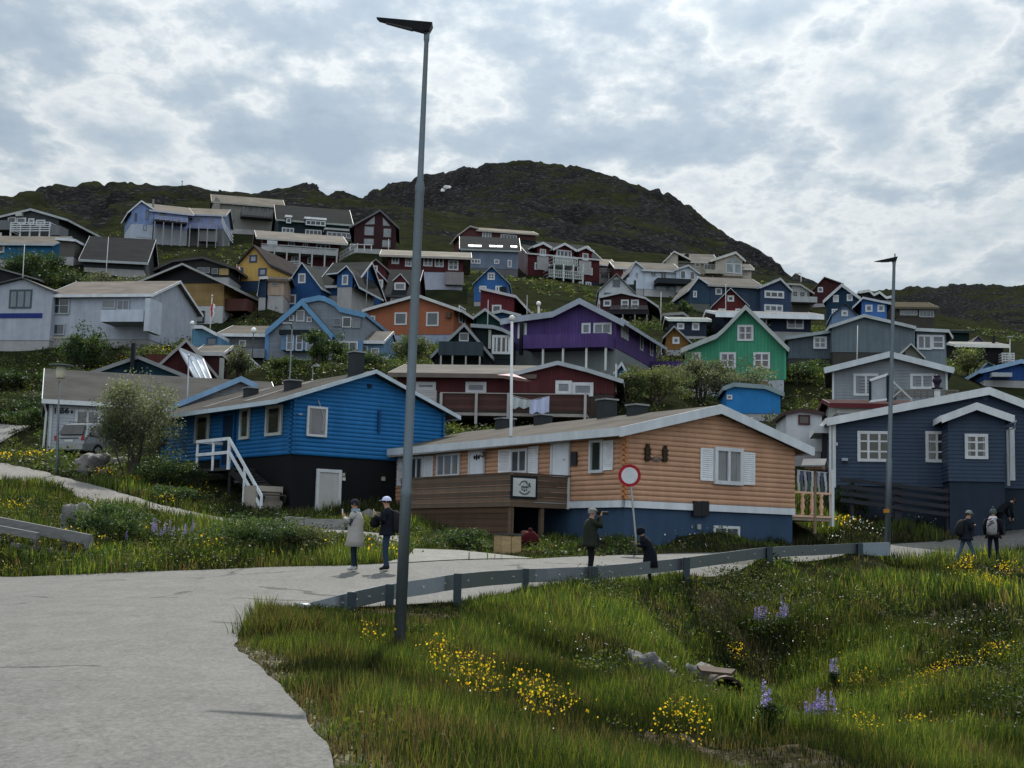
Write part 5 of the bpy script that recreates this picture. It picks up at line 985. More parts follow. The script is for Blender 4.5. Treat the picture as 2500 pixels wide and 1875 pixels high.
for i in np.nonzero(dense&(amp>.01))[0]:
    s=1/8. if Rr[i]<200 else 1/26.; p=Vector((X[i]*s,Y[i]*s*.8,Z[i]*s*1.5))
    if Rr[i]<200: dz[i]=noise.fractal(p,1.,2.1,4)*1.0
    else: 
        a_=noise.fractal(p,.9,2.2,5); b_=noise.noise(p*3.1); dz[i]=(1-abs(a_)*2.2)*.55+a_*.6-.3+b_*.15
nearb=(Rr<60)&dense
for i in np.nonzero(nearb)[0]: dz[i]+=0
Z=Z+dz*amp
nb=np.nonzero(nearb&~inroad)[0]
_rp=np.array([(RN[k][0]+(RN[k+1][0]-RN[k][0])*t,RN[k][1]+(RN[k+1][1]-RN[k][1])*t) for k in range(len(RN)-1) for t in np.linspace(0,1,12)])
rdist=np.ones(len(X))*9
for _i in range(0,len(nb),20000): _q=nb[_i:_i+20000]; rdist[_q]=np.sqrt(((np.stack([X[_q],Y[_q]],1)[:,None,:]-_rp[None])**2).sum(-1)).min(1)
for i in nb: Z[i]+=min(1,max(0,(rdist[i]-.6)/2.2))*(1. if X[i]>2 or Y[i]<24 else .5)*((.17 if X[i]<1.5 else .34)*noise.fractal(Vector((X[i]*.42,Y[i]*.36,0)),.9,2.1,4)+(.34*max(0,noise.noise(Vector((X[i]*.75,Y[i]*.5,5)))) if X[i]>1.5 else 0))
Z[inroad]-=.05
na=len(az); nr=len(rs); V=np.column_stack([X,Y,Z]); V=np.vstack([V,[0,0,zg(0,0)]])
idx=np.arange(nr*na).reshape(nr,na); q=np.stack([idx[:-1,:-1],idx[:-1,1:],idx[1:,1:],idx[1:,:-1]],-1).reshape(-1,4)
qw=np.stack([idx[:-1,-1],idx[:-1,0],idx[1:,0],idx[1:,-1]],-1)
Fs=np.vstack([q,qw]); c=len(V)-1
me=bpy.data.meshes.new('ground'); me.from_pydata(V.tolist(),[],Fs.tolist()+[[c,int(idx[0,(k+1)%na]),int(idx[0,k])] for k in range(na)])
me.polygons.foreach_set('use_smooth',[True]*len(me.polygons))
def ground_mat():
    m,nt,b=base('hillside',.98,.0); L=nt.links; ps=pos(nt); geo=nt.nodes.new('ShaderNodeNewGeometry')
    n1=noisen(nt,.05,7,ps,.6); n2=noisen(nt,.4,6,ps,.62); n3=noisen(nt,4,5,ps,.6)
    grass=ramp(nt,n2,[(.28,(.006,.009,.006)),(.45,(.013,.018,.008)),(.58,(.025,.028,.011)),(.75,(.030,.025,.015))])
    grass=mixc(nt,n1,(.018,.019,.012),grass)
    near=ramp(nt,n3,[(.3,(.022,.024,.012)),(.5,(.045,.038,.022)),(.72,(.13,.115,.09))])
    sx=nt.nodes.new('ShaderNodeSeparateXYZ'); L.new(ps,sx.inputs[0])
    ln=nt.nodes.new('ShaderNodeVectorMath'); ln.operation='LENGTH'; L.new(ps,ln.inputs[0]); dist=ln.outputs['Value']
    st=noisen(nt,.09,8,vmul(nt,ps,(.8,.8,2.6)),.68,.6); n5=noisen(nt,.03,4,ps)
    rockc=ramp(nt,noisen(nt,.7,7,vmul(nt,ps,(1,1,3)),.7),[(.3,(.006,.006,.007)),(.55,(.017,.017,.018)),(.74,(.10,.097,.095))])
    sn=nt.nodes.new('ShaderNodeSeparateXYZ'); L.new(geo.outputs['Normal'],sn.inputs[0])
    steep=mathn(nt,'SUBTRACT',1,sn.outputs[2])
    hi=nt.nodes.new('ShaderNodeMapRange'); L.new(dist,hi.inputs[0]); hi.inputs[1].default_value=150; hi.inputs[2].default_value=330; hi.inputs[3].default_value=-.22; hi.inputs[4].default_value=.10
    rk=mathn(nt,'ADD',mathn(nt,'ADD',mathn(nt,'MULTIPLY',st,1.0),mathn(nt,'MULTIPLY',n5,.5)),mathn(nt,'ADD',mathn(nt,'MULTIPLY',steep,.35),hi.outputs[0]))
    rm=ramp(nt,rk,[(.80,0.),(.90,1.)])
    col=mixc(nt,rm,grass,rockc)
    nm=nt.nodes.new('ShaderNodeMapRange'); L.new(dist,nm.inputs[0]); nm.inputs[1].default_value=24; nm.inputs[2].default_value=50; nm.inputs[3].default_value=1; nm.inputs[4].default_value=0
    far=nt.nodes.new('ShaderNodeMapRange'); L.new(dist,far.inputs[0]); far.inputs[1].default_value=150; far.inputs[2].default_value=300; far.inputs[3].default_value=0; far.inputs[4].default_value=.45
    col=mixc(nt,far.outputs[0],col,mixc(nt,1.,col,(.55,.55,.62),'MULTIPLY')) if 0 else col
    col=mixc(nt,nm.outputs[0],col,near); L.new(col,b.inputs['Base Color'])
    bump(nt,b,mathn(nt,'ADD',n2,mathn(nt,'MULTIPLY',st,2)),.5,.8); return m
me.materials.append(ground_mat()); gnd_o=tag(new_obj('ground',me),'hilly rocky ground rising to the crest',None,None,'structure')
_vi=None
def zt(x,y):     # terrain height incl. noise near the camera (approx)
    return zg(x,y)
# ================= vegetation
_lr=np.log(rs)
def zt_np(x,y):
    x=np.asarray(x,float); y=np.asarray(y,float); r=np.clip(np.hypot(x,y),rs[0],rs[-2]); a=np.degrees(np.arctan2(x,y))
    i=np.clip(np.searchsorted(rs,r)-1,0,nr-2); j=np.clip(np.searchsorted(az,a)-1,0,na-2)
    tr=(r-rs[i])/(rs[i+1]-rs[i]); ta=np.clip((a-az[j])/(az[j+1]-az[j]),0,1); Zg=Z.reshape(nr,na)
    return (Zg[i,j]*(1-tr)*(1-ta)+Zg[i+1,j]*tr*(1-ta)+Zg[i,j+1]*(1-tr)*ta+Zg[i+1,j+1]*tr*ta)
def zt(x,y): return float(zt_np([x],[y])[0])
def gp(px,py,D):      # ground point under a pixel at distance D
    v=P((px,py),D); return Vector((v.x,v.y,zt(v.x,v.y)))
def hit(px,py,D0=30):
    d=ray((px,py)); Ds=8*1.004**np.arange(900); X_=CAM.x+d.x/d.y*Ds; Z_=CAM.z+d.z/d.y*Ds; g=zt_np(X_,Ds); k=np.nonzero(Z_<=g)[0]
    if len(k)==0 or Ds[k[0]]>75: return gp(px,py,D0)
    D=Ds[k[0]]; return Vector((X_[k[0]],D,g[k[0]]))
def leafmat(name,trans=.35,rough=.6,spec=.25,tm=(1.8,1.85,.9)):
    m=bpy.data.materials.new(name); m.use_nodes=True; nt=m.node_tree; b=nt.nodes['Principled BSDF']; out=nt.nodes['Material Output']
    at=nt.nodes.new('ShaderNodeAttribute'); at.attribute_name='col'; nt.links.new(at.outputs['Color'],b.inputs['Base Color']); b.inputs['Roughness'].default_value=rough; b.inputs['Specular IOR Level'].default_value=spec
    t=nt.nodes.new('ShaderNodeBsdfTranslucent'); nt.links.new(mixc(nt,1.,at.outputs['Color'],tm,'MULTIPLY'),t.inputs['Color'])
    mx=nt.nodes.new('ShaderNodeMixShader'); mx.inputs[0].default_value=trans; nt.links.new(b.outputs[0],mx.inputs[1]); nt.links.new(t.outputs[0],mx.inputs[2]); nt.links.new(mx.outputs[0],out.inputs['Surface']); return m
LEAF=leafmat('leaf'); BLADE=leafmat('grass_blade',.48); PETAL=leafmat('petal',.5,.7,.1,(1.1,1.1,1.1))
def npmesh(name,V,faces_idx,nper,colv,mt,loc,parent=None):
    """V (n,3); faces_idx flat list of vertex ids; nper array of loop counts"""
    me=bpy.data.meshes.new(name); V=V-np.array(loc)
    me.vertices.add(len(V)); me.vertices.foreach_set('co',V.astype(np.float32).ravel())
    me.loops.add(len(faces_idx)); me.loops.foreach_set('vertex_index',faces_idx.astype(np.int32))
    me.polygons.add(len(nper)); st=np.concatenate([[0],np.cumsum(nper)[:-1]]); me.polygons.foreach_set('loop_start',st.astype(np.int32))
    try: me.polygons.foreach_set('loop_total',nper.astype(np.int32))
    except Exception: pass
    at=me.color_attributes.new('col','FLOAT_COLOR','POINT'); at.data.foreach_set('color',np.column_stack([colv,np.ones(len(colv))]).astype(np.float32).ravel())
    me.update(calc_edges=True); me.validate(); me.materials.append(mt)
    return new_obj(name,me,parent,loc if parent is None else None)
def leaves(name,C,S,colr,mt,loc,parent=None,asp=.5,up=0.,rng=RNG):
    n=len(C); a=rng.normal(size=(n,3)); a[:,2]+=up; a/=np.linalg.norm(a,axis=1)[:,None]; b=rng.normal(size=(n,3)); b=np.cross(a,b); b/=np.linalg.norm(b,axis=1)[:,None]
    S=np.asarray(S)[:,None]; V=np.stack([C-a*S*.5,C+b*S*asp*.5,C+a*S*.5,C-b*S*asp*.5],1).reshape(-1,3)
    if parent is not None: loc=Vector(org(parent))
    return npmesh(name,V,np.arange(4*n),np.full(n,4),np.repeat(colr,4,0),mt,loc,parent)
def blades(name,X,Yy,Zz,Hh,W,colr,mt,label,lean=.35,loc=(0,25,0)):
    n=len(X); th=RNG.uniform(0,2*np.pi,n); ph=RNG.uniform(0,2*np.pi,n); le=RNG.uniform(.1,1,n)*lean*Hh
    d=np.stack([np.cos(th)*W/2,np.sin(th)*W/2,np.zeros(n)],1); l=np.stack([np.cos(ph)*le,np.sin(ph)*le,np.zeros(n)],1)
    B=np.stack([X,Yy,Zz-.03],1); up=np.stack([np.zeros(n),np.zeros(n),Hh],1)
    m_=B+up*.55+l*.35; V=np.stack([B-d,B+d,m_+d*.8,m_-d*.8,B+up+l],1).reshape(-1,3)
    i=np.arange(n)*5; Fq=np.stack([i,i+1,i+2,i+3,i+3,i+2,i+4],1).ravel(); npr=np.tile([4,3],n)
    o=npmesh(name,V,Fq,npr,np.repeat(colr,5,0),mt,loc); return tag(o,label,None,None,'stuff')
def fbm(x,y,s,seed=0,o=3):
    return np.array([noise.fractal(Vector((a*s,b*s,seed)),1.,2.,o) for a,b in zip(x,y)])
HOUSEFP=[]
for o_ in list(COL.objects):     # footprints from wall meshes
    if o_.type=='MESH' and o_.name.split('.')[0] in('wall','foundation','deck_floor','glazed_porch','rear_wing','terrace_floor','landing'):
        e=org(o_); vs=[(v.co.x+e.x,v.co.y+e.y) for v in o_.data.vertices]
        if min(v[1] for v in vs)>160: continue
        c=(sum(v[0] for v in vs)/len(vs),sum(v[1] for v in vs)/len(vs)); pts_=sorted(set((round(a,2),round(b,2)) for a,b in vs),key=lambda p:math.atan2(p[1]-c[1],p[0]-c[0])); HOUSEFP.append(pts_)
def free(x,y,roads=True):
    k=np.ones(len(x),bool)
    if roads: k&=~(pip(x,y,POLY1)|pip(x,y,POLY2)|pip(x,y,POLY3)|pip(x,y,POLY4))
    for f in HOUSEFP: k&=~pip(x,y,f)
    return k
def scatter(n,d0,d1,a0=-23,a1=23,powr=1.):
    r=np.sqrt(RNG.uniform(0,1,n)*(d1**2-d0**2)+d0**2); a=np.radians(RNG.uniform(a0,a1,n)); return r*np.sin(a),r*np.cos(a)
GREENS=np.array([(.020,.036,.008),(.038,.058,.011),(.012,.022,.007),(.085,.095,.018),(.026,.038,.014)]); DRY=np.array([(.085,.060,.032),(.065,.042,.028),(.11,.09,.048)])
def grass(n,d0,d1,h0,h1,w0,w1,a0=-22,a1=22,name='grass',label='tall summer grass on the banks'):
    x,y=scatter(n,d0,d1,a0,a1); k=free(x,y); x,y=x[k],y[k]; f1=fbm(x,y,.22,3,2); f2=fbm(x,y,.9,8,2); keepk=RNG.uniform(0,1,len(x))<np.clip(.85+f2*1.2,.45,1); 
    # worn gravel verge beside the near road
    ver=np.clip((x-(-1.25-(y-10)*.26))/1.0+fbm(x,y,.8,21,2)*.6,0,1)*1.0; ver=np.where(y<24,ver,1.); keepk&=RNG.uniform(0,1,len(x))<np.clip(ver*1.0+.12+f2*.5*(ver<1),0,1)
    x,y,f1,f2,ver=x[keepk],y[keepk],f1[keepk],f2[keepk],ver[keepk]; n=len(x)
    h=RNG.uniform(h0,h1,n)*(1+f1*.9)*np.clip(.35+ver*.65,.3,1); h=np.clip(h,.05,1.1); ry=np.interp(x,[-4.2,-3,-2.4,-1.1,.3,2,4.6,7.4,11],[26.3,27,28.5,29.2,33,34.5,37.5,41.5,45.6]); h=np.where((x>-4.6)&(x<12)&(y<ry+1.2)&(y>ry-2.6),h*.5,h); h=np.where((x>-4)&(x<11.5)&(y>40)&(y<50)&(y>ry+1.3),h*.45,h); h=np.where((x>-3.8)&(x<-.8)&(y>21.5)&(y<ry-2.6),h*.6,h)
    right=(x>-5)&(y<33); col=GREENS[RNG.integers(0,5,n)]*(1+.5*f1[:,None]+RNG.uniform(-.2,.2,n)[:,None])
    dry=RNG.uniform(0,1,n)<np.clip(.05+(-f2)*.8+(1-ver)*.4+np.where((y<15)&(x<2.5),.15,0),.01,.8); pt_=np.clip(.95+f1*1.5+fbm(x,y,.6,31,2)*.9,.45,1.5)[:,None]; col=col*pt_; col[dry]=DRY[RNG.integers(0,3,dry.sum())]*RNG.uniform(.7,1.15,dry.sum())[:,None]
    blades(name,x,y,zt_np(x,y),h,RNG.uniform(w0,w1,n),np.clip(col,.004,1),BLADE,label)
grass(290000,8.5,22,.10,.36,.006,.013,-20,22,'foreground_grass','fine mixed grass of the near bank')
grass(360000,22,38,.12,.46,.012,.024,-22,22,'bank_grass','tall grass around the guardrail')
grass(210000,38,62,.14,.46,.022,.045,-23,23,'verge_grass','grass and weeds below the front row of houses')
def tuft(name,pts,n,h0,h1,w0,w1,label):
    X_=[];Y_=[]
    for x0,y0,r in pts: X_.append(x0+RNG.normal(0,r*.5,n)); Y_.append(y0+RNG.normal(0,r*.5,n))
    x,y=np.concatenate(X_),np.concatenate(Y_); h=RNG.uniform(h0,h1,len(x))*(1+fbm(x,y,.8,2,2)*.6); c=GREENS[RNG.integers(0,5,len(x))]*RNG.uniform(.7,1.3,(len(x),1)); dr=RNG.uniform(0,1,len(x))<.3; c[dr]=DRY[RNG.integers(0,3,dr.sum())]
    blades(name,x,y,zt_np(x,y),np.clip(h,.05,1),RNG.uniform(w0,w1,len(x)),c,BLADE,label,.5)
tuft('rail_end_tuft',[(-3.45,21.6,.35),(-3.55,22.4,.3),(-3.3,20.8,.4),(-2.9,21.4,.5),(-3.7,23.2,.25)],1500,.18,.42,.008,.018,'tall seeding grass at the start of the guardrail')
def clumps(name,n,d0,d1,rad0,rad1,per,size,cols,label,a0=-23,a1=23,hgt=.8,mt=None,sel=None,dens=None):
    x,y=scatter(n,d0,d1,a0,a1); k=free(x,y); x,y=x[k],y[k]
    if d0>60:
        k=np.ones(len(x),bool)
        for hx,hy,hr in HC:
            if hy<260: k&=(np.abs(x-hx)>hr+.4)|(y>hy)|(y<hy-hr-(1.5 if d0<100 else 6))
        k|=RNG.uniform(0,1,len(x))<.12; x,y=x[k],y[k]
    if dens is not None: k=RNG.uniform(0,1,len(x))<dens(x,y); x,y=x[k],y[k]
    R_c=RNG.uniform(rad0,rad1,len(x)); z=zt_np(x,y); m=len(x); cc=cols[RNG.integers(0,len(cols),m)]
    d=RNG.normal(size=(m,per,3)); d/=np.linalg.norm(d,axis=2)[:,:,None]; d[:,:,2]=np.abs(d[:,:,2])*hgt; rr_=RNG.uniform(.35,1,(m,per,1))**.6
    C=np.stack([x,y,z],1)[:,None,:]+d*rr_*R_c[:,None,None]; c=np.repeat(cc,per,0)*RNG.uniform(.6,1.4,(m*per,1))
    S=np.full(m*per,1.)*RNG.uniform(size*.6,size*1.3,m*per)
    return tag(leaves(name,C.reshape(-1,3),S,c,mt or LEAF,(0,(d0+d1)/2,0)),label,None,None,'stuff')
GC2=np.array([(.030,.050,.014),(.045,.070,.018),(.060,.085,.020),(.024,.038,.014),(.075,.085,.024),(.05,.058,.03)])
wild=lambda s,b:(lambda x,y:np.clip(fbm(x,y,s,5,2)*1.6+b,0,1))
clumps('low_shrubs',5200,40,72,.18,.5,16,.12,GC2,'low leafy weeds between the front houses',dens=wild(.12,.55))
clumps('slope_shrubs',19000,64,135,.25,1.1,18,.2,GC2*.95,'low dark shrubs covering the slope between houses',dens=wild(.05,.8))
clumps('verge_plants',1500,37,56,.22,.6,34,.085,GREENS*1.25,'lush leafy plants along the left side of the road',-22,-4.5,hgt=1.1,dens=wild(.25,.55))
clumps('gully_plants',2600,20,43,.2,.6,40,.065,GREENS*1.1,'leafy mounds on the gully sides',3,22,hgt=1.1,dens=wild(.25,.35))
clumps('upper_scrub',9000,135,235,.25,.65,9,.36,GC2*.85,'scattered scrub on the upper slope',dens=wild(.03,.35))
clumps('bank_weeds',2600,10,34,.12,.34,26,.045,GREENS*1.15,'broad leaved weeds in the near bank',0-20,22,dens=lambda x,y:np.where((x>-1.5)|(y>25),np.clip(fbm(x,y,.3,11,2)*2+.25,0,1),0))
_t=RNG.uniform(0,1,2600); _y=10+_t*17; _x=np.where(_y<19,-1.25-(_y-10)*.26,np.where(_y<23,-3.6-(_y-19)*.12,-4.0))+RNG.normal(.25,.3,2600); _k=free(_x,_y); _x,_y=_x[_k],_y[_k]
tag(leaves('gravel',np.stack([_x,_y,zt_np(_x,_y)+.015],1),RNG.uniform(.02,.055,len(_x)),np.array([(.16,.15,.14),(.1,.095,.09),(.22,.21,.2)])[RNG.integers(0,3,len(_x))],LEAF,(0,18,0),asp=.8,up=1.),'loose gravel along the near road edge',None,None,'stuff')
YEL=np.array([(.75,.50,.015),(.62,.36,.01),(.8,.6,.03),(.30,.26,.02)]); WH=np.array([(.75,.75,.72),(.65,.66,.6)])
def patch(pts,name,cols,label,size=(.02,.05),per=260,mt=None,hh=(.15,.45)):
    C=[];S=[]
    for px,py,D,w,d in pts:
        c=hit(px,py,D) if D<60 else gp(px,py,D); n=int(per*w*max(d,.5)); x=c.x+RNG.normal(0,w*.30,n); y=c.y+RNG.normal(0,d*.36,n); k=free(x,y); x,y=x[k],y[k]
        f=fbm(x,y,1.1,px,2); k=f>-.18; x,y=x[k],y[k]
        C.append(np.stack([x,y,zt_np(x,y)+RNG.uniform(hh[0],hh[1],len(x))],1)); S.append(RNG.uniform(size[0],size[1],len(x))*(D/18 if D<40 else D/24)**.55)
    C=np.concatenate(C); S=np.concatenate(S); col=cols[RNG.integers(0,len(cols),len(C))]*RNG.uniform(.7,1.2,(len(C),1))
    return tag(leaves(name,C,S,col,mt or PETAL,(0,20,0),asp=.8,up=.4),label,None,None,'stuff')
# (px,py of the ground, D, width, depth)
patch([(1130,1680,18.0,.95,.7),(1080,1630,19.5,.45,.5),(1190,1720,16.8,.7,.4),(1330,1785,14.4,.8,.4),(1300,1745,15.6,.5,.3),(890,1595,21,.45,.25),(1640,1830,13,.55,.3),(1760,1850,12.6,.7,.3),(1800,1620,27,.5,.4),(1690,1790,14.8,.5,.3),
 (2080,1690,23,.9,.7),(2060,1650,24.5,.7,.6),(2240,1700,22.5,1.2,.7),(2330,1660,24,1.0,.6),(2200,1745,20,.8,.5),(1960,1690,23,.5,.4),(2440,1620,27,.8,.5),(2420,1420,41,1.2,1.0),(2440,1450,38,1.5,1.0),(2380,1400,43,1.,.8),(2240,1810,17,.5,.4),(2110,1830,16.4,.6,.4)],
 'yellow_flowers',YEL,'yellow flowers scattered over the right bank',(.018,.045),330)
patch([(915,1375,38.5,1.1,.5),(870,1360,39.5,1.4,.5),(965,1372,38.8,.9,.4),(700,1385,38.3,.6,.4),(60,1345,44,1.5,1.0),(140,1330,45,1.2,.8),(20,1255,52,1.5,1.2),(330,1320,45,1.2,.8),(240,1355,42.5,.8,.6),(180,1350,43,.8,.6),(520,1345,42,1.,.7),
 (60,1070,66,2.5,2),(350,1190,60,2,1.5),(440,1215,57,2,1.2),(250,1165,62,1.2,1),(380,1235,55.5,1.5,1),(1580,960,84,3,2),(1570,935,88,3,1.6),(2000,930,94,3,1.2),(1990,900,98,3,1.2),(200,880,98,3.5,2),(260,890,99,3.5,2),(2420,890,98,3,1.5),(350,860,102,3,1.5),(2060,1290,56,1.6,.8),(2150,1260,57,1.6,.8)],
 'distant_yellow_flowers',YEL,'yellow flowers beside the houses and on the left bank',(.03,.065),55,hh=(.15,.5))
patch([(2080,1290,55.5,2.0,1.0),(2050,1320,53,1.6,.6),(2120,1310,54,1.4,.8),(1680,1340,52,2.4,.6),(2230,1280,57,2,.8),(1700,1320,52.5,1.6,.5)],'white_daisies',WH,'white daisies in the verge right of the orange cabin',(.025,.055),26)
patch([(1700,1835,13.4,.5,.3),(1560,1865,11.7,.5,.3),(1150,1775,14.8,1,.6),(1020,1700,17.5,1,.6),(1300,1850,12,1.2,.5),(1350,1600,24,2.5,2),(1600,1600,27,3,2),(2000,1600,28,3,2),(2300,1550,32,3,2),(960,1640,19.5,.6,.3),(1900,1450,40,3,2),(1850,1780,18,1.5,1),(2400,1520,33,2,1)],'dandelion_clocks',WH,'white seed heads dotted over the near bank',(.018,.034),7,hh=(.2,.5))
# ---- shrubs and trees
def bush(name,label,px,py,D,w,h,cols,dens=1.,trunk=.25,leaf=None,seed=0,cat='shrub',group=None,flat=1.,nl=None,sprays=0):
    rg=np.random.default_rng(seed+11); b=gp(px,py,D) if isinstance(px,(int,float)) else px; b.z-=.05
    t=thing(name,b,label,cat,group); nb=max(5,int(5+w*1.6)); tips=[]; m=M()
    for k in range(nb):
        a=2*math.pi*(k+rg.uniform(0,.6))/nb; s=rg.uniform(.25,.95); tip=Vector((b.x+math.cos(a)*w/2*s,b.y+math.sin(a)*w/2*s*flat,b.z+h*rg.uniform(.55,.97)*(1-.28*s*s)))
        st_=Vector((b.x+rg.normal()*.06*w,b.y+rg.normal()*.06*w,b.z-.2)); mid=st_.lerp(tip,.5)+Vector((rg.normal()*.06*w,rg.normal()*.06*w,.08*h)); r0=trunk*.10*(1 if k else 1.5)
        m.tube([st_,mid,tip],[r0,r0*.6,r0*.2],5); tips.append((tip,w*rg.uniform(.16,.28))); 
        for q in range(3):
            u=rg.uniform(.35,.9); p=st_.lerp(mid,u*2) if u<.5 else mid.lerp(tip,u*2-1); e=p+Vector((rg.normal()*.16*w,rg.normal()*.16*w*flat,rg.uniform(-.02,.2)*h)); m.tube([p,e],[r0*.4,r0*.15],4); tips.append((e,w*rg.uniform(.12,.22)))
    build(m,'trunk',mat((.06,.05,.045),'wood'),t)
    lf=leaf or max(.05,D*.0016); C=[];
    tot=nl or int(min(16000,max(500,dens*18*w*h/(lf*lf)*.5))); per=max(12,tot//len(tips))
    cl=[]
    for tip,r in tips:
        d=rg.normal(size=(per,3)); d/=np.linalg.norm(d,axis=1)[:,None]; rad_=rg.uniform(.25,1.1,(per,1))**.8; q=np.array(tip)+d*rad_*np.array([r,r*flat,r*.75*min(1.4,h/w*1.3)]); C.append(q); cl.append(np.repeat(cols[rg.integers(0,len(cols),1)],per,0))
    C=np.concatenate(C); cl=np.concatenate(cl)*rg.uniform(.65,1.35,(len(C),1)); k=C[:,2]>b.z; C,cl=C[k],cl[k]
    leaves('crown',C,rg.uniform(lf*.7,lf*1.5,len(C)),cl,LEAF,None,t,rng=rg); return t
WIL=np.array([(.11,.125,.085),(.085,.10,.065),(.06,.075,.045),(.15,.165,.12)]); DG=np.array([(.022,.042,.016),(.032,.055,.018),(.045,.065,.02),(.018,.032,.016)]); MG=np.array([(.06,.08,.03),(.075,.095,.035),(.045,.06,.028),(.09,.10,.05)])
for i,(lab,px,py,D,w,h,c,tr,fl) in enumerate([
 ('silvery willow shrub between the parked silver car and the bright blue house',322,1200,62,3.9,4.9,WIL*.9,.5,.8),
 ('low dark bush spreading under the silvery willow',400,1205,59,2.6,1.6,DG,.3,.8),
 ('big dark green bush behind the big white house roof, far left',70,705,122,5.0,3.6,DG,.6,.7),
 ('dark green bush with pale top next to the far left bush',150,705,121,4.2,3.0,DG,.6,.7),
 ('grey green willow thicket below the slate roof',235,700,124,4.0,2.6,WIL*.75,.5,.7),
 ('grey green willow thicket left of the tan house',315,700,126,4.4,2.7,WIL*.8,.5,.7),
 ('dark leaning tree before the white house balcony',210,835,101,3.4,3.3,DG*1.15,.9,.7),
 ('small shrub at the foot of the white house tree',150,850,99,3.0,1.2,DG,.4,.7),
 ('pale shrub at the right corner of the big white house',360,865,99,2.4,1.9,MG,.4,.7),
 ('round olive bush left of the small light blue porch building',420,868,98,2.9,1.5,MG*.8,.4,.7),
 ('wide grey green shrub above the wavy blue roof',815,775,116,4.6,2.6,MG*.85,.6,.7),
 ('left of the two round shrubs below the bay window',772,935,94,1.9,2.6,DG*1.2,.5,.8),
 ('right of the two round shrubs below the bay window',830,925,94,1.7,2.2,DG*1.2,.5,.8),
 ('leafy bush behind the tall street lamp, above the maroon terrace house',1008,898,95,2.6,2.3,MG,.5,.8),
 ('pale shrub in front of the grey annex',583,925,93,2.1,2.3,WIL*.8,.5,.8),
 ('wide grey willow in front of the green house',1790,1015,82,4.6,3.1,WIL*.85,.8,.6),
 ('willow branch crown left of the blue shed',1710,1005,83,3.0,2.7,WIL*.85,.7,.6),
 ('yellow green thicket behind the orange cabin roof',1600,1010,78,3.4,2.1,MG*1.1,.6,.6),
 ('sprawling shrub right of the dark red house end',1535,1000,77,2.2,2.2,MG,.5,.6),
 ('grey shrub between the purple house and the green house',1637,880,98,1.9,1.6,WIL*.8,.4,.8),
 ('light green bush right of the grey glazed corner room',2365,920,98,2.3,2.1,MG*1.2,.5,.8),
 ('dark shrubbery under the navy flat roofed house',1930,835,108,2.6,1.5,DG*1.3,.5,.7),
 ('pale shrub right of the navy flat roofed house',2005,830,110,2.4,2.0,MG*.9,.5,.7),
 ('small dark shrub beside the navy hill house corner',1672,757,150,1.5,1.7,DG*1.2,.4,.8),
 ('leafy clump left of the two people on the road',620,1345,41,2.6,1.1,DG*1.5,.3,.7),
 ('leafy dock plants behind the wooden barrier',270,1345,43.5,1.9,1.3,DG*1.6,.3,.7),
 ('small bush at the right corner of the blue basement',1845,1330,52,1.5,1.1,DG*1.3,.3,.7),
 ('weed clump at the foot of the plank wall',1130,1352,43.5,1.8,.7,DG*1.3,.2,.6),
 ('bright bush at the right edge beyond the walking people',2480,1300,58,2.0,1.2,MG*1.2,.3,.8),
 ('dark bush at the left edge, just under the white house with the blue stripe',25,850,99,3.6,1.6,DG,.3,.7),
 ('broad dark bush below the leaning tree of the white house',200,868,97,4.2,1.5,DG*1.1,.3,.7),
 ('olive bush low on the left slope above the gabled white roof edge',70,905,94,3.4,1.5,MG*.6,.3,.7),
 ('dark thicket above the left end of the white numbered house',130,945,89,3.4,1.7,DG*1.2,.3,.7),
 ('yellow green bush at the left edge above the short upper road',15,1000,92,3.0,1.5,MG*.8,.3,.7),
 ('green bush between the upper road and the white numbered house',75,1035,86,2.6,1.5,DG*1.4,.3,.7),
 ('dark bush left of the black chimney',290,880,94,3.6,1.6,DG*1.2,.3,.7),
 ('small dark bush right of the black chimney',350,882,93,2.4,1.4,MG*.7,.3,.7),
 ('dark bush under the wooden posts of the bay window house',700,935,93,2.6,1.2,DG,.3,.7),
 ('low bush under the white garden lamp by the bay window house',880,930,91,2.8,1.3,DG*1.1,.3,.7),
 ('dark bush on the slope right of the blue shed',1960,935,92,3.2,1.4,DG*1.2,.3,.7),
 ('dark bush above the roof of the mid grey clapboard house, left side',1990,870,100,2.4,1.3,DG*1.2,.3,.7),
 ('leafy bush on the bank in front of the flat topped boulder',210,1330,45.5,1.5,.8,DG*1.7,.2,.7),
 ('leafy clump at the bend of the rough path',410,1245,56,1.9,.8,DG*1.5,.2,.7),
 ('round leafy clump on the roadside left of the pale coated person',740,1352,40.5,1.8,.9,MG*.9,.2,.7),
 ('dark shrub at the left end of the wooden fence',2075,1210,57,1.3,1.5,DG,.3,.7)]):
    bush('shrub',lab,px,py,D,w,h,c,2.2 if D<75 and w>3 else 1.3,tr,None,i,group='shrubs between the houses',flat=fl)
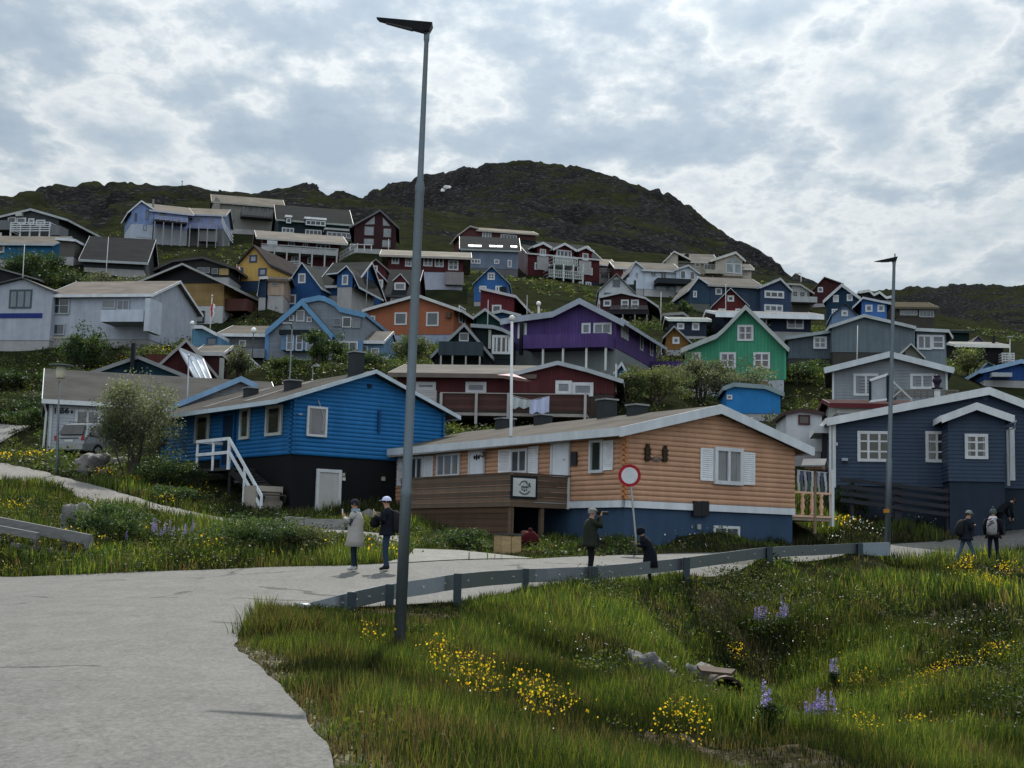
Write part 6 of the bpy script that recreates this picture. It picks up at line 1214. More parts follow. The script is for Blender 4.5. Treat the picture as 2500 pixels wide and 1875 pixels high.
# ---- lupins
LUP=np.array([(.26,.22,.50),(.34,.30,.58),(.20,.17,.42)])
def lupin(px,py,D,n,w,lab,seed):
    rg=np.random.default_rng(seed); b=hit(px,py,D); t=thing('lupin_clump',b,lab,'flowers','lupin clumps in the grass'); 
    for k in range(n):
        x=b.x+rg.uniform(-w/2,w/2); y=b.y+rg.normal()*w*.2; z=zt(x,y); hh=rg.uniform(.45,.75); m=M(); m.tube([(x,y,z-.05),(x+rg.normal()*.02,y,z+hh*.6)],.008,4); s=build(m,'flower_stalk',mat((.05,.09,.03)),t)
        q=60; u=rg.uniform(0,1,q); a=rg.uniform(0,6.28,q); r=.042*(1-u*.75); C=np.stack([x+np.cos(a)*r,y+np.sin(a)*r,z+hh*.55+u*hh*.5],1); leaves('flower_spike',C,rg.uniform(.02,.04,q),LUP[rg.integers(0,3,q)],PETAL,None,t,asp=.8,rng=rg)
    q=420; C=np.stack([b.x+rg.normal(0,w*.35,q),b.y+rg.normal(0,w*.25,q),np.full(q,b.z)+rg.uniform(.02,.42,q)],1); leaves('foliage',C,rg.uniform(.06,.12,q),GREENS[rg.integers(0,3,q)],LEAF,None,t,asp=.4,rng=rg)
for i,a in enumerate([(1885,1545,34,11,.85,'pale lupin clump halfway up the right bank'),(2000,1790,19.5,12,.6,'largest lilac lupin clump near the bottom right'),(2036,1690,22.5,3,.16,'two tall lupin spikes among yellow flowers'),(1880,1800,19,3,.25,'small lupin group at the bottom of the gully'),(345,1330,44.5,7,.9,'lupins left of the pair on the left bank'),(430,1330,44.3,10,1.0,'dense lupins behind the roadside grass on the left bank')]): lupin(*a,seed=i)
MET=mat((.12,.145,.165),'metal'); DMET=mat((.035,.04,.05),'metal')
def rock(px,py,D,w,h,label,seed,d=None,z=None,col=(.16,.155,.15),sink=.3):
    b=hit(px,py,D) if D<60 else gp(px,py,D); m=M(); sphere_pts(m,(b.x,b.y,b.z+h*(.5-sink*.5)),1,18,12,(w/2,(d or w*.7)/2,h*.62),.34,seed)
    return solo(m,'boulder',mat(col,'rock'),label,'boulder','boulders on the banks',True,b)
rock(182,1305,47,1.25,.9,'flat topped grey boulder behind the wooden barrier',1); rock(226,1155,63,1.7,.9,'brown grey boulder in the plants below the parked car',2)
rock(1570,1650,31,.75,.42,'pale rock slab left of the culvert',3,col=(.13,.13,.13)); rock(1708,1690,33,.72,.5,'angular pale rock just above the culvert mouth',4,col=(.14,.14,.135)); rock(905,1275,49,1.1,.45,'low grey boulder behind the person in the pale coat',5)
rock(290,1140,66,1.0,.5,'small stone right of the parked car',7); rock(1620,1665,25.,.4,.25,'small stone between the two pale rocks',8)
# culvert
c=hit(1758,1716,33); cz=c.z+.22; t=thing('culvert',(c.x,c.y,cz-.4),'dark culvert pipe mouth in the gully under the pale rocks','culvert'); m=M()
ring=lambda y,r:[(c.x+r*math.cos(2*math.pi*k/20),y,cz+r*math.sin(2*math.pi*k/20)) for k in range(20)]
for (ya,ra_),(yb,rb_) in(((c.y-.9,.36),(c.y+2.2,.36)),((c.y-.9,.31),(c.y+2.2,.31)),((c.y-.9,.31),(c.y-.9,.36))):
    A=ring(ya,ra_);B=ring(yb,rb_); i=len(m.v); m.v+=A+B; m.f+=[(i+k,i+(k+1)%20,i+20+(k+1)%20,i+20+k) for k in range(20)]
build(m,'pipe',mat((.05,.035,.028),'metal'),t,True); m=M(); m.poly(ring(c.y-.1,.31)); build(m,'pipe_dark_disc',mat((.002,.002,.002)),t)  # black disc painted in for the darkness inside the pipe
m=M(); m.hexa([(c.x-.45,c.y-.55,cz+.38),(c.x+.12,c.y-.6,cz+.34),(c.x+.25,c.y-.3,cz+.40),(c.x-.5,c.y-.3,cz+.46)],[(c.x-.45,c.y-.55,cz+.43),(c.x+.12,c.y-.6,cz+.39),(c.x+.25,c.y-.3,cz+.45),(c.x-.5,c.y-.3,cz+.51)]); build(m,'cover_plank',mat((.06,.04,.03),'wood'),t)
# ---- tall lamps
def lamp(base,D,top,secs,head,label,sp=None):
    b=gp(base[0],base[1],D); tp=P(top,D); t=thing('street_lamp',b,label,'street lamp','tall grey street lamps'); m=M()
    f=lambda k:Vector((b.x+(tp.x-b.x)*k,b.y,b.z+(tp.z-b.z)*k)); 
    m.tube([f(k)-(Vector((0,0,.3)) if k==0 else Vector()) for k,r in secs],[r for k,r in secs],14); build(m,'pole',MET,t,True)
    m=M(); q=[P(p,D) for p in head]; wd=[.05,.13,.09,.07,.04]
    A=[v+Vector((0,-w_,0)) for v,w_ in zip(q,wd)]; B=[v+Vector((0,w_,0)) for v,w_ in zip(q,wd)]; m.prism(A,B); hd=build(m,'lamp_head',mat((.018,.02,.024),'paint'),t)
    m=M(); a_=q[3].lerp(q[4],.25); c_=q[3].lerp(q[4],.85); m.hexa([a_+Vector((0,-.06,-.012)),a_+Vector((0,.06,-.012)),c_+Vector((0,.04,-.012)),c_+Vector((0,-.04,-.012))],[a_+Vector((0,-.06,-.002)),a_+Vector((0,.06,-.002)),c_+Vector((0,.04,-.002)),c_+Vector((0,-.04,-.002))]); build(m,'led_strip',mat((.1,.1,.11)),hd)
    m=M(); g=f(0); m.box(g.x-.28,g.x+.3,g.y-.28,g.y+.28,g.z-.3,g.z+.05); build(m,'concrete_base',mat((.22,.21,.2),'rock'),t)
    if sp: m=M(); m.tube([P(sp[0],D),P(sp[1],D)],.02,6); build(m,'aerial',mat((.03,.03,.035)),t)
    return t
Z5=lambda x,y:(900+x*.0904,20+y*.0904)
lamp((974,1596),21,Z5(1570,700),[(0,.085),(.242,.083),(.25,.092),(.256,.070),(.735,.066),(.742,.076),(.755,.048),(.985,.034),(.99,.044),(1.005,.044)],[Z5(215,270),Z5(1730,455),Z5(1650,640),Z5(1490,655),Z5(290,352)],'tallest grey street lamp rising from the grass in front of the blue house')
G_=lambda x,y:T('g',x,y)
lamp((2165,1385),47.5,(2183,638),[(0,.10),(.33,.1),(.34,.075),(.8,.06),(.985,.05),(1,.07)],[G_(595,612),G_(838,565),G_(828,608),G_(800,612),G_(640,618)],'grey street lamp at the right, at the end of the guardrail',(G_(818,570),G_(818,528)))
m=M(); b=P((2164,1252),47.4)
sb=m.tube([b,b+Vector((0,0,.12))],.104,12); build(m,'warning_band',mat((.35,.16,.03)),[o for o in COL.objects if o.name.startswith('street_lamp')][-1]) 
# lantern lamp left
D=61; b=gp(138,1180,D); tp=P((145,1000),D); t=thing('lantern_lamp',b,'lantern post with a flat square hood in front of the white numbered house','street lamp')
p=lambda y:P((145+(y-925)*-.028,y),D)
m=M(); m.tube([b-Vector((0,0,.2)),p(1110),p(1050),p(930)],[.075,.06,.05,.03],10); build(m,'pole',MET,t,True)
q=P(T('o',652,328),D); m=M(); zz=P(T('o',652,200),D).z; m.lathe((q.x,D,0),[(.16,q.z),(.2,q.z+.06),(.21,zz)],14); build(m,'glass_shade',mat((.45,.43,.33),'paint'),t,True)
m=M(); w_=.5; m.lathe((q.x,D,0),[(.03,zz+.001),(w_,zz+.04),(w_,zz+.075),(.05,zz+.12)],24); build(m,'hood',mat((.16,.19,.18),'paint'),t)
def pole(p0,p1,D,label,name='flagpole',r=.045,cat='flagpole',knob=True,col=(.5,.5,.5),flag=None,arm=None,globe=None,group=None,on=None):
    a=P(p0,D); b=gp(p1[0],p1[1],D); z=min(b.z,P(p1,D).z+.0) if on is None else P(p1,D).z; t=thing(name,(a.x,a.y,z),label,cat,group); bx=P(p1,D).x; m=M(); m.tube([(bx,a.y,z-.3),(a.x,a.y,a.z)],[r,r*.65],8); build(m,'pole',mat(col,'paint'),t,True)
    if knob: m=M(); sphere_pts(m,a,r*1.7,8,6); build(m,'knob',mat((.55,.55,.52),'paint'),t,True)
    if globe: m=M(); sphere_pts(m,a+Vector((0,0,globe*.8)),globe,12,8); build(m,'globe_shade',mat((.8,.8,.78),'paint'),t,True)
    if arm: 
        m=M(); e=P(arm,D); m.tube([a,a.lerp(e,.5)+Vector((0,0,.12)),e],[.05,.05,.04],8); h_=build(m,'lamp_arm',mat((.05,.06,.06),'metal'),t); m=M(); m.box(e.x-.35,e.x+.1,e.y-.12,e.y+.12,e.z-.06,e.z+.03); build(m,'lamp_head',mat((.3,.32,.33),'paint'),t)
    if flag:
        f0=P(flag[0],D); f1=P(flag[1],D); n=7
        for k,cc in enumerate(((.45,.03,.04),(.6,.6,.6))):
            m=M(); A=[];B=[]
            for j in range(n): zz=f0.z+(f1.z-f0.z)*j/(n-1); A.append((f0.x+k*.14+.04*math.sin(j*1.7),a.y-.05+.04*math.cos(j*2.1),zz)); B.append((f0.x+.14+k*.14+.05*math.sin(j*1.9),a.y-.06+.04*math.cos(j*1.3),zz-.1))
            for j in range(n-1): m.prism([A[j],B[j],B[j+1],A[j+1]],[Vector(v)+Vector((0,.015,0)) for v in (A[j],B[j],B[j+1],A[j+1])])
            build(m,'flag_red' if k==0 else 'flag_white',mat(cc,'fabric'),t)
    return t
pole((1250,777),(1247,1250),53,'tall white flagpole standing behind the wooden deck of the orange cabin',r=.07,col=(.55,.57,.6))
GP='thin flagpoles and posts among the houses'
pole((461,868),(458,1010),71,'pale flagpole before the roof of the white numbered house',col=(.33,.38,.43),group=GP)
pole((518,722),(510,850),108,'flagpole with a limp red and white flag below the tan house',flag=(T('i',955,400),T('i',945,535)),group=GP)
pole((265,578),(259,655),127,'white pole before the large slate roof',group=GP,knob=False); pole((60,596),(56,680),119,'thin pole in the dark bush, far left',group=GP,knob=False)
pole((578,645),(582,695),137,'small pole with a red and white flag left of the yellow house',flag=((579,650),(577,685)),group=GP,knob=False)
pole((949,583),(947,648),168,'white pole in front of the dark red tall windowed house',group=GP,knob=False); pole((898,660),(893,738),128,'grey pole beside the twin dormer house',col=(.25,.25,.25),group=GP,knob=False)
pole((1192,732),(1190,800),105,'thin pole before the small dark green gable',col=(.3,.3,.3),group=GP,knob=False); pole((1287,721),(1287,765),118,'short pole above the purple roof',col=(.3,.3,.3),group=GP,knob=False)
pole((1614,713),(1613,792),130,'white pole on the grass slope below the white house',group=GP,knob=False); pole((1772,697),(1772,765),134,'white pole in front of the dark red steep gable',group=GP); pole((2094,795),(2091,874),98,'pale pole before the blank slate wall',group=GP,knob=False)
GL='small lamps between the houses'
pole((713,802),(705,955),78,'thin lamp post with a bent arm before the bay window house',name='lamp_post',cat='street lamp',knob=False,arm=(706,789),col=(.16,.18,.18),group=GL); pole((764,895),(763,935),90,'short garden lamp by the round shrubs',name='lamp_post',cat='street lamp',knob=False,arm=(778,893),col=(.2,.22,.2),group=GL)
pole((469,793),(468,812),103,'white globe lamp at the corner of the tan and white house',name='globe_lamp',cat='street lamp',knob=False,globe=.16,r=.03,group=GL); pole((619,812),(618,824),100,'white globe lamp above the annex roof',name='globe_lamp',cat='street lamp',knob=False,globe=.2,r=.04,col=(.05,.05,.05),group=GL); pole((1315,746),(1317,765),116,'white globe lamp left of the purple ridge',name='globe_lamp',cat='street lamp',knob=False,globe=.2,r=.12,group=GL)
pole((1956,668),(1955,697),290,'tiny lamp post on the skyline right of the hill',name='lamp_post',cat='street lamp',knob=False,arm=(1951,667),r=.13,group=GL); pole((2466,825),(2464,862),116,'lamp post at the far right before the dark slope',name='lamp_post',cat='street lamp',knob=False,arm=(2469,822),r=.06,group=GL); pole((83,1112),(83,1150),100,'small lamp post on the left slope',name='lamp_post',cat='street lamp',globe=.12,knob=False,group=GL) if 0 else None
pole((445,442),(443,474),332,'antenna mast on the left ridge',name='antenna_mast',cat='mast',r=.12,knob=True,col=(.1,.1,.1),on=1); pole((1220,405),(1220,418),500,'thin post on the summit of the hill',name='antenna_mast',cat='mast',r=.25,knob=False,col=(.05,.05,.05),on=1)
for i,(x,y,D,h,lab) in enumerate([(274,467,331,1.0,'leftmost cairn on the left ridge'),(316,469,331,.7,'low cairn right of the leftmost cairn'),(366,470,331,.9,'small cairn left of the antenna mast'),(748,459,331,1.6,'left one of the two cairns above the black house'),(772,460,331,1.3,'right one of the two cairns above the black house'),(1053,441,500,2.4,'cairn on the left shoulder of the hill'),(1079,438,500,1.2,'small cairn beside the shoulder cairn'),(1320,422,500,4.6,'tall cairn right of the summit post')]):
    b=P((x,y+2),D); m=M(); k=4
    for j in range(k): sphere_pts(m,(b.x+.08*h*math.sin(j*2),b.y,b.z+h*(j+.3)/k),h*(.48-.09*j),8,6,(1,1,.62),.3,i*5+j)
    solo(m,'cairn',mat((.05,.048,.045),'rock'),lab,'cairn','stone cairns on the ridge',False,b-Vector((0,0,.5)))
# ---- guardrail
PB=[(740,1492,26.6),(859,1492,27),(951,1482,28.5),(1116,1479,29.2),(1282,1444,33),(1450,1438,34.5),(1675,1413,37.5),(1877,1368,41.5),(2098,1346,45.6)]
PT=[1477,1446,1427,1401,1389,1384,1362,1335,1327]
bp=[P(p[:2],p[2]) for p in PB]; gbase=[Vector((v.x,v.y,zt(v.x,v.y))) for v in bp]; topz=[P((p[0],y),p[2]).z for p,y in zip(PB,PT)]
gr=thing('guardrail',gbase[4],'grey steel guardrail curving along the near edge of the road','guardrail')
prof=[(0,0),(.0,.02),(.10,.055),(.10,.09),(.0,.125),(-.01,.155),(.0,.185),(.10,.22),(.10,.255),(.0,.29),(0,.31),(-.03,.31),(-.03,0)]
pts=[];  
for k in range(len(gbase)-1):
    for j in range(6):
        t_=j/6; z=topz[k]*(1-t_)+topz[k+1]*t_; pts.append(Vector((gbase[k].x*(1-t_)+gbase[k+1].x*t_,gbase[k].y*(1-t_)+gbase[k+1].y*t_,z)))
pts.append(Vector((gbase[-1].x,gbase[-1].y,topz[-1])))
for _ in range(2): pts=[pts[0]]+[(pts[i-1]+pts[i]*2+pts[i+1])/4 for i in range(1,len(pts)-1)]+[pts[-1]]
m=M(); np_=len(prof)
for k,p_ in enumerate(pts):
    d=(pts[min(k+1,len(pts)-1)]-pts[max(k-1,0)]).normalized(); nrm=Vector((d.y,-d.x,0)).normalized(); wob=.006*math.sin(k*1.9)+.006*math.sin(k*.7)
    for (o_,z_) in prof: q=p_-Vector((0,0,.31))+nrm*(-o_+wob-.08)+Vector((0,0,z_+wob*.6)); m.v.append(tuple(q))
for k in range(len(pts)-1):
    for j in range(np_): a=k*np_+j; b=k*np_+(j+1)%np_; m.f.append((a,b,b+np_,a+np_))
BM=mat((.20,.23,.26),'metal',.11); BM.node_tree.nodes['Principled BSDF'].inputs['Metallic'].default_value=.7; BM.node_tree.nodes['Principled BSDF'].inputs['Roughness'].default_value=.3
build(m,'beam',BM,gr)
for k,b_ in enumerate(gbase):
    if k==0: continue
    m=M(); z1=topz[k]-.01; m.box(b_.x-.08,b_.x+.08,b_.y-.16,b_.y-.01,b_.z-.6,z1+.02); build(m,'post',mat((.04,.055,.065),'metal'),gr)
m=M(); e=pts[0]; d=(pts[0]-pts[1]).normalized(); m.lathe((e.x,e.y,0),[(.14,e.z-.36),(.17,e.z-.3),(.17,e.z-.02),(.12,e.z+.03)],12); build(m,'end_cap',mat((.12,.14,.16),'metal'),gr,True)
m=M(); e=pts[-1]; m.bar(e-Vector((.1,0,.2)),e+Vector((1.05,.35,-.14)),.05,.42); build(m,'end_plate',mat((.2,.24,.28),'metal'),gr)
m=M()
for k in range(3,len(pts)-2,1):
    if k%2: p_=pts[k]; d=(pts[k+1]-pts[k-1]).normalized(); n_=Vector((d.y,-d.x,0)); q=p_+n_*(-.06)+Vector((0,0,-.155)); m.tube([q,q+n_*.03],.018,6)
build(m,'bolts',mat((.6,.62,.65),'metal'),gr)
# ---- wooden barrier left
t=thing('wooden_barrier',gp(120,1350,44),'weathered wooden rail barrier on posts at the left edge of the grass','barrier'); U=lambda x,y,D:P(T('u',x,y),D); Wd=mat((.16,.16,.165),'wood')
m=M(); m.bar(U(-200,735,43.2),U(975,965,41.5),.12,.30); build(m,'top_beam',Wd,t); m=M(); m.bar(U(-200,810,42.4),U(410,925,41.6),.12,.2); build(m,'side_beam',Wd,t); m=M(); m.bar(U(120,1020,42),U(930,1165,41.6),.08,.16); build(m,'lower_beam',Wd,t)
for x,y0,D in((-30,780,42.9),(110,860,42.6),(365,905,42.2),(680,900,41.9),(945,950,41.4)):
    a=U(x,y0,D); z=zt(a.x,a.y); m=M(); m.box(a.x-.11,a.x+.11,a.y+.08,a.y+.24,z-.4,a.z+.05); build(m,'post',Wd,t)
# ---- fence by the navy house
t=thing('rail_fence',gp(2230,1230,57),'dark three rail wooden fence in front of the navy house','fence'); q=lambda x,y,D=56:P(T('t',x,y),D); FW=mat((.028,.03,.038),'wood')
for x,y0,y1 in((668,815,1010),(1080,862,1085),(1545,905,1150),(1838,960,1150)):
    m=M(); a=q(x,y0); b=q(x,y1); m.box(a.x-.14 if x!=668 else a.x-.06,a.x+.14 if x!=668 else a.x+.06,a.y,a.y+.2,min(b.z,zt(a.x,a.y))-.3,a.z+.06); build(m,'post',FW,t)
for k in range(4):
    for (xa,ya,xb,yb) in((560,812+k*62,1080,868+k*66),(1080,872+k*66,1545,922+k*70),(1545,935+k*68,1838,1010+k*50)):
        m=M(); m.bar(q(xa,ya,55.95),q(xb,yb,55.95),.06,.15); build(m,'rail',FW,t)
# ---- long stone beam by the blue house
a=P((700,1262),49.5); b=P((862,1262),48.5)
for k,(x0,x1,D,lab) in enumerate(((702,745,50.5,'left squared timber beam on the gravel below the white basement door'),(748,862,49.8,'long squared timber beam on the gravel before the blue house'))):
    a=gp(x0,1280,D); b=gp(x1,1282,D-.3); m=M(); m.bar(a+Vector((0,0,.2)),b+Vector((0,0,.2)),.35,.36); solo(m,'timber_beam',mat((.22,.22,.215),'wood'),lab,'beam')
# ---- round sign
D=43.6; b=gp(1558,1352,D); c=P((1537,1161),D); t=thing('round_road_sign',b,'round white traffic sign with a red ring on a thin leaning pole','road sign'); r=27.5*D/F
m=M(); m.tube([b-Vector((0,0,.3)),P((1551,1300),D),P((1541,1190),D)+Vector((0,.03,0)),c+Vector((0,.04,0))],.032,8); build(m,'pole',mat((.3,.32,.33),'metal'),t,True)
disc=lambda rr,y:[(c.x+rr*math.cos(2*math.pi*k/40),c.y+y,c.z+rr*math.sin(2*math.pi*k/40)) for k in range(40)]
m=M(); m.prism(disc(r,0),disc(r,.015)); build(m,'red_ring',mat((.30,.012,.02),'paint'),t)
m=M(); m.prism(disc(r*.73,-.006),disc(r*.73,-.001)); build(m,'white_face',mat((.52,.55,.58),'paint'),t)
m=M(); e=P((1546,1362),42.8); z=zg(e.x,e.y)+.034; m.prism([(e.x+.38*math.cos(a*.314),e.y+.38*math.sin(a*.314),z) for a in range(20)],[(e.x+.38*math.cos(a*.314),e.y+.38*math.sin(a*.314),z+.012) for a in range(20)]); solo(m,'road_disc',mat((.06,.06,.055),'metal'),'dark flat disc on the road by the round sign','manhole cover')  # thin dark disc laid flat on the road near the sign
# ---- utility cabinet and red bag
fr=Fr(gp(1240,1362,42.2),30); z=fr.o.z; a0=fr.uz(T('r',1188,1400))[0]; a1=fr.uz(T('r',1372,1400))[0]; z1=P(T('r',1280,1315),42.2).z
t=thing('utility_cabinet',fr.o,'tan double door utility cabinet under the deck of the orange cabin','cabinet'); m=M(); pbox(m,fr,('f',0),a0,a1,-.4,0,z-.2,z1); build(m,'body',mat((.33,.24,.13),'wood'),t)
for k in(0,1): m=M(); w_=(a1-a0)/2; pbox(m,fr,('f',0),a0+k*w_+.02,a0+(k+1)*w_-.02,0.002,.025,z,z1-.03); d=build(m,'door',mat((.36,.26,.14),'wood'),t); m=M(); pbox(m,fr,('f',0),a0+w_-.06+k*.1,a0+w_-.03+k*.1,.03,.045,z+.5,z+.6); build(m,'handle',mat((.05,.05,.05),'metal'),d)
m=M(); pbox(m,fr,('f',0),a0-.04,a1+.04,-.44,.06,z1+.003,z1+.05); build(m,'lid',mat((.06,.06,.06)),t)
c=gp(1290,1352,45.6); m=M(); sphere_pts(m,c+Vector((0,0,.28)),.3,14,10,(1.1,.8,.9),.2,3); sphere_pts(m,c+Vector((.05,-.05,.52)),.1,8,6,(.8,.8,1),.2,4); solo(m,'red_sack',mat((.05,.006,.009),'fabric'),'dark red sack in the shade beside the tan utility cabinet','sack',None,True)
# ---- parked car
fr=Fr(gp(165,1160,69),-24); CG=fr.o.z+.02; t=thing('parked_car',fr.o,'silver estate car with roof rails parked tail out by the white numbered house','car')
CP,_,cb=base('car_paint',.28,.6) ; cb.inputs['Base Color'].default_value=(.20,.215,.23,1); cb.inputs['Metallic'].default_value=.35
W2=.93; sil=[(0,.42),(-.06,.62),(-.03,.95),(.10,1.02),(.42,1.62),(1.0,1.70),(2.4,1.68),(3.0,1.5),(3.5,1.08),(4.55,.96),(4.75,.8),(4.78,.4)]   # (y,z)
def xs(z): return W2 if z<1.0 else W2-.24*(z-1.0)/.65
m=M(); A=[fr.w(-xs(z),y,CG+z) for y,z in sil]+[fr.w(-W2,4.7,CG+.28),fr.w(-W2,.05,CG+.28)]; B=[fr.w(xs(z),y,CG+z) for y,z in sil]+[fr.w(W2,4.7,CG+.28),fr.w(W2,.05,CG+.28)]
i=len(m.v); m.prism(A,B); cbody=build(m,'body',CP,t); bv=cbody.modifiers.new('b','BEVEL'); bv.width=.05; bv.segments=2
GB=glass((.008,.01,.012),.05)
m=M(); m.prism([fr.w(-.74,.08,CG+1.08),fr.w(.74,.08,CG+1.08),fr.w(.64,.34,CG+1.55),fr.w(-.64,.34,CG+1.55)],[fr.w(-.74,.02,CG+1.09),fr.w(.74,.02,CG+1.09),fr.w(.64,.28,CG+1.57),fr.w(-.64,.28,CG+1.57)]); build(m,'rear_window',GB,t)
for s_ in(-1,1):
    for (ya,yb) in((.42,1.25),(1.33,2.2),(2.28,3.1)):
        zt_=lambda y:1.56 if y<2.6 else 1.56-.7*(y-2.6)/.9
        m=M(); q=[(ya+(.0 if ya>.5 else -.0),1.06),(yb,1.06),(yb-(.12 if yb>3 else 0),zt_(yb)),(ya+(.18 if ya<.5 else 0),zt_(ya))]; m.prism([fr.w(s_*(xs(z)-.02),y,CG+z) for y,z in q],[fr.w(s_*(xs(z)+.012),y,CG+z) for y,z in q]); build(m,'side_window',GB,t)
    m=M(); m.bar(fr.w(s_*.62,.6,CG+1.77),fr.w(s_*.62,2.3,CG+1.76),.04,.04); m.bar(fr.w(s_*.62,.62,CG+1.66),fr.w(s_*.62,.62,CG+1.77),.04); m.bar(fr.w(s_*.62,2.28,CG+1.66),fr.w(s_*.62,2.28,CG+1.76),.04); build(m,'roof_rail',mat((.2,.2,.2),'metal'),t)
    m=M(); m.prism([fr.w(s_*.72,-.045,CG+.78),fr.w(s_*.9,-.03,CG+.78),fr.w(s_*.92,-.02,CG+1.03),fr.w(s_*.78,-.03,CG+1.03)],[fr.w(s_*.72,-.075,CG+.78),fr.w(s_*.9,-.06,CG+.78),fr.w(s_*.92,-.05,CG+1.03),fr.w(s_*.78,-.06,CG+1.03)]); build(m,'tail_light',mat((.25,.03,.03),'paint'),t)
    m=M(); m.bar(fr.w(s_*.95,2.75,CG+1.1),fr.w(s_*1.12,2.75,CG+1.13),.14,.15); build(m,'mirror',CP,t)
    for y in(.95,3.75):
        m=M(); m.tube([fr.w(s_*.72,y,CG+.33),fr.w(s_*.955,y,CG+.33)],.34,20); wh=build(m,'wheel',mat((.012,.012,.012)),t); m=M(); m.tube([fr.w(s_*.957,y,CG+.33),fr.w(s_*.965,y,CG+.33)],.2,14); build(m,'rim',mat((.35,.35,.36),'metal'),wh)
m=M(); m.prism([fr.w(-.86,-.07,CG+.35),fr.w(.86,-.07,CG+.35),fr.w(.86,-.10,CG+.6),fr.w(-.86,-.10,CG+.6)],[fr.w(-.86,.02,CG+.35),fr.w(.86,.02,CG+.35),fr.w(.86,.02,CG+.6),fr.w(-.86,.02,CG+.6)]); build(m,'bumper',mat((.30,.31,.32),'paint'),t)
m=M(); m.prism([fr.w(-.26,-.075,CG+.72),fr.w(.26,-.075,CG+.72),fr.w(.26,-.06,CG+.84),fr.w(-.26,-.06,CG+.84)],[fr.w(-.26,-.05,CG+.72),fr.w(.26,-.05,CG+.72),fr.w(.26,-.04,CG+.84),fr.w(-.26,-.04,CG+.84)]); build(m,'number_plate',mat((.5,.5,.48),'paint'),t)
m=M(); m.bar(fr.w(-.55,-.09,CG+.9),fr.w(.55,-.09,CG+.9),.03,.04); build(m,'trim_strip',mat((.05,.05,.05)),t)
# ---- trampoline
fr=Fr(P(T('i',500,650),116.5),-6); a0=fr.uz(T('i',305,560))[0]; a1=fr.uz(T('i',690,560))[0]; z0=fr.uz(T('i',500,655))[1]; z1=fr.uz(T('i',500,475))[1]; R_t=(a1-a0)/2; cx=(a0+a1)/2
t=thing('trampoline',fr.w(cx,R_t,z0-.8),'round black netted trampoline in front of the tan and white house','trampoline'); zb=z0+.25
NET=bpy.data.materials.new('black_net'); NET.use_nodes=True; nt_=NET.node_tree; tr=nt_.nodes.new('ShaderNodeBsdfTransparent'); mx=nt_.nodes.new('ShaderNodeMixShader'); mx.inputs[0].default_value=.62; nt_.links.new(tr.outputs[0],mx.inputs[1]); nt_.links.new(nt_.nodes['Principled BSDF'].outputs[0],mx.inputs[2]); nt_.nodes['Principled BSDF'].inputs['Base Color'].default_value=(.01,.01,.012,1); nt_.links.new(mx.outputs[0],nt_.nodes['Material Output'].inputs[0])
cir=lambda r_,z:[fr.w(cx+r_*math.cos(2*math.pi*k/28),R_t-r_*.999*math.sin(2*math.pi*k/28),z) for k in range(28)]
m=M(); A=cir(R_t,zb);B=cir(R_t*.98,z1); m.v+=[tuple(v) for v in A+B]; m.f+=[(k,(k+1)%28,28+(k+1)%28,28+k) for k in range(28)]; build(m,'safety_net',NET,t)
m=M(); m.prism(cir(R_t,zb-.06),cir(R_t,zb)); build(m,'jumping_mat',mat((.02,.02,.02)),t)
for k in range(0,28,4):
    m=M(); a=A[k]; b=B[k]; o_=(a-fr.w(cx,R_t,zb)).normalized()*.12; m.tube([Vector((a.x,a.y,zb-.9))+o_,a+o_*2.4+Vector((0,0,(z1-zb)*.5)),b],.03,6); build(m,'pole',mat((.03,.03,.035),'metal'),t)
# ---- laundry & umbrella on the dark red terrace
fr=Fr(P(T('k',1310,1400),71.5),-2); t=thing('hanging_sheets',fr.w(fr.uz(T('k',1310,1500))[0],0,fr.uz(T('k',1310,1590))[1]),'two pale sheets drying on a line before the dark red terrace','laundry')
for k,(xa,xb,cc) in enumerate(((1112,1300,(.42,.46,.48)),(1296,1508,(.46,.50,.68)))):
    m=M(); n=12; A=[];B=[]
    for j in range(n+1):
        x=xa+(xb-xa)*j/n; u=(x-1112)/396; ztop=fr.uz(T('k',x,1402+44*math.sin(math.pi*u)))[1]; zbot=fr.uz(T('k',x,(1530 if k==0 else 1585)+12*math.sin(j)))[1]; xx=fr.uz(T('k',x,1500))[0]; A.append((xx,ztop,.06*math.sin(j*1.3))); B.append((xx,zbot,.10*math.sin(j*1.3+.5)))
    for j in range(n): m.prism([fr.w(A[j][0],A[j][2],A[j][1]),fr.w(A[j+1][0],A[j+1][2],A[j+1][1]),fr.w(B[j+1][0],B[j+1][2],B[j+1][1]),fr.w(B[j][0],B[j][2],B[j][1])],[fr.w(A[j][0],A[j][2]+.02,A[j][1]),fr.w(A[j+1][0],A[j+1][2]+.02,A[j+1][1]),fr.w(B[j+1][0],B[j+1][2]+.02,B[j+1][1]),fr.w(B[j][0],B[j][2]+.02,B[j][1])])
    build(m,'sheet',mat(cc,'fabric'),t)
m=M(); z=fr.uz(T('k',1310,1398))[1]; m.tube([fr.w(fr.uz(T('k',1100,1500))[0],0,z),fr.w(fr.uz(T('k',1310,1500))[0],0,z-.22),fr.w(fr.uz(T('k',1510,1500))[0],0,z)],.012,5); build(m,'line',mat((.4,.4,.4)),t)
u=P(T('k',1100,1168),72.6); e1=P(T('k',1312,1240),72.6); e0=P(T('k',905,1178),72.6); zf=zt(u.x,u.y); t=thing('patio_umbrella',(u.x,u.y,zf),'flat pale pink patio umbrella over the dark red terrace','umbrella'); m=M(); rx=(e1.x-e0.x)/2; cc=(e0.x+e1.x)/2
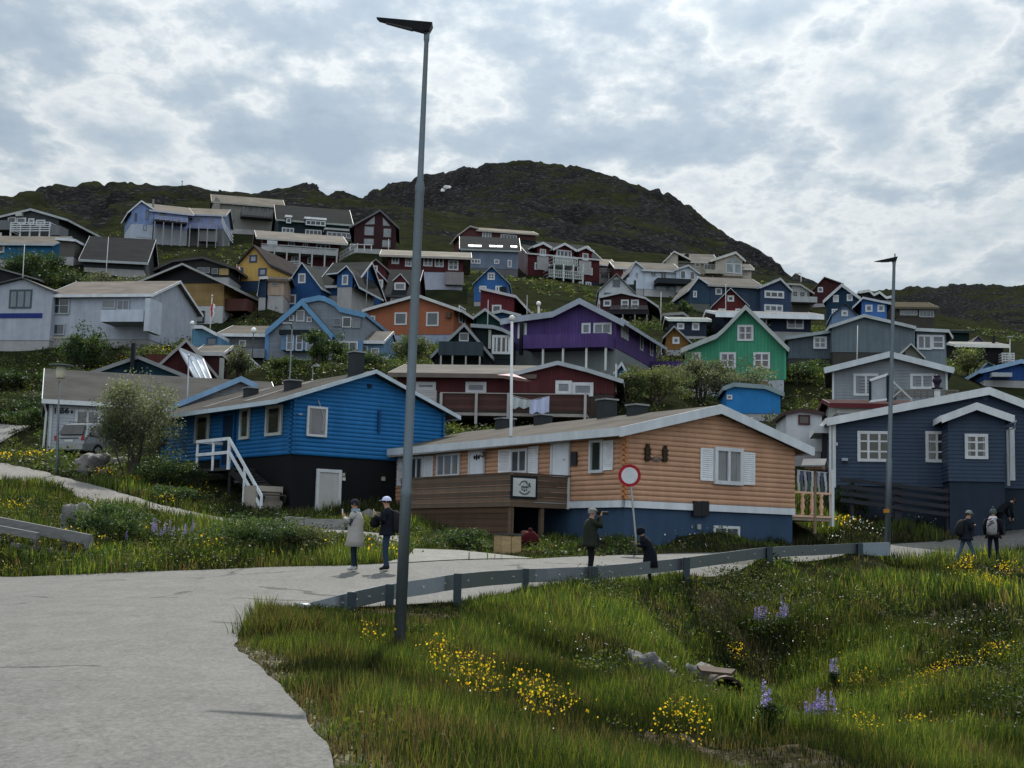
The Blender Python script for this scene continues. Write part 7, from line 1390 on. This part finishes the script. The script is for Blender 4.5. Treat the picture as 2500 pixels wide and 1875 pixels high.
c_=(cc,u.y,u.z+.05); n=10; rim=[(cc+rx*math.cos(2*math.pi*k/n),u.y+rx*math.sin(2*math.pi*k/n)*.8,(e0.z+e1.z)/2+(e1.z-e0.z)/2*math.cos(2*math.pi*k/n)) for k in range(n)]
i=len(m.v); m.v+=[c_]+rim; m.f+=[(0,1+k,1+(k+1)%n) for k in range(n)]; build(m,'canopy',mat((.6,.45,.45),'fabric'),t); m=M(); m.tube([(cc,u.y,TERR.zb-1),(cc,u.y,u.z+.04)],.03,8); build(m,'pole',mat((.4,.4,.4),'metal'),t)
# ---- bird house
fr=Fr(P(T('t',310,700),49),-20); t=thing('bird_house',fr.o,'small wooden bird house with a pale roof above the peach terrace railing','bird house'); z0=P(T('t',310,716),49).z; z1=P(T('t',310,632),49).z; a0=fr.uz(T('t',238,690))[0]; a1=fr.uz(T('t',395,690))[0]
m=M(); zm=z0+(z1-z0)*.45; m.prism([fr.w(a0,y,z) for y,z in((0,z0),(.8,z0),(.8,zm),(.4,z1-.05),(0,zm))],[fr.w(a1,y,z) for y,z in((0,z0),(.8,z0),(.8,zm),(.4,z1-.05),(0,zm))]); build(m,'box',mat((.25,.16,.10),'wood'),t)
m=M(); 
for ya,yb in((-.12,.4),(.4,.92)): za=zm-.08; m.hexa([fr.w(a0-.1,ya,za if ya<0 else z1),fr.w(a1+.1,ya,za if ya<0 else z1),fr.w(a1+.1,yb,z1 if ya<0 else za),fr.w(a0-.1,yb,z1 if ya<0 else za)],[fr.w(a0-.1,ya,(za if ya<0 else z1)+.05),fr.w(a1+.1,ya,(za if ya<0 else z1)+.05),fr.w(a1+.1,yb,(z1 if ya<0 else za)+.05),fr.w(a0-.1,yb,(z1 if ya<0 else za)+.05)])
build(m,'roof',mat((.5,.5,.5),'roof'),t); m=M(); m.tube([fr.w((a0+a1)/2,.4,z0-2.2),fr.w((a0+a1)/2,.4,z0+.01)],.05,8); build(m,'post',mat((.2,.15,.1),'wood'),t)
# ---- picnic bench with pale cloth at the right edge
fr=Fr(gp(2480,1300,58.5),-6); z0=P(T('t',2130,1000),58.5).z; a0=fr.uz(T('t',2070,1000))[0]; a1=a0+2.2; t=thing('garden_table',fr.w(a0+1,0,z0-.75),'garden table heaped with pale snow white cloth at the right edge','table'); m=M(); pbox(m,fr,('f',0),a0,a1,-.8,0,z0-.08,z0); build(m,'tabletop',mat((.12,.10,.08),'wood'),t)
for a in(a0+.15,a1-.15):
    for o_ in(-.1,-.7): m=M(); pbox(m,fr,('f',0),a-.04,a+.04,o_-.04,o_+.04,z0-1.2,z0-.083); build(m,'leg',mat((.10,.08,.06),'wood'),t)
m=M(); sphere_pts(m,fr.w(a0+.9,.4,z0+.03),1,14,8,(.95,.35,.12),.4,9); solo(m,'crumpled_cloth',mat((.6,.62,.64),'fabric'),'crumpled white cloth lying on the garden table at the right edge','cloth',None,True)
# ---- black cowl vent with white pedestal on the navy roof
b=P(T('n',1275,945),61); t=P(T('n',1262,730),61); m=M(); m.lathe((b.x,61,0),[(.13,b.z-.4),(.13,b.z+.25)],12); ch=build(m,'chimney',mat((.5,.52,.53),'paint'),NV.roof,True)
m=M(); z=b.z+.255; H_=t.z-z; m.lathe((b.x,61,0),[(.24,z),(.24,z+.04),(.10,z+.05),(.13,z+H_*.35),(.2,z+H_*.55),(.19,z+H_*.72),(.10,z+H_*.78),(.15,z+H_*.86),(.14,z+H_*.95),(.03,z+H_)],14); build(m,'chimney_cowl',mat((.02,.015,.03),'paint'),ch,True)
# ---- snow patches / pale object on the hill
b=P((1095,466),455); 
for k,(px,py,w_) in enumerate(((1094,462,1.7),(1081,470,.8))):
    v=P((px,py),440); 
    for D in range(300,500,2):
        v=P((px,py),D)
        if v.z<=zt(v.x,v.y): break
    m=M(); sphere_pts(m,(v.x,v.y,zt(v.x,v.y)),1,12,6,(w_,w_*.8,.7),.4,k+30); solo(m,'snow_patch',mat((.8,.8,.82)),['larger white snow patch near the summit','smaller white snow patch below the larger one'][k],'snow patch','snow patches near the summit',True)

# ---- white stair railings between the houses
for (t_,pts_,D,lab) in(('i',[(1375,990),(1550,1150),(1545,1240)],97,'white stair railing descending below the grey annex'),('b',[(1070,560),(1110,660),(1195,790)],190,'pale stair railing beside the periwinkle wing'),('c',[(1010,965),(1120,900),(1215,860)],165,'white handrail rising to the glass terrace of the dark red house')):
    Q=[P(T(t_,*p_),D) for p_ in pts_]; t=thing('stair_railing',Q[-1]-Vector((0,0,1)),lab,'railing','pale stair railings on the slope'); m=M()
    for o_ in(0,-.45,-.85): m.tube([q_+Vector((0,0,o_)) for q_ in Q],.045,5)
    build(m,'handrail',mat((.45,.47,.48),'paint'),t); n_=7; m=M()
    for a_,b_ in zip(Q,Q[1:]):
        for k in range(n_): p_=a_.lerp(b_,k/n_); m.bar(p_+Vector((0,0,-1.0)),p_,.05)
    build(m,'balusters',mat((.45,.47,.48),'paint'),t)
# ================= people
SKINC=mat((.32,.19,.14),'plain'); 
def skinmesh(name,J,E,Rr_,mats,emat,to_world,parent):
    """J joint dict name->(x,y,z); E edges (a,b,matidx); one continuous skinned surface"""
    names=list(J); ix={n:i for i,n in enumerate(names)}
    me=bpy.data.meshes.new(name); me.from_pydata([tuple(J[n]) for n in names],[(ix[a],ix[b]) for a,b,_ in E],[])
    o=bpy.data.objects.new(name,me); COL.objects.link(o); sk=o.modifiers.new('s','SKIN'); sk.use_smooth_shade=True
    for n in names:
        v=me.skin_vertices[0].data[ix[n]]; r=Rr_[n]; v.radius=r if isinstance(r,tuple) else (r,r)
    me.skin_vertices[0].data[0].use_root=True
    s=o.modifiers.new('u','SUBSURF'); s.levels=1; s.render_levels=1
    bpy.context.view_layer.update(); ev=o.evaluated_get(bpy.context.evaluated_depsgraph_get()); nm=bpy.data.meshes.new_from_object(ev); bpy.data.objects.remove(o)
    nm.materials.clear()
    for x in mats: nm.materials.append(x)
    co=np.empty(len(nm.vertices)*3); nm.vertices.foreach_get('co',co); co=co.reshape(-1,3)
    ids=[]
    segs=[(np.array(J[a]),np.array(J[b]),mi) for a,b,mi in E]
    for p in nm.polygons:
        c=co[list(p.vertices)].mean(0); best=(9,0)
        for a,b,mi in segs:
            ab=b-a; t=np.clip(np.dot(c-a,ab)/max(1e-9,np.dot(ab,ab)),0,1); d=np.linalg.norm(c-a-ab*t)
            if d<best[0]: best=(d,mi)
        ids.append(best[1])
    nm.polygons.foreach_set('material_index',ids); nm.polygons.foreach_set('use_smooth',[True]*len(ids))
    W=np.array([tuple(to_world(v)-org(parent)) for v in co]); nm.vertices.foreach_set('co',W.ravel()); nm.update(); return new_obj(name,nm,parent)
def rings(m,R_,tw,n=14):
    i=len(m.v)
    for (c,rx,ry) in R_:
        for k in range(n):
            a=2*math.pi*k/n; w_=1+.05*math.sin(3*a+len(m.v)*.01); m.v.append(tuple(tw((c[0]+rx*math.cos(a)*w_,c[1]+ry*math.sin(a)*w_,c[2]))))
    for j in range(len(R_)-1):
        for k in range(n): a=i+j*n+k; b=i+j*n+(k+1)%n; m.f.append((a,b,b+n,a+n))
    m.f.append(tuple(range(i+n-1,i-1,-1))); e=i+(len(R_)-1)*n; m.f.append(tuple(range(e,e+n)))
def person(px,py,D,H,phi,label,top=(.02,.02,.02),leg=(.02,.02,.025),shoe=(.02,.02,.02),lean=0.,arms='phone',coat=None,coatlen=.85,coatw=1.,cap=None,capc=(.6,.6,.65),pack=None,packc=(.015,.015,.018),stride=0.,scarf=None,hair=(.03,.025,.02),twist=0,z=None):
    b=gp(px,py,D); v=P((px,py),D); b=Vector((v.x,v.y,zg(v.x,v.y)+.03 if z is None else z)); s=H/1.73; f=rad(phi); fx,fy=math.cos(f),math.sin(f)
    def tw(p): # local x right, y forward
        x,y,z_=p[0]*s,p[1]*s,p[2]*s; return Vector((b.x+fx*y+fy*x,b.y+fy*y-fx*x,b.z+z_))
    t=thing('person',b,label,'person'); L=rad(lean)
    def up(h,o=0.,x=0.): # point on the leaning torso, h above pelvis
        return (x,math.sin(L)*h+math.cos(L)*o,.93+math.cos(L)*h-math.sin(L)*o)
    J={};Rr_={}
    def j(n,p,r): J[n]=p; Rr_[n]=r
    j('pel',(0,0,.95),(.15,.115)); j('spi',up(.22),(.135,.105)); j('che',up(.42),(.165,.12)); j('nk',up(.57,.01),.055); hb=up(.64,.03); j('hb',hb,.07); j('hd',up(.72,.04),(.078,.092)); j('ht',up(.79,.03),(.062,.075)); j('nose',up(.70,.135),.016)
    for sd,sg in(('l',-1),('r',1)):
        st_=stride*sg
        j(sd+'hip',(sg*.09,0,.88),.088); j(sd+'kn',(sg*.10,st_*.5+.03,.50 if st_>=0 else .52),.062); j(sd+'an',(sg*.10,st_-(.02),.09 if st_>=0 else .13),.042); j(sd+'heel',(sg*.10,st_-.07,.045),.038); j(sd+'toe',(sg*.12,st_+.15,.035),.035)
        j(sd+'sh',up(.50,0,sg*.19),.062)
        if arms=='phone': el=up(.24,.06,sg*.25); wr=up(.38,.28,sg*.09)
        elif arms=='camera': el=up(.36,.20,sg*.24); wr=up(.62,.24,sg*.08)
        elif arms=='down': el=up(.24,-.02,sg*.26); wr=up(.02,.06,sg*.25)
        elif arms=='straps': el=up(.25,-.02,sg*.27); wr=up(.36,.16,sg*.15)
        elif arms=='reach': el=up(.30,.25,sg*.22); wr=up(.22,.48,sg*.16)
        j(sd+'el',el,.046); j(sd+'wr',wr,.03)
        a=Vector(wr); d=(a-Vector(el)).normalized(); 
        if arms in('phone','camera'): d=(d*.4+Vector((0,.2,.9))).normalized()
        sx=Vector((sg,0,0)); pm=a+d*.065; j(sd+'pm',tuple(pm),(.034,.022))
        for q in range(4):
            o_=(q-1.5)*.017; ln=(.034,.04,.037,.029)[q]; k1=pm+sx*o_+d*(.03+ln*.5); k2=k1+(d*.75+Vector((-sg*.5,.25,0))).normalized()*ln
            j(sd+'f%d'%q,tuple(k1),.0095); j(sd+'g%d'%q,tuple(k2),.0085)
        th=a+d*.03+sx*(-.03)+Vector((0,.01,0)); j(sd+'th',tuple(th),.012); j(sd+'tt',tuple(th+(d*.7+Vector((-sg*.6,0,0))).normalized()*.035),.009)
    E=[('pel','spi',1),('spi','che',1),('che','nk',1),('nk','hb',0),('hb','hd',0),('hd','ht',0),('hd','nose',0)]
    for sd in'lr':
        E+=[('pel',sd+'hip',2),(sd+'hip',sd+'kn',2),(sd+'kn',sd+'an',2),(sd+'an',sd+'heel',3),(sd+'an',sd+'toe',3),('che',sd+'sh',1),(sd+'sh',sd+'el',1),(sd+'el',sd+'wr',1),(sd+'wr',sd+'pm',0),(sd+'wr',sd+'th',0),(sd+'th',sd+'tt',0)]
        for q in range(4): E+=[(sd+'pm',sd+'f%d'%q,0),(sd+'f%d'%q,sd+'g%d'%q,0)]
    if arms!='phone' or coat: pass
    skinmesh('body',J,E,Rr_,[SKINC,mat(top,'fabric'),mat(leg,'fabric'),mat(shoe,'plain')],None,tw,t)
    hc=Vector(up(.735,.04)); rr_=.105
    def dome(name,col,scale,zlo,off=(0,0,0),parent=t,lo=-1):
        m=M(); c=hc+Vector(off); nu,nv=14,6; i=0
        for a in range(nv+1):
            th=math.pi*(.52+lo*0)*a/nv if lo==-1 else math.pi*lo*a/nv
            for k in range(nu):
                ph=2*math.pi*k/nu; p=Vector((math.sin(th)*math.cos(ph)*scale[0],math.sin(th)*math.sin(ph)*scale[1],math.cos(th)*scale[2])); p=Matrix.Rotation(-L,3,'X')@p; m.v.append(tuple(tw(c+p)))
        for a in range(nv):
            for k in range(nu): p_=a*nu+k; q_=a*nu+(k+1)%nu; m.f.append((p_,p_+nu,q_+nu,q_))
        return build(m,name,mat(col,'fabric'),parent,True)
    dome('hair',hair,(.092,.105,.10),0,(0,-.018,-.005),lo=.62)
    m=M(); 
    for sg in(-1,1): 
        m=M(); p=Vector(up(.735,.125,sg*.032)); sphere_pts(m,tw(p),.011*s,6,4); build(m,'eye',mat((.01,.01,.01)),t)
        m=M(); p=Vector(up(.72,.03,sg*.088)); sphere_pts(m,tw(p),.026*s,6,5,(.5,.8,1.1)); build(m,'ear',SKINC,t)
    m=M(); p0,p1=Vector(up(.672,.118,-.025)),Vector(up(.672,.118,.025)); m.tube([tw(p0),tw(p1)],.006,5); build(m,'mouth',mat((.18,.06,.05)),t)
    if cap in('cap','flat'):
        c=dome('cap',capc,(.105,.118,.105 if cap=='cap' else .075),0,(0,-.005,.012 if cap=='cap' else .03)); m=M(); q=[up(.752,.10,-.07),up(.735,.21,-.055),up(.735,.21,.055),up(.752,.10,.07)]; m.prism([tw(v) for v in q],[tw((v[0],v[1],v[2]+.012)) for v in q]); build(m,'visor',mat(capc,'fabric'),c)
    elif cap=='beanie':
        c=dome('beanie',capc,(.11,.122,.135),0,(0,-.01,0),lo=.6); m=M(); sphere_pts(m,tw(up(.9,.0)),.035*s,8,6,(1,1,1),.2); build(m,'pompom',mat(capc,'fabric'),c,True)
    elif cap=='hood':
        dome('hood',capc,(.125,.14,.145),0,(0,-.025,-.005),lo=.72)
    if coat:
        m=M(); R_=[(up(.56,0),.10,.08),(up(.50,0),.20*coatw,.13),(up(.35,.0),.225*coatw,.165*coatw),(up(.15,0),.215*coatw,.165*coatw),((0,0,.93),.225*coatw,.175*coatw)]
        if coatlen<.9: R_+=[((0,0,(.93+coatlen)/2),.25*coatw,.19*coatw),((0,0,coatlen),.27*coatw,.21*coatw)]
        rings(m,R_,tw); build(m,'coat',mat(coat,'fabric'),t,True)
        for sg in(-1,1):
            sd='l' if sg<0 else'r'; m=M(); m.tube([tw(J[sd+'sh']),tw(Vector(J[sd+'sh']).lerp(Vector(J[sd+'el']),.5)),tw(J[sd+'el']),tw(Vector(J[sd+'el']).lerp(Vector(J[sd+'wr']),.9))],[.085*s,.075*s,.065*s,.05*s],10); build(m,'sleeve',mat(coat,'fabric'),t,True)
    if scarf: m=M(); rings(m,[(up(.50,0),.12,.10),(up(.55,.01),.13,.12),(up(.61,.02),.10,.10)],tw); build(m,'scarf',mat(scarf,'fabric'),t,True)
    if pack:
        c=up(.28,-.22); m=M(); pk=thing('backpack',tw(c),pack,'backpack'); R_=[(up(-.02,-.2),.12,.08),(up(.08,-.24),.16,.12),(up(.28,-.24),.165,.125),(up(.44,-.21),.14,.10),(up(.52,-.17),.07,.05)]; rings(m,R_,tw,16); build(m,'bag',mat(packc,'fabric'),pk,True)
        for sg in(-1,1):
            m=M(); m.tube([tw(up(.48,-.14,sg*.10)),tw(up(.555,-.02,sg*.12)),tw(up(.44,.15,sg*.13)),tw(up(.2,.17,sg*.14)),tw(up(.05,-.1,sg*.17))],.018*s,6); build(m,'strap',mat(packc,'fabric'),pk)
    return t,tw,J,up
A,tw,J,up=person(864,1388,35.2,1.70,172,'person in a knee length pale beige coat holding up a phone on the road',top=(.03,.05,.06),leg=(.012,.022,.04),shoe=(.35,.37,.38),coat=(.30,.285,.275),coatlen=.60,coatw=1.12,arms='phone',cap='cap',capc=(.015,.02,.03),scarf=(.16,.21,.25))
def phone(tw,up,label,h=.50,col=(.4,.4,.42)):
    m=M(); c=up(h,.33); q=[(-.04,c[1],c[2]-.08),(.04,c[1],c[2]-.08),(.04,c[1]+.01,c[2]+.08),(-.04,c[1]+.01,c[2]+.08)]; m.prism([tw(v) for v in q],[tw((v[0],v[1]+.012,v[2])) for v in q]); solo(m,'phone',mat(col,'paint'),label,'phone')
phone(tw,up,'phone held up by the person in the beige coat',.52,(.6,.62,.65))
B,tw,J,up=person(942,1388,35.2,1.76,178,'person in a white cap, black jacket and jeans beside the tall lamp post',top=(.012,.014,.02),leg=(.022,.04,.08),shoe=(.015,.015,.015),coat=(.008,.010,.016),coatlen=.84,arms='phone',cap='cap',capc=(.5,.52,.72),pack='black backpack on the back of the person in the white cap',hair=(.02,.015,.012))
phone(tw,up,'small phone held by the person in the white cap',.46,(.5,.5,.52))
m=M(); c=up(.22,.30); sphere_pts(m,tw(c),.13,12,8,(1,.7,1.1),.2,3); solo(m,'shoulder_bag',mat((.01,.01,.012),'fabric'),'small black bag hanging before the person in the white cap','bag',None,True)
C_,tw,J,up=person(1440,1424,35.8,1.70,8,'person in a flat cap and dark olive jacket aiming a camera to the right',top=(.015,.02,.015),leg=(.008,.008,.012),coat=(.018,.022,.016),coatlen=.78,coatw=1.08,arms='camera',cap='flat',capc=(.20,.20,.18),hair=(.2,.2,.2))
m=M(); c=Vector(up(.715,.17)); 
for q in([(-.07,0,-.05),(.07,0,-.05),(.07,.09,-.05),(-.07,.09,-.05)],):
    m.prism([tw(c+Vector(v)) for v in q],[tw(c+Vector((v[0],v[1],v[2]+.10))) for v in q])
cmr=thing('camera_with_lens',tw(c),'black camera with a long lens held by the person in the flat cap','camera'); build(m,'camera_body',mat((.01,.01,.01)),cmr); m=M(); m.tube([tw(c+Vector((0,.091,0))),tw(c+Vector((0,.27,.0)))],[.036,.045],12); build(m,'lens',mat((.03,.03,.03)),cmr,True)
m=M(); rings(m,[((.0,.13,.80),.17,.09),((.0,.16,1.0),.16,.08),((0,.14,1.12),.12,.05)],tw); build(m,'tied_jacket',mat((.012,.015,.025),'fabric'),C_,True); m=M(); m.tube([tw((-.14,.225,.985)),tw((0,.265,.975)),tw((.16,.215,.99))],.018,6); build(m,'white_stripe',mat((.5,.5,.5)),C_)
D_,tw,J,up=person(1586,1419,36.6,1.46,176,'hooded person in a black parka bending over a phone behind the guardrail',top=(.006,.008,.012),leg=(.01,.01,.012),coat=(.006,.008,.013),coatlen=.52,coatw=1.15,arms='phone',cap='hood',capc=(.006,.008,.013),lean=22)
phone(tw,up,'phone held by the hooded person',.44,(.25,.26,.28))
E_,tw,J,up=person(2358,1345,46.,1.72,10,'person in a pale cap, black jacket and blue jeans walking right',top=(.01,.012,.018),leg=(.06,.09,.15),coat=(.010,.013,.02),coatlen=.80,coatw=1.1,arms='straps',cap='cap',capc=(.14,.17,.17),pack='dark backpack on the walking person in the pale cap',stride=.30,lean=7,hair=(.04,.02,.015))
F_,tw,J,up=person(2425,1348,45.6,1.70,62,'person in a grey pompom beanie and black clothes walking behind the other',top=(.008,.008,.012),leg=(.008,.010,.02),coat=(.008,.008,.012),coatlen=.84,arms='down',cap='beanie',capc=(.06,.08,.08),pack='pale patterned backpack on the person in the pompom beanie',packc=(.26,.25,.27),scarf=(.48,.47,.5),stride=.18,lean=4)
m=M()
for k in range(7): 
    a=up(.06+k*.065,-.355+.012*abs(k-3),-.12+.04*(k%3)); c=up(.11+k*.065,-.36+.012*abs(k-3),.02+.04*((k*2)%3)); m.bar(tw(a),tw(c),.02,.03)
pb=[o for o in COL.objects if o.name.startswith('backpack')][-1]; build(m,'dark_pattern',mat((.05,.04,.05),'fabric'),pb)
G_,tw,J,up=person(2440,1300,55.5,1.74,5,'person in black stooping over the garden table at the far right',top=(.006,.008,.009),leg=(.006,.007,.01),coat=(.006,.008,.010),coatlen=.86,arms='reach',lean=52,hair=(.02,.015,.015))
SKYSEED=2.3; BACKG=.70; CLOUD=.78; EXPO=0.0
cd=bpy.data.cameras.new('camera'); cam=bpy.data.objects.new('camera',cd); COL.objects.link(cam); cam.location=CAM
cam.rotation_euler=R3.to_euler(); cd.sensor_width=36; cd.lens=F/2500*36; cd.clip_start=.1; cd.clip_end=6000; SC.camera=cam
EL,AZ=rad(47),rad(2)      # sun ahead of the camera, slightly to the right
sd=bpy.data.lights.new('sun','SUN'); sd.energy=5.0; sd.angle=rad(.6); sd.color=(1,.95,.86); so=bpy.data.objects.new('sun',sd); COL.objects.link(so)
so.rotation_euler=Vector((math.sin(AZ)*math.cos(EL),math.cos(AZ)*math.cos(EL),math.sin(EL))).to_track_quat('Z','Y').to_euler()
w=bpy.data.worlds.new('World'); SC.world=w; w.use_nodes=True; nt=w.node_tree; L=nt.links; bg=nt.nodes['Background']; bg.inputs['Strength'].default_value=.1
sky=nt.nodes.new('ShaderNodeTexSky'); sky.sky_type='NISHITA'; sky.sun_disc=False; sky.sun_elevation=EL; sky.sun_rotation=AZ; sky.altitude=50; sky.dust_density=1.5
tc=nt.nodes.new('ShaderNodeTexCoord'); g=tc.outputs['Generated']
sx=nt.nodes.new('ShaderNodeSeparateXYZ'); L.new(g,sx.inputs[0])
zc=mathn(nt,'ADD',mathn(nt,'MAXIMUM',sx.outputs[2],0),.22); inv=mathn(nt,'DIVIDE',1,zc)
cb=nt.nodes.new('ShaderNodeCombineXYZ'); L.new(mathn(nt,'MULTIPLY',sx.outputs[0],inv),cb.inputs[0]); L.new(mathn(nt,'MULTIPLY',sx.outputs[1],inv),cb.inputs[1]); cb.inputs[2].default_value=SKYSEED
cv=vmul(nt,cb.outputs[0],(1,.8,1))
n1=noisen(nt,5.6,7,cv,.55); n2=noisen(nt,15,5,cv,.6); n3=noisen(nt,1.6,3,cv,.5)
v_=mathn(nt,'ADD',mathn(nt,'ADD',mathn(nt,'MULTIPLY',n1,.80),mathn(nt,'MULTIPLY',n2,.20)),mathn(nt,'MULTIPLY',mathn(nt,'SUBTRACT',n3,.5),.35))
cl=ramp(nt,v_,[(.33,srgb(160,178,195)),(.43,srgb(178,193,205)),(.48,srgb(204,214,220)),(.515,srgb(231,236,237)),(.555,srgb(214,222,226)),(.62,srgb(187,201,211)),(.72,srgb(168,185,200))])
# brighten toward the horizon
hz=nt.nodes.new('ShaderNodeMapRange'); L.new(sx.outputs[2],hz.inputs[0]); hz.inputs[1].default_value=.10; hz.inputs[2].default_value=.26; hz.inputs[3].default_value=.45; hz.inputs[4].default_value=0
cl=mixc(nt,hz.outputs[0],cl,srgb(222,228,229))
# cloud glow around the hidden sun; extra brightness added overhead and behind as fill
dt=nt.nodes.new('ShaderNodeVectorMath'); dt.operation='DOT_PRODUCT'; L.new(g,dt.inputs[0]); dt.inputs[1].default_value=(math.sin(AZ)*math.cos(EL),math.cos(AZ)*math.cos(EL),math.sin(EL))
gl=mathn(nt,'POWER',mathn(nt,'MAXIMUM',dt.outputs['Value'],0),14)
gain=mathn(nt,'ADD',mathn(nt,'MULTIPLY',gl,2.2),1)
up=nt.nodes.new('ShaderNodeMapRange'); L.new(sx.outputs[2],up.inputs[0]); up.inputs[1].default_value=.36; up.inputs[2].default_value=.8; up.inputs[3].default_value=0; up.inputs[4].default_value=.6
bk=nt.nodes.new('ShaderNodeMapRange'); L.new(sx.outputs[1],bk.inputs[0]); bk.inputs[1].default_value=.3; bk.inputs[2].default_value=-.5; bk.inputs[3].default_value=0; bk.inputs[4].default_value=BACKG
gain=mathn(nt,'ADD',gain,mathn(nt,'ADD',up.outputs[0],bk.outputs[0]))
vm=nt.nodes.new('ShaderNodeVectorMath'); vm.operation='SCALE'; L.new(cl,vm.inputs[0]); L.new(mathn(nt,'MULTIPLY',gain,10*CLOUD),vm.inputs['Scale'])
vs=nt.nodes.new('ShaderNodeVectorMath'); vs.operation='ADD'; L.new(vmul(nt,sky.outputs[0],(.12,.12,.12)),vs.inputs[0]); L.new(vm.outputs[0],vs.inputs[1])
L.new(vs.outputs[0],bg.inputs['Color'])
SC.view_settings.view_transform='Standard'; SC.view_settings.look='None'; SC.view_settings.exposure=EXPO; SC.view_settings.gamma=1; SC.view_settings.use_curve_mapping=False
SC.cycles.max_bounces=5; SC.cycles.diffuse_bounces=2; SC.cycles.glossy_bounces=2; SC.cycles.transmission_bounces=3; SC.cycles.transparent_max_bounces=6
SC.cycles.use_denoising=True
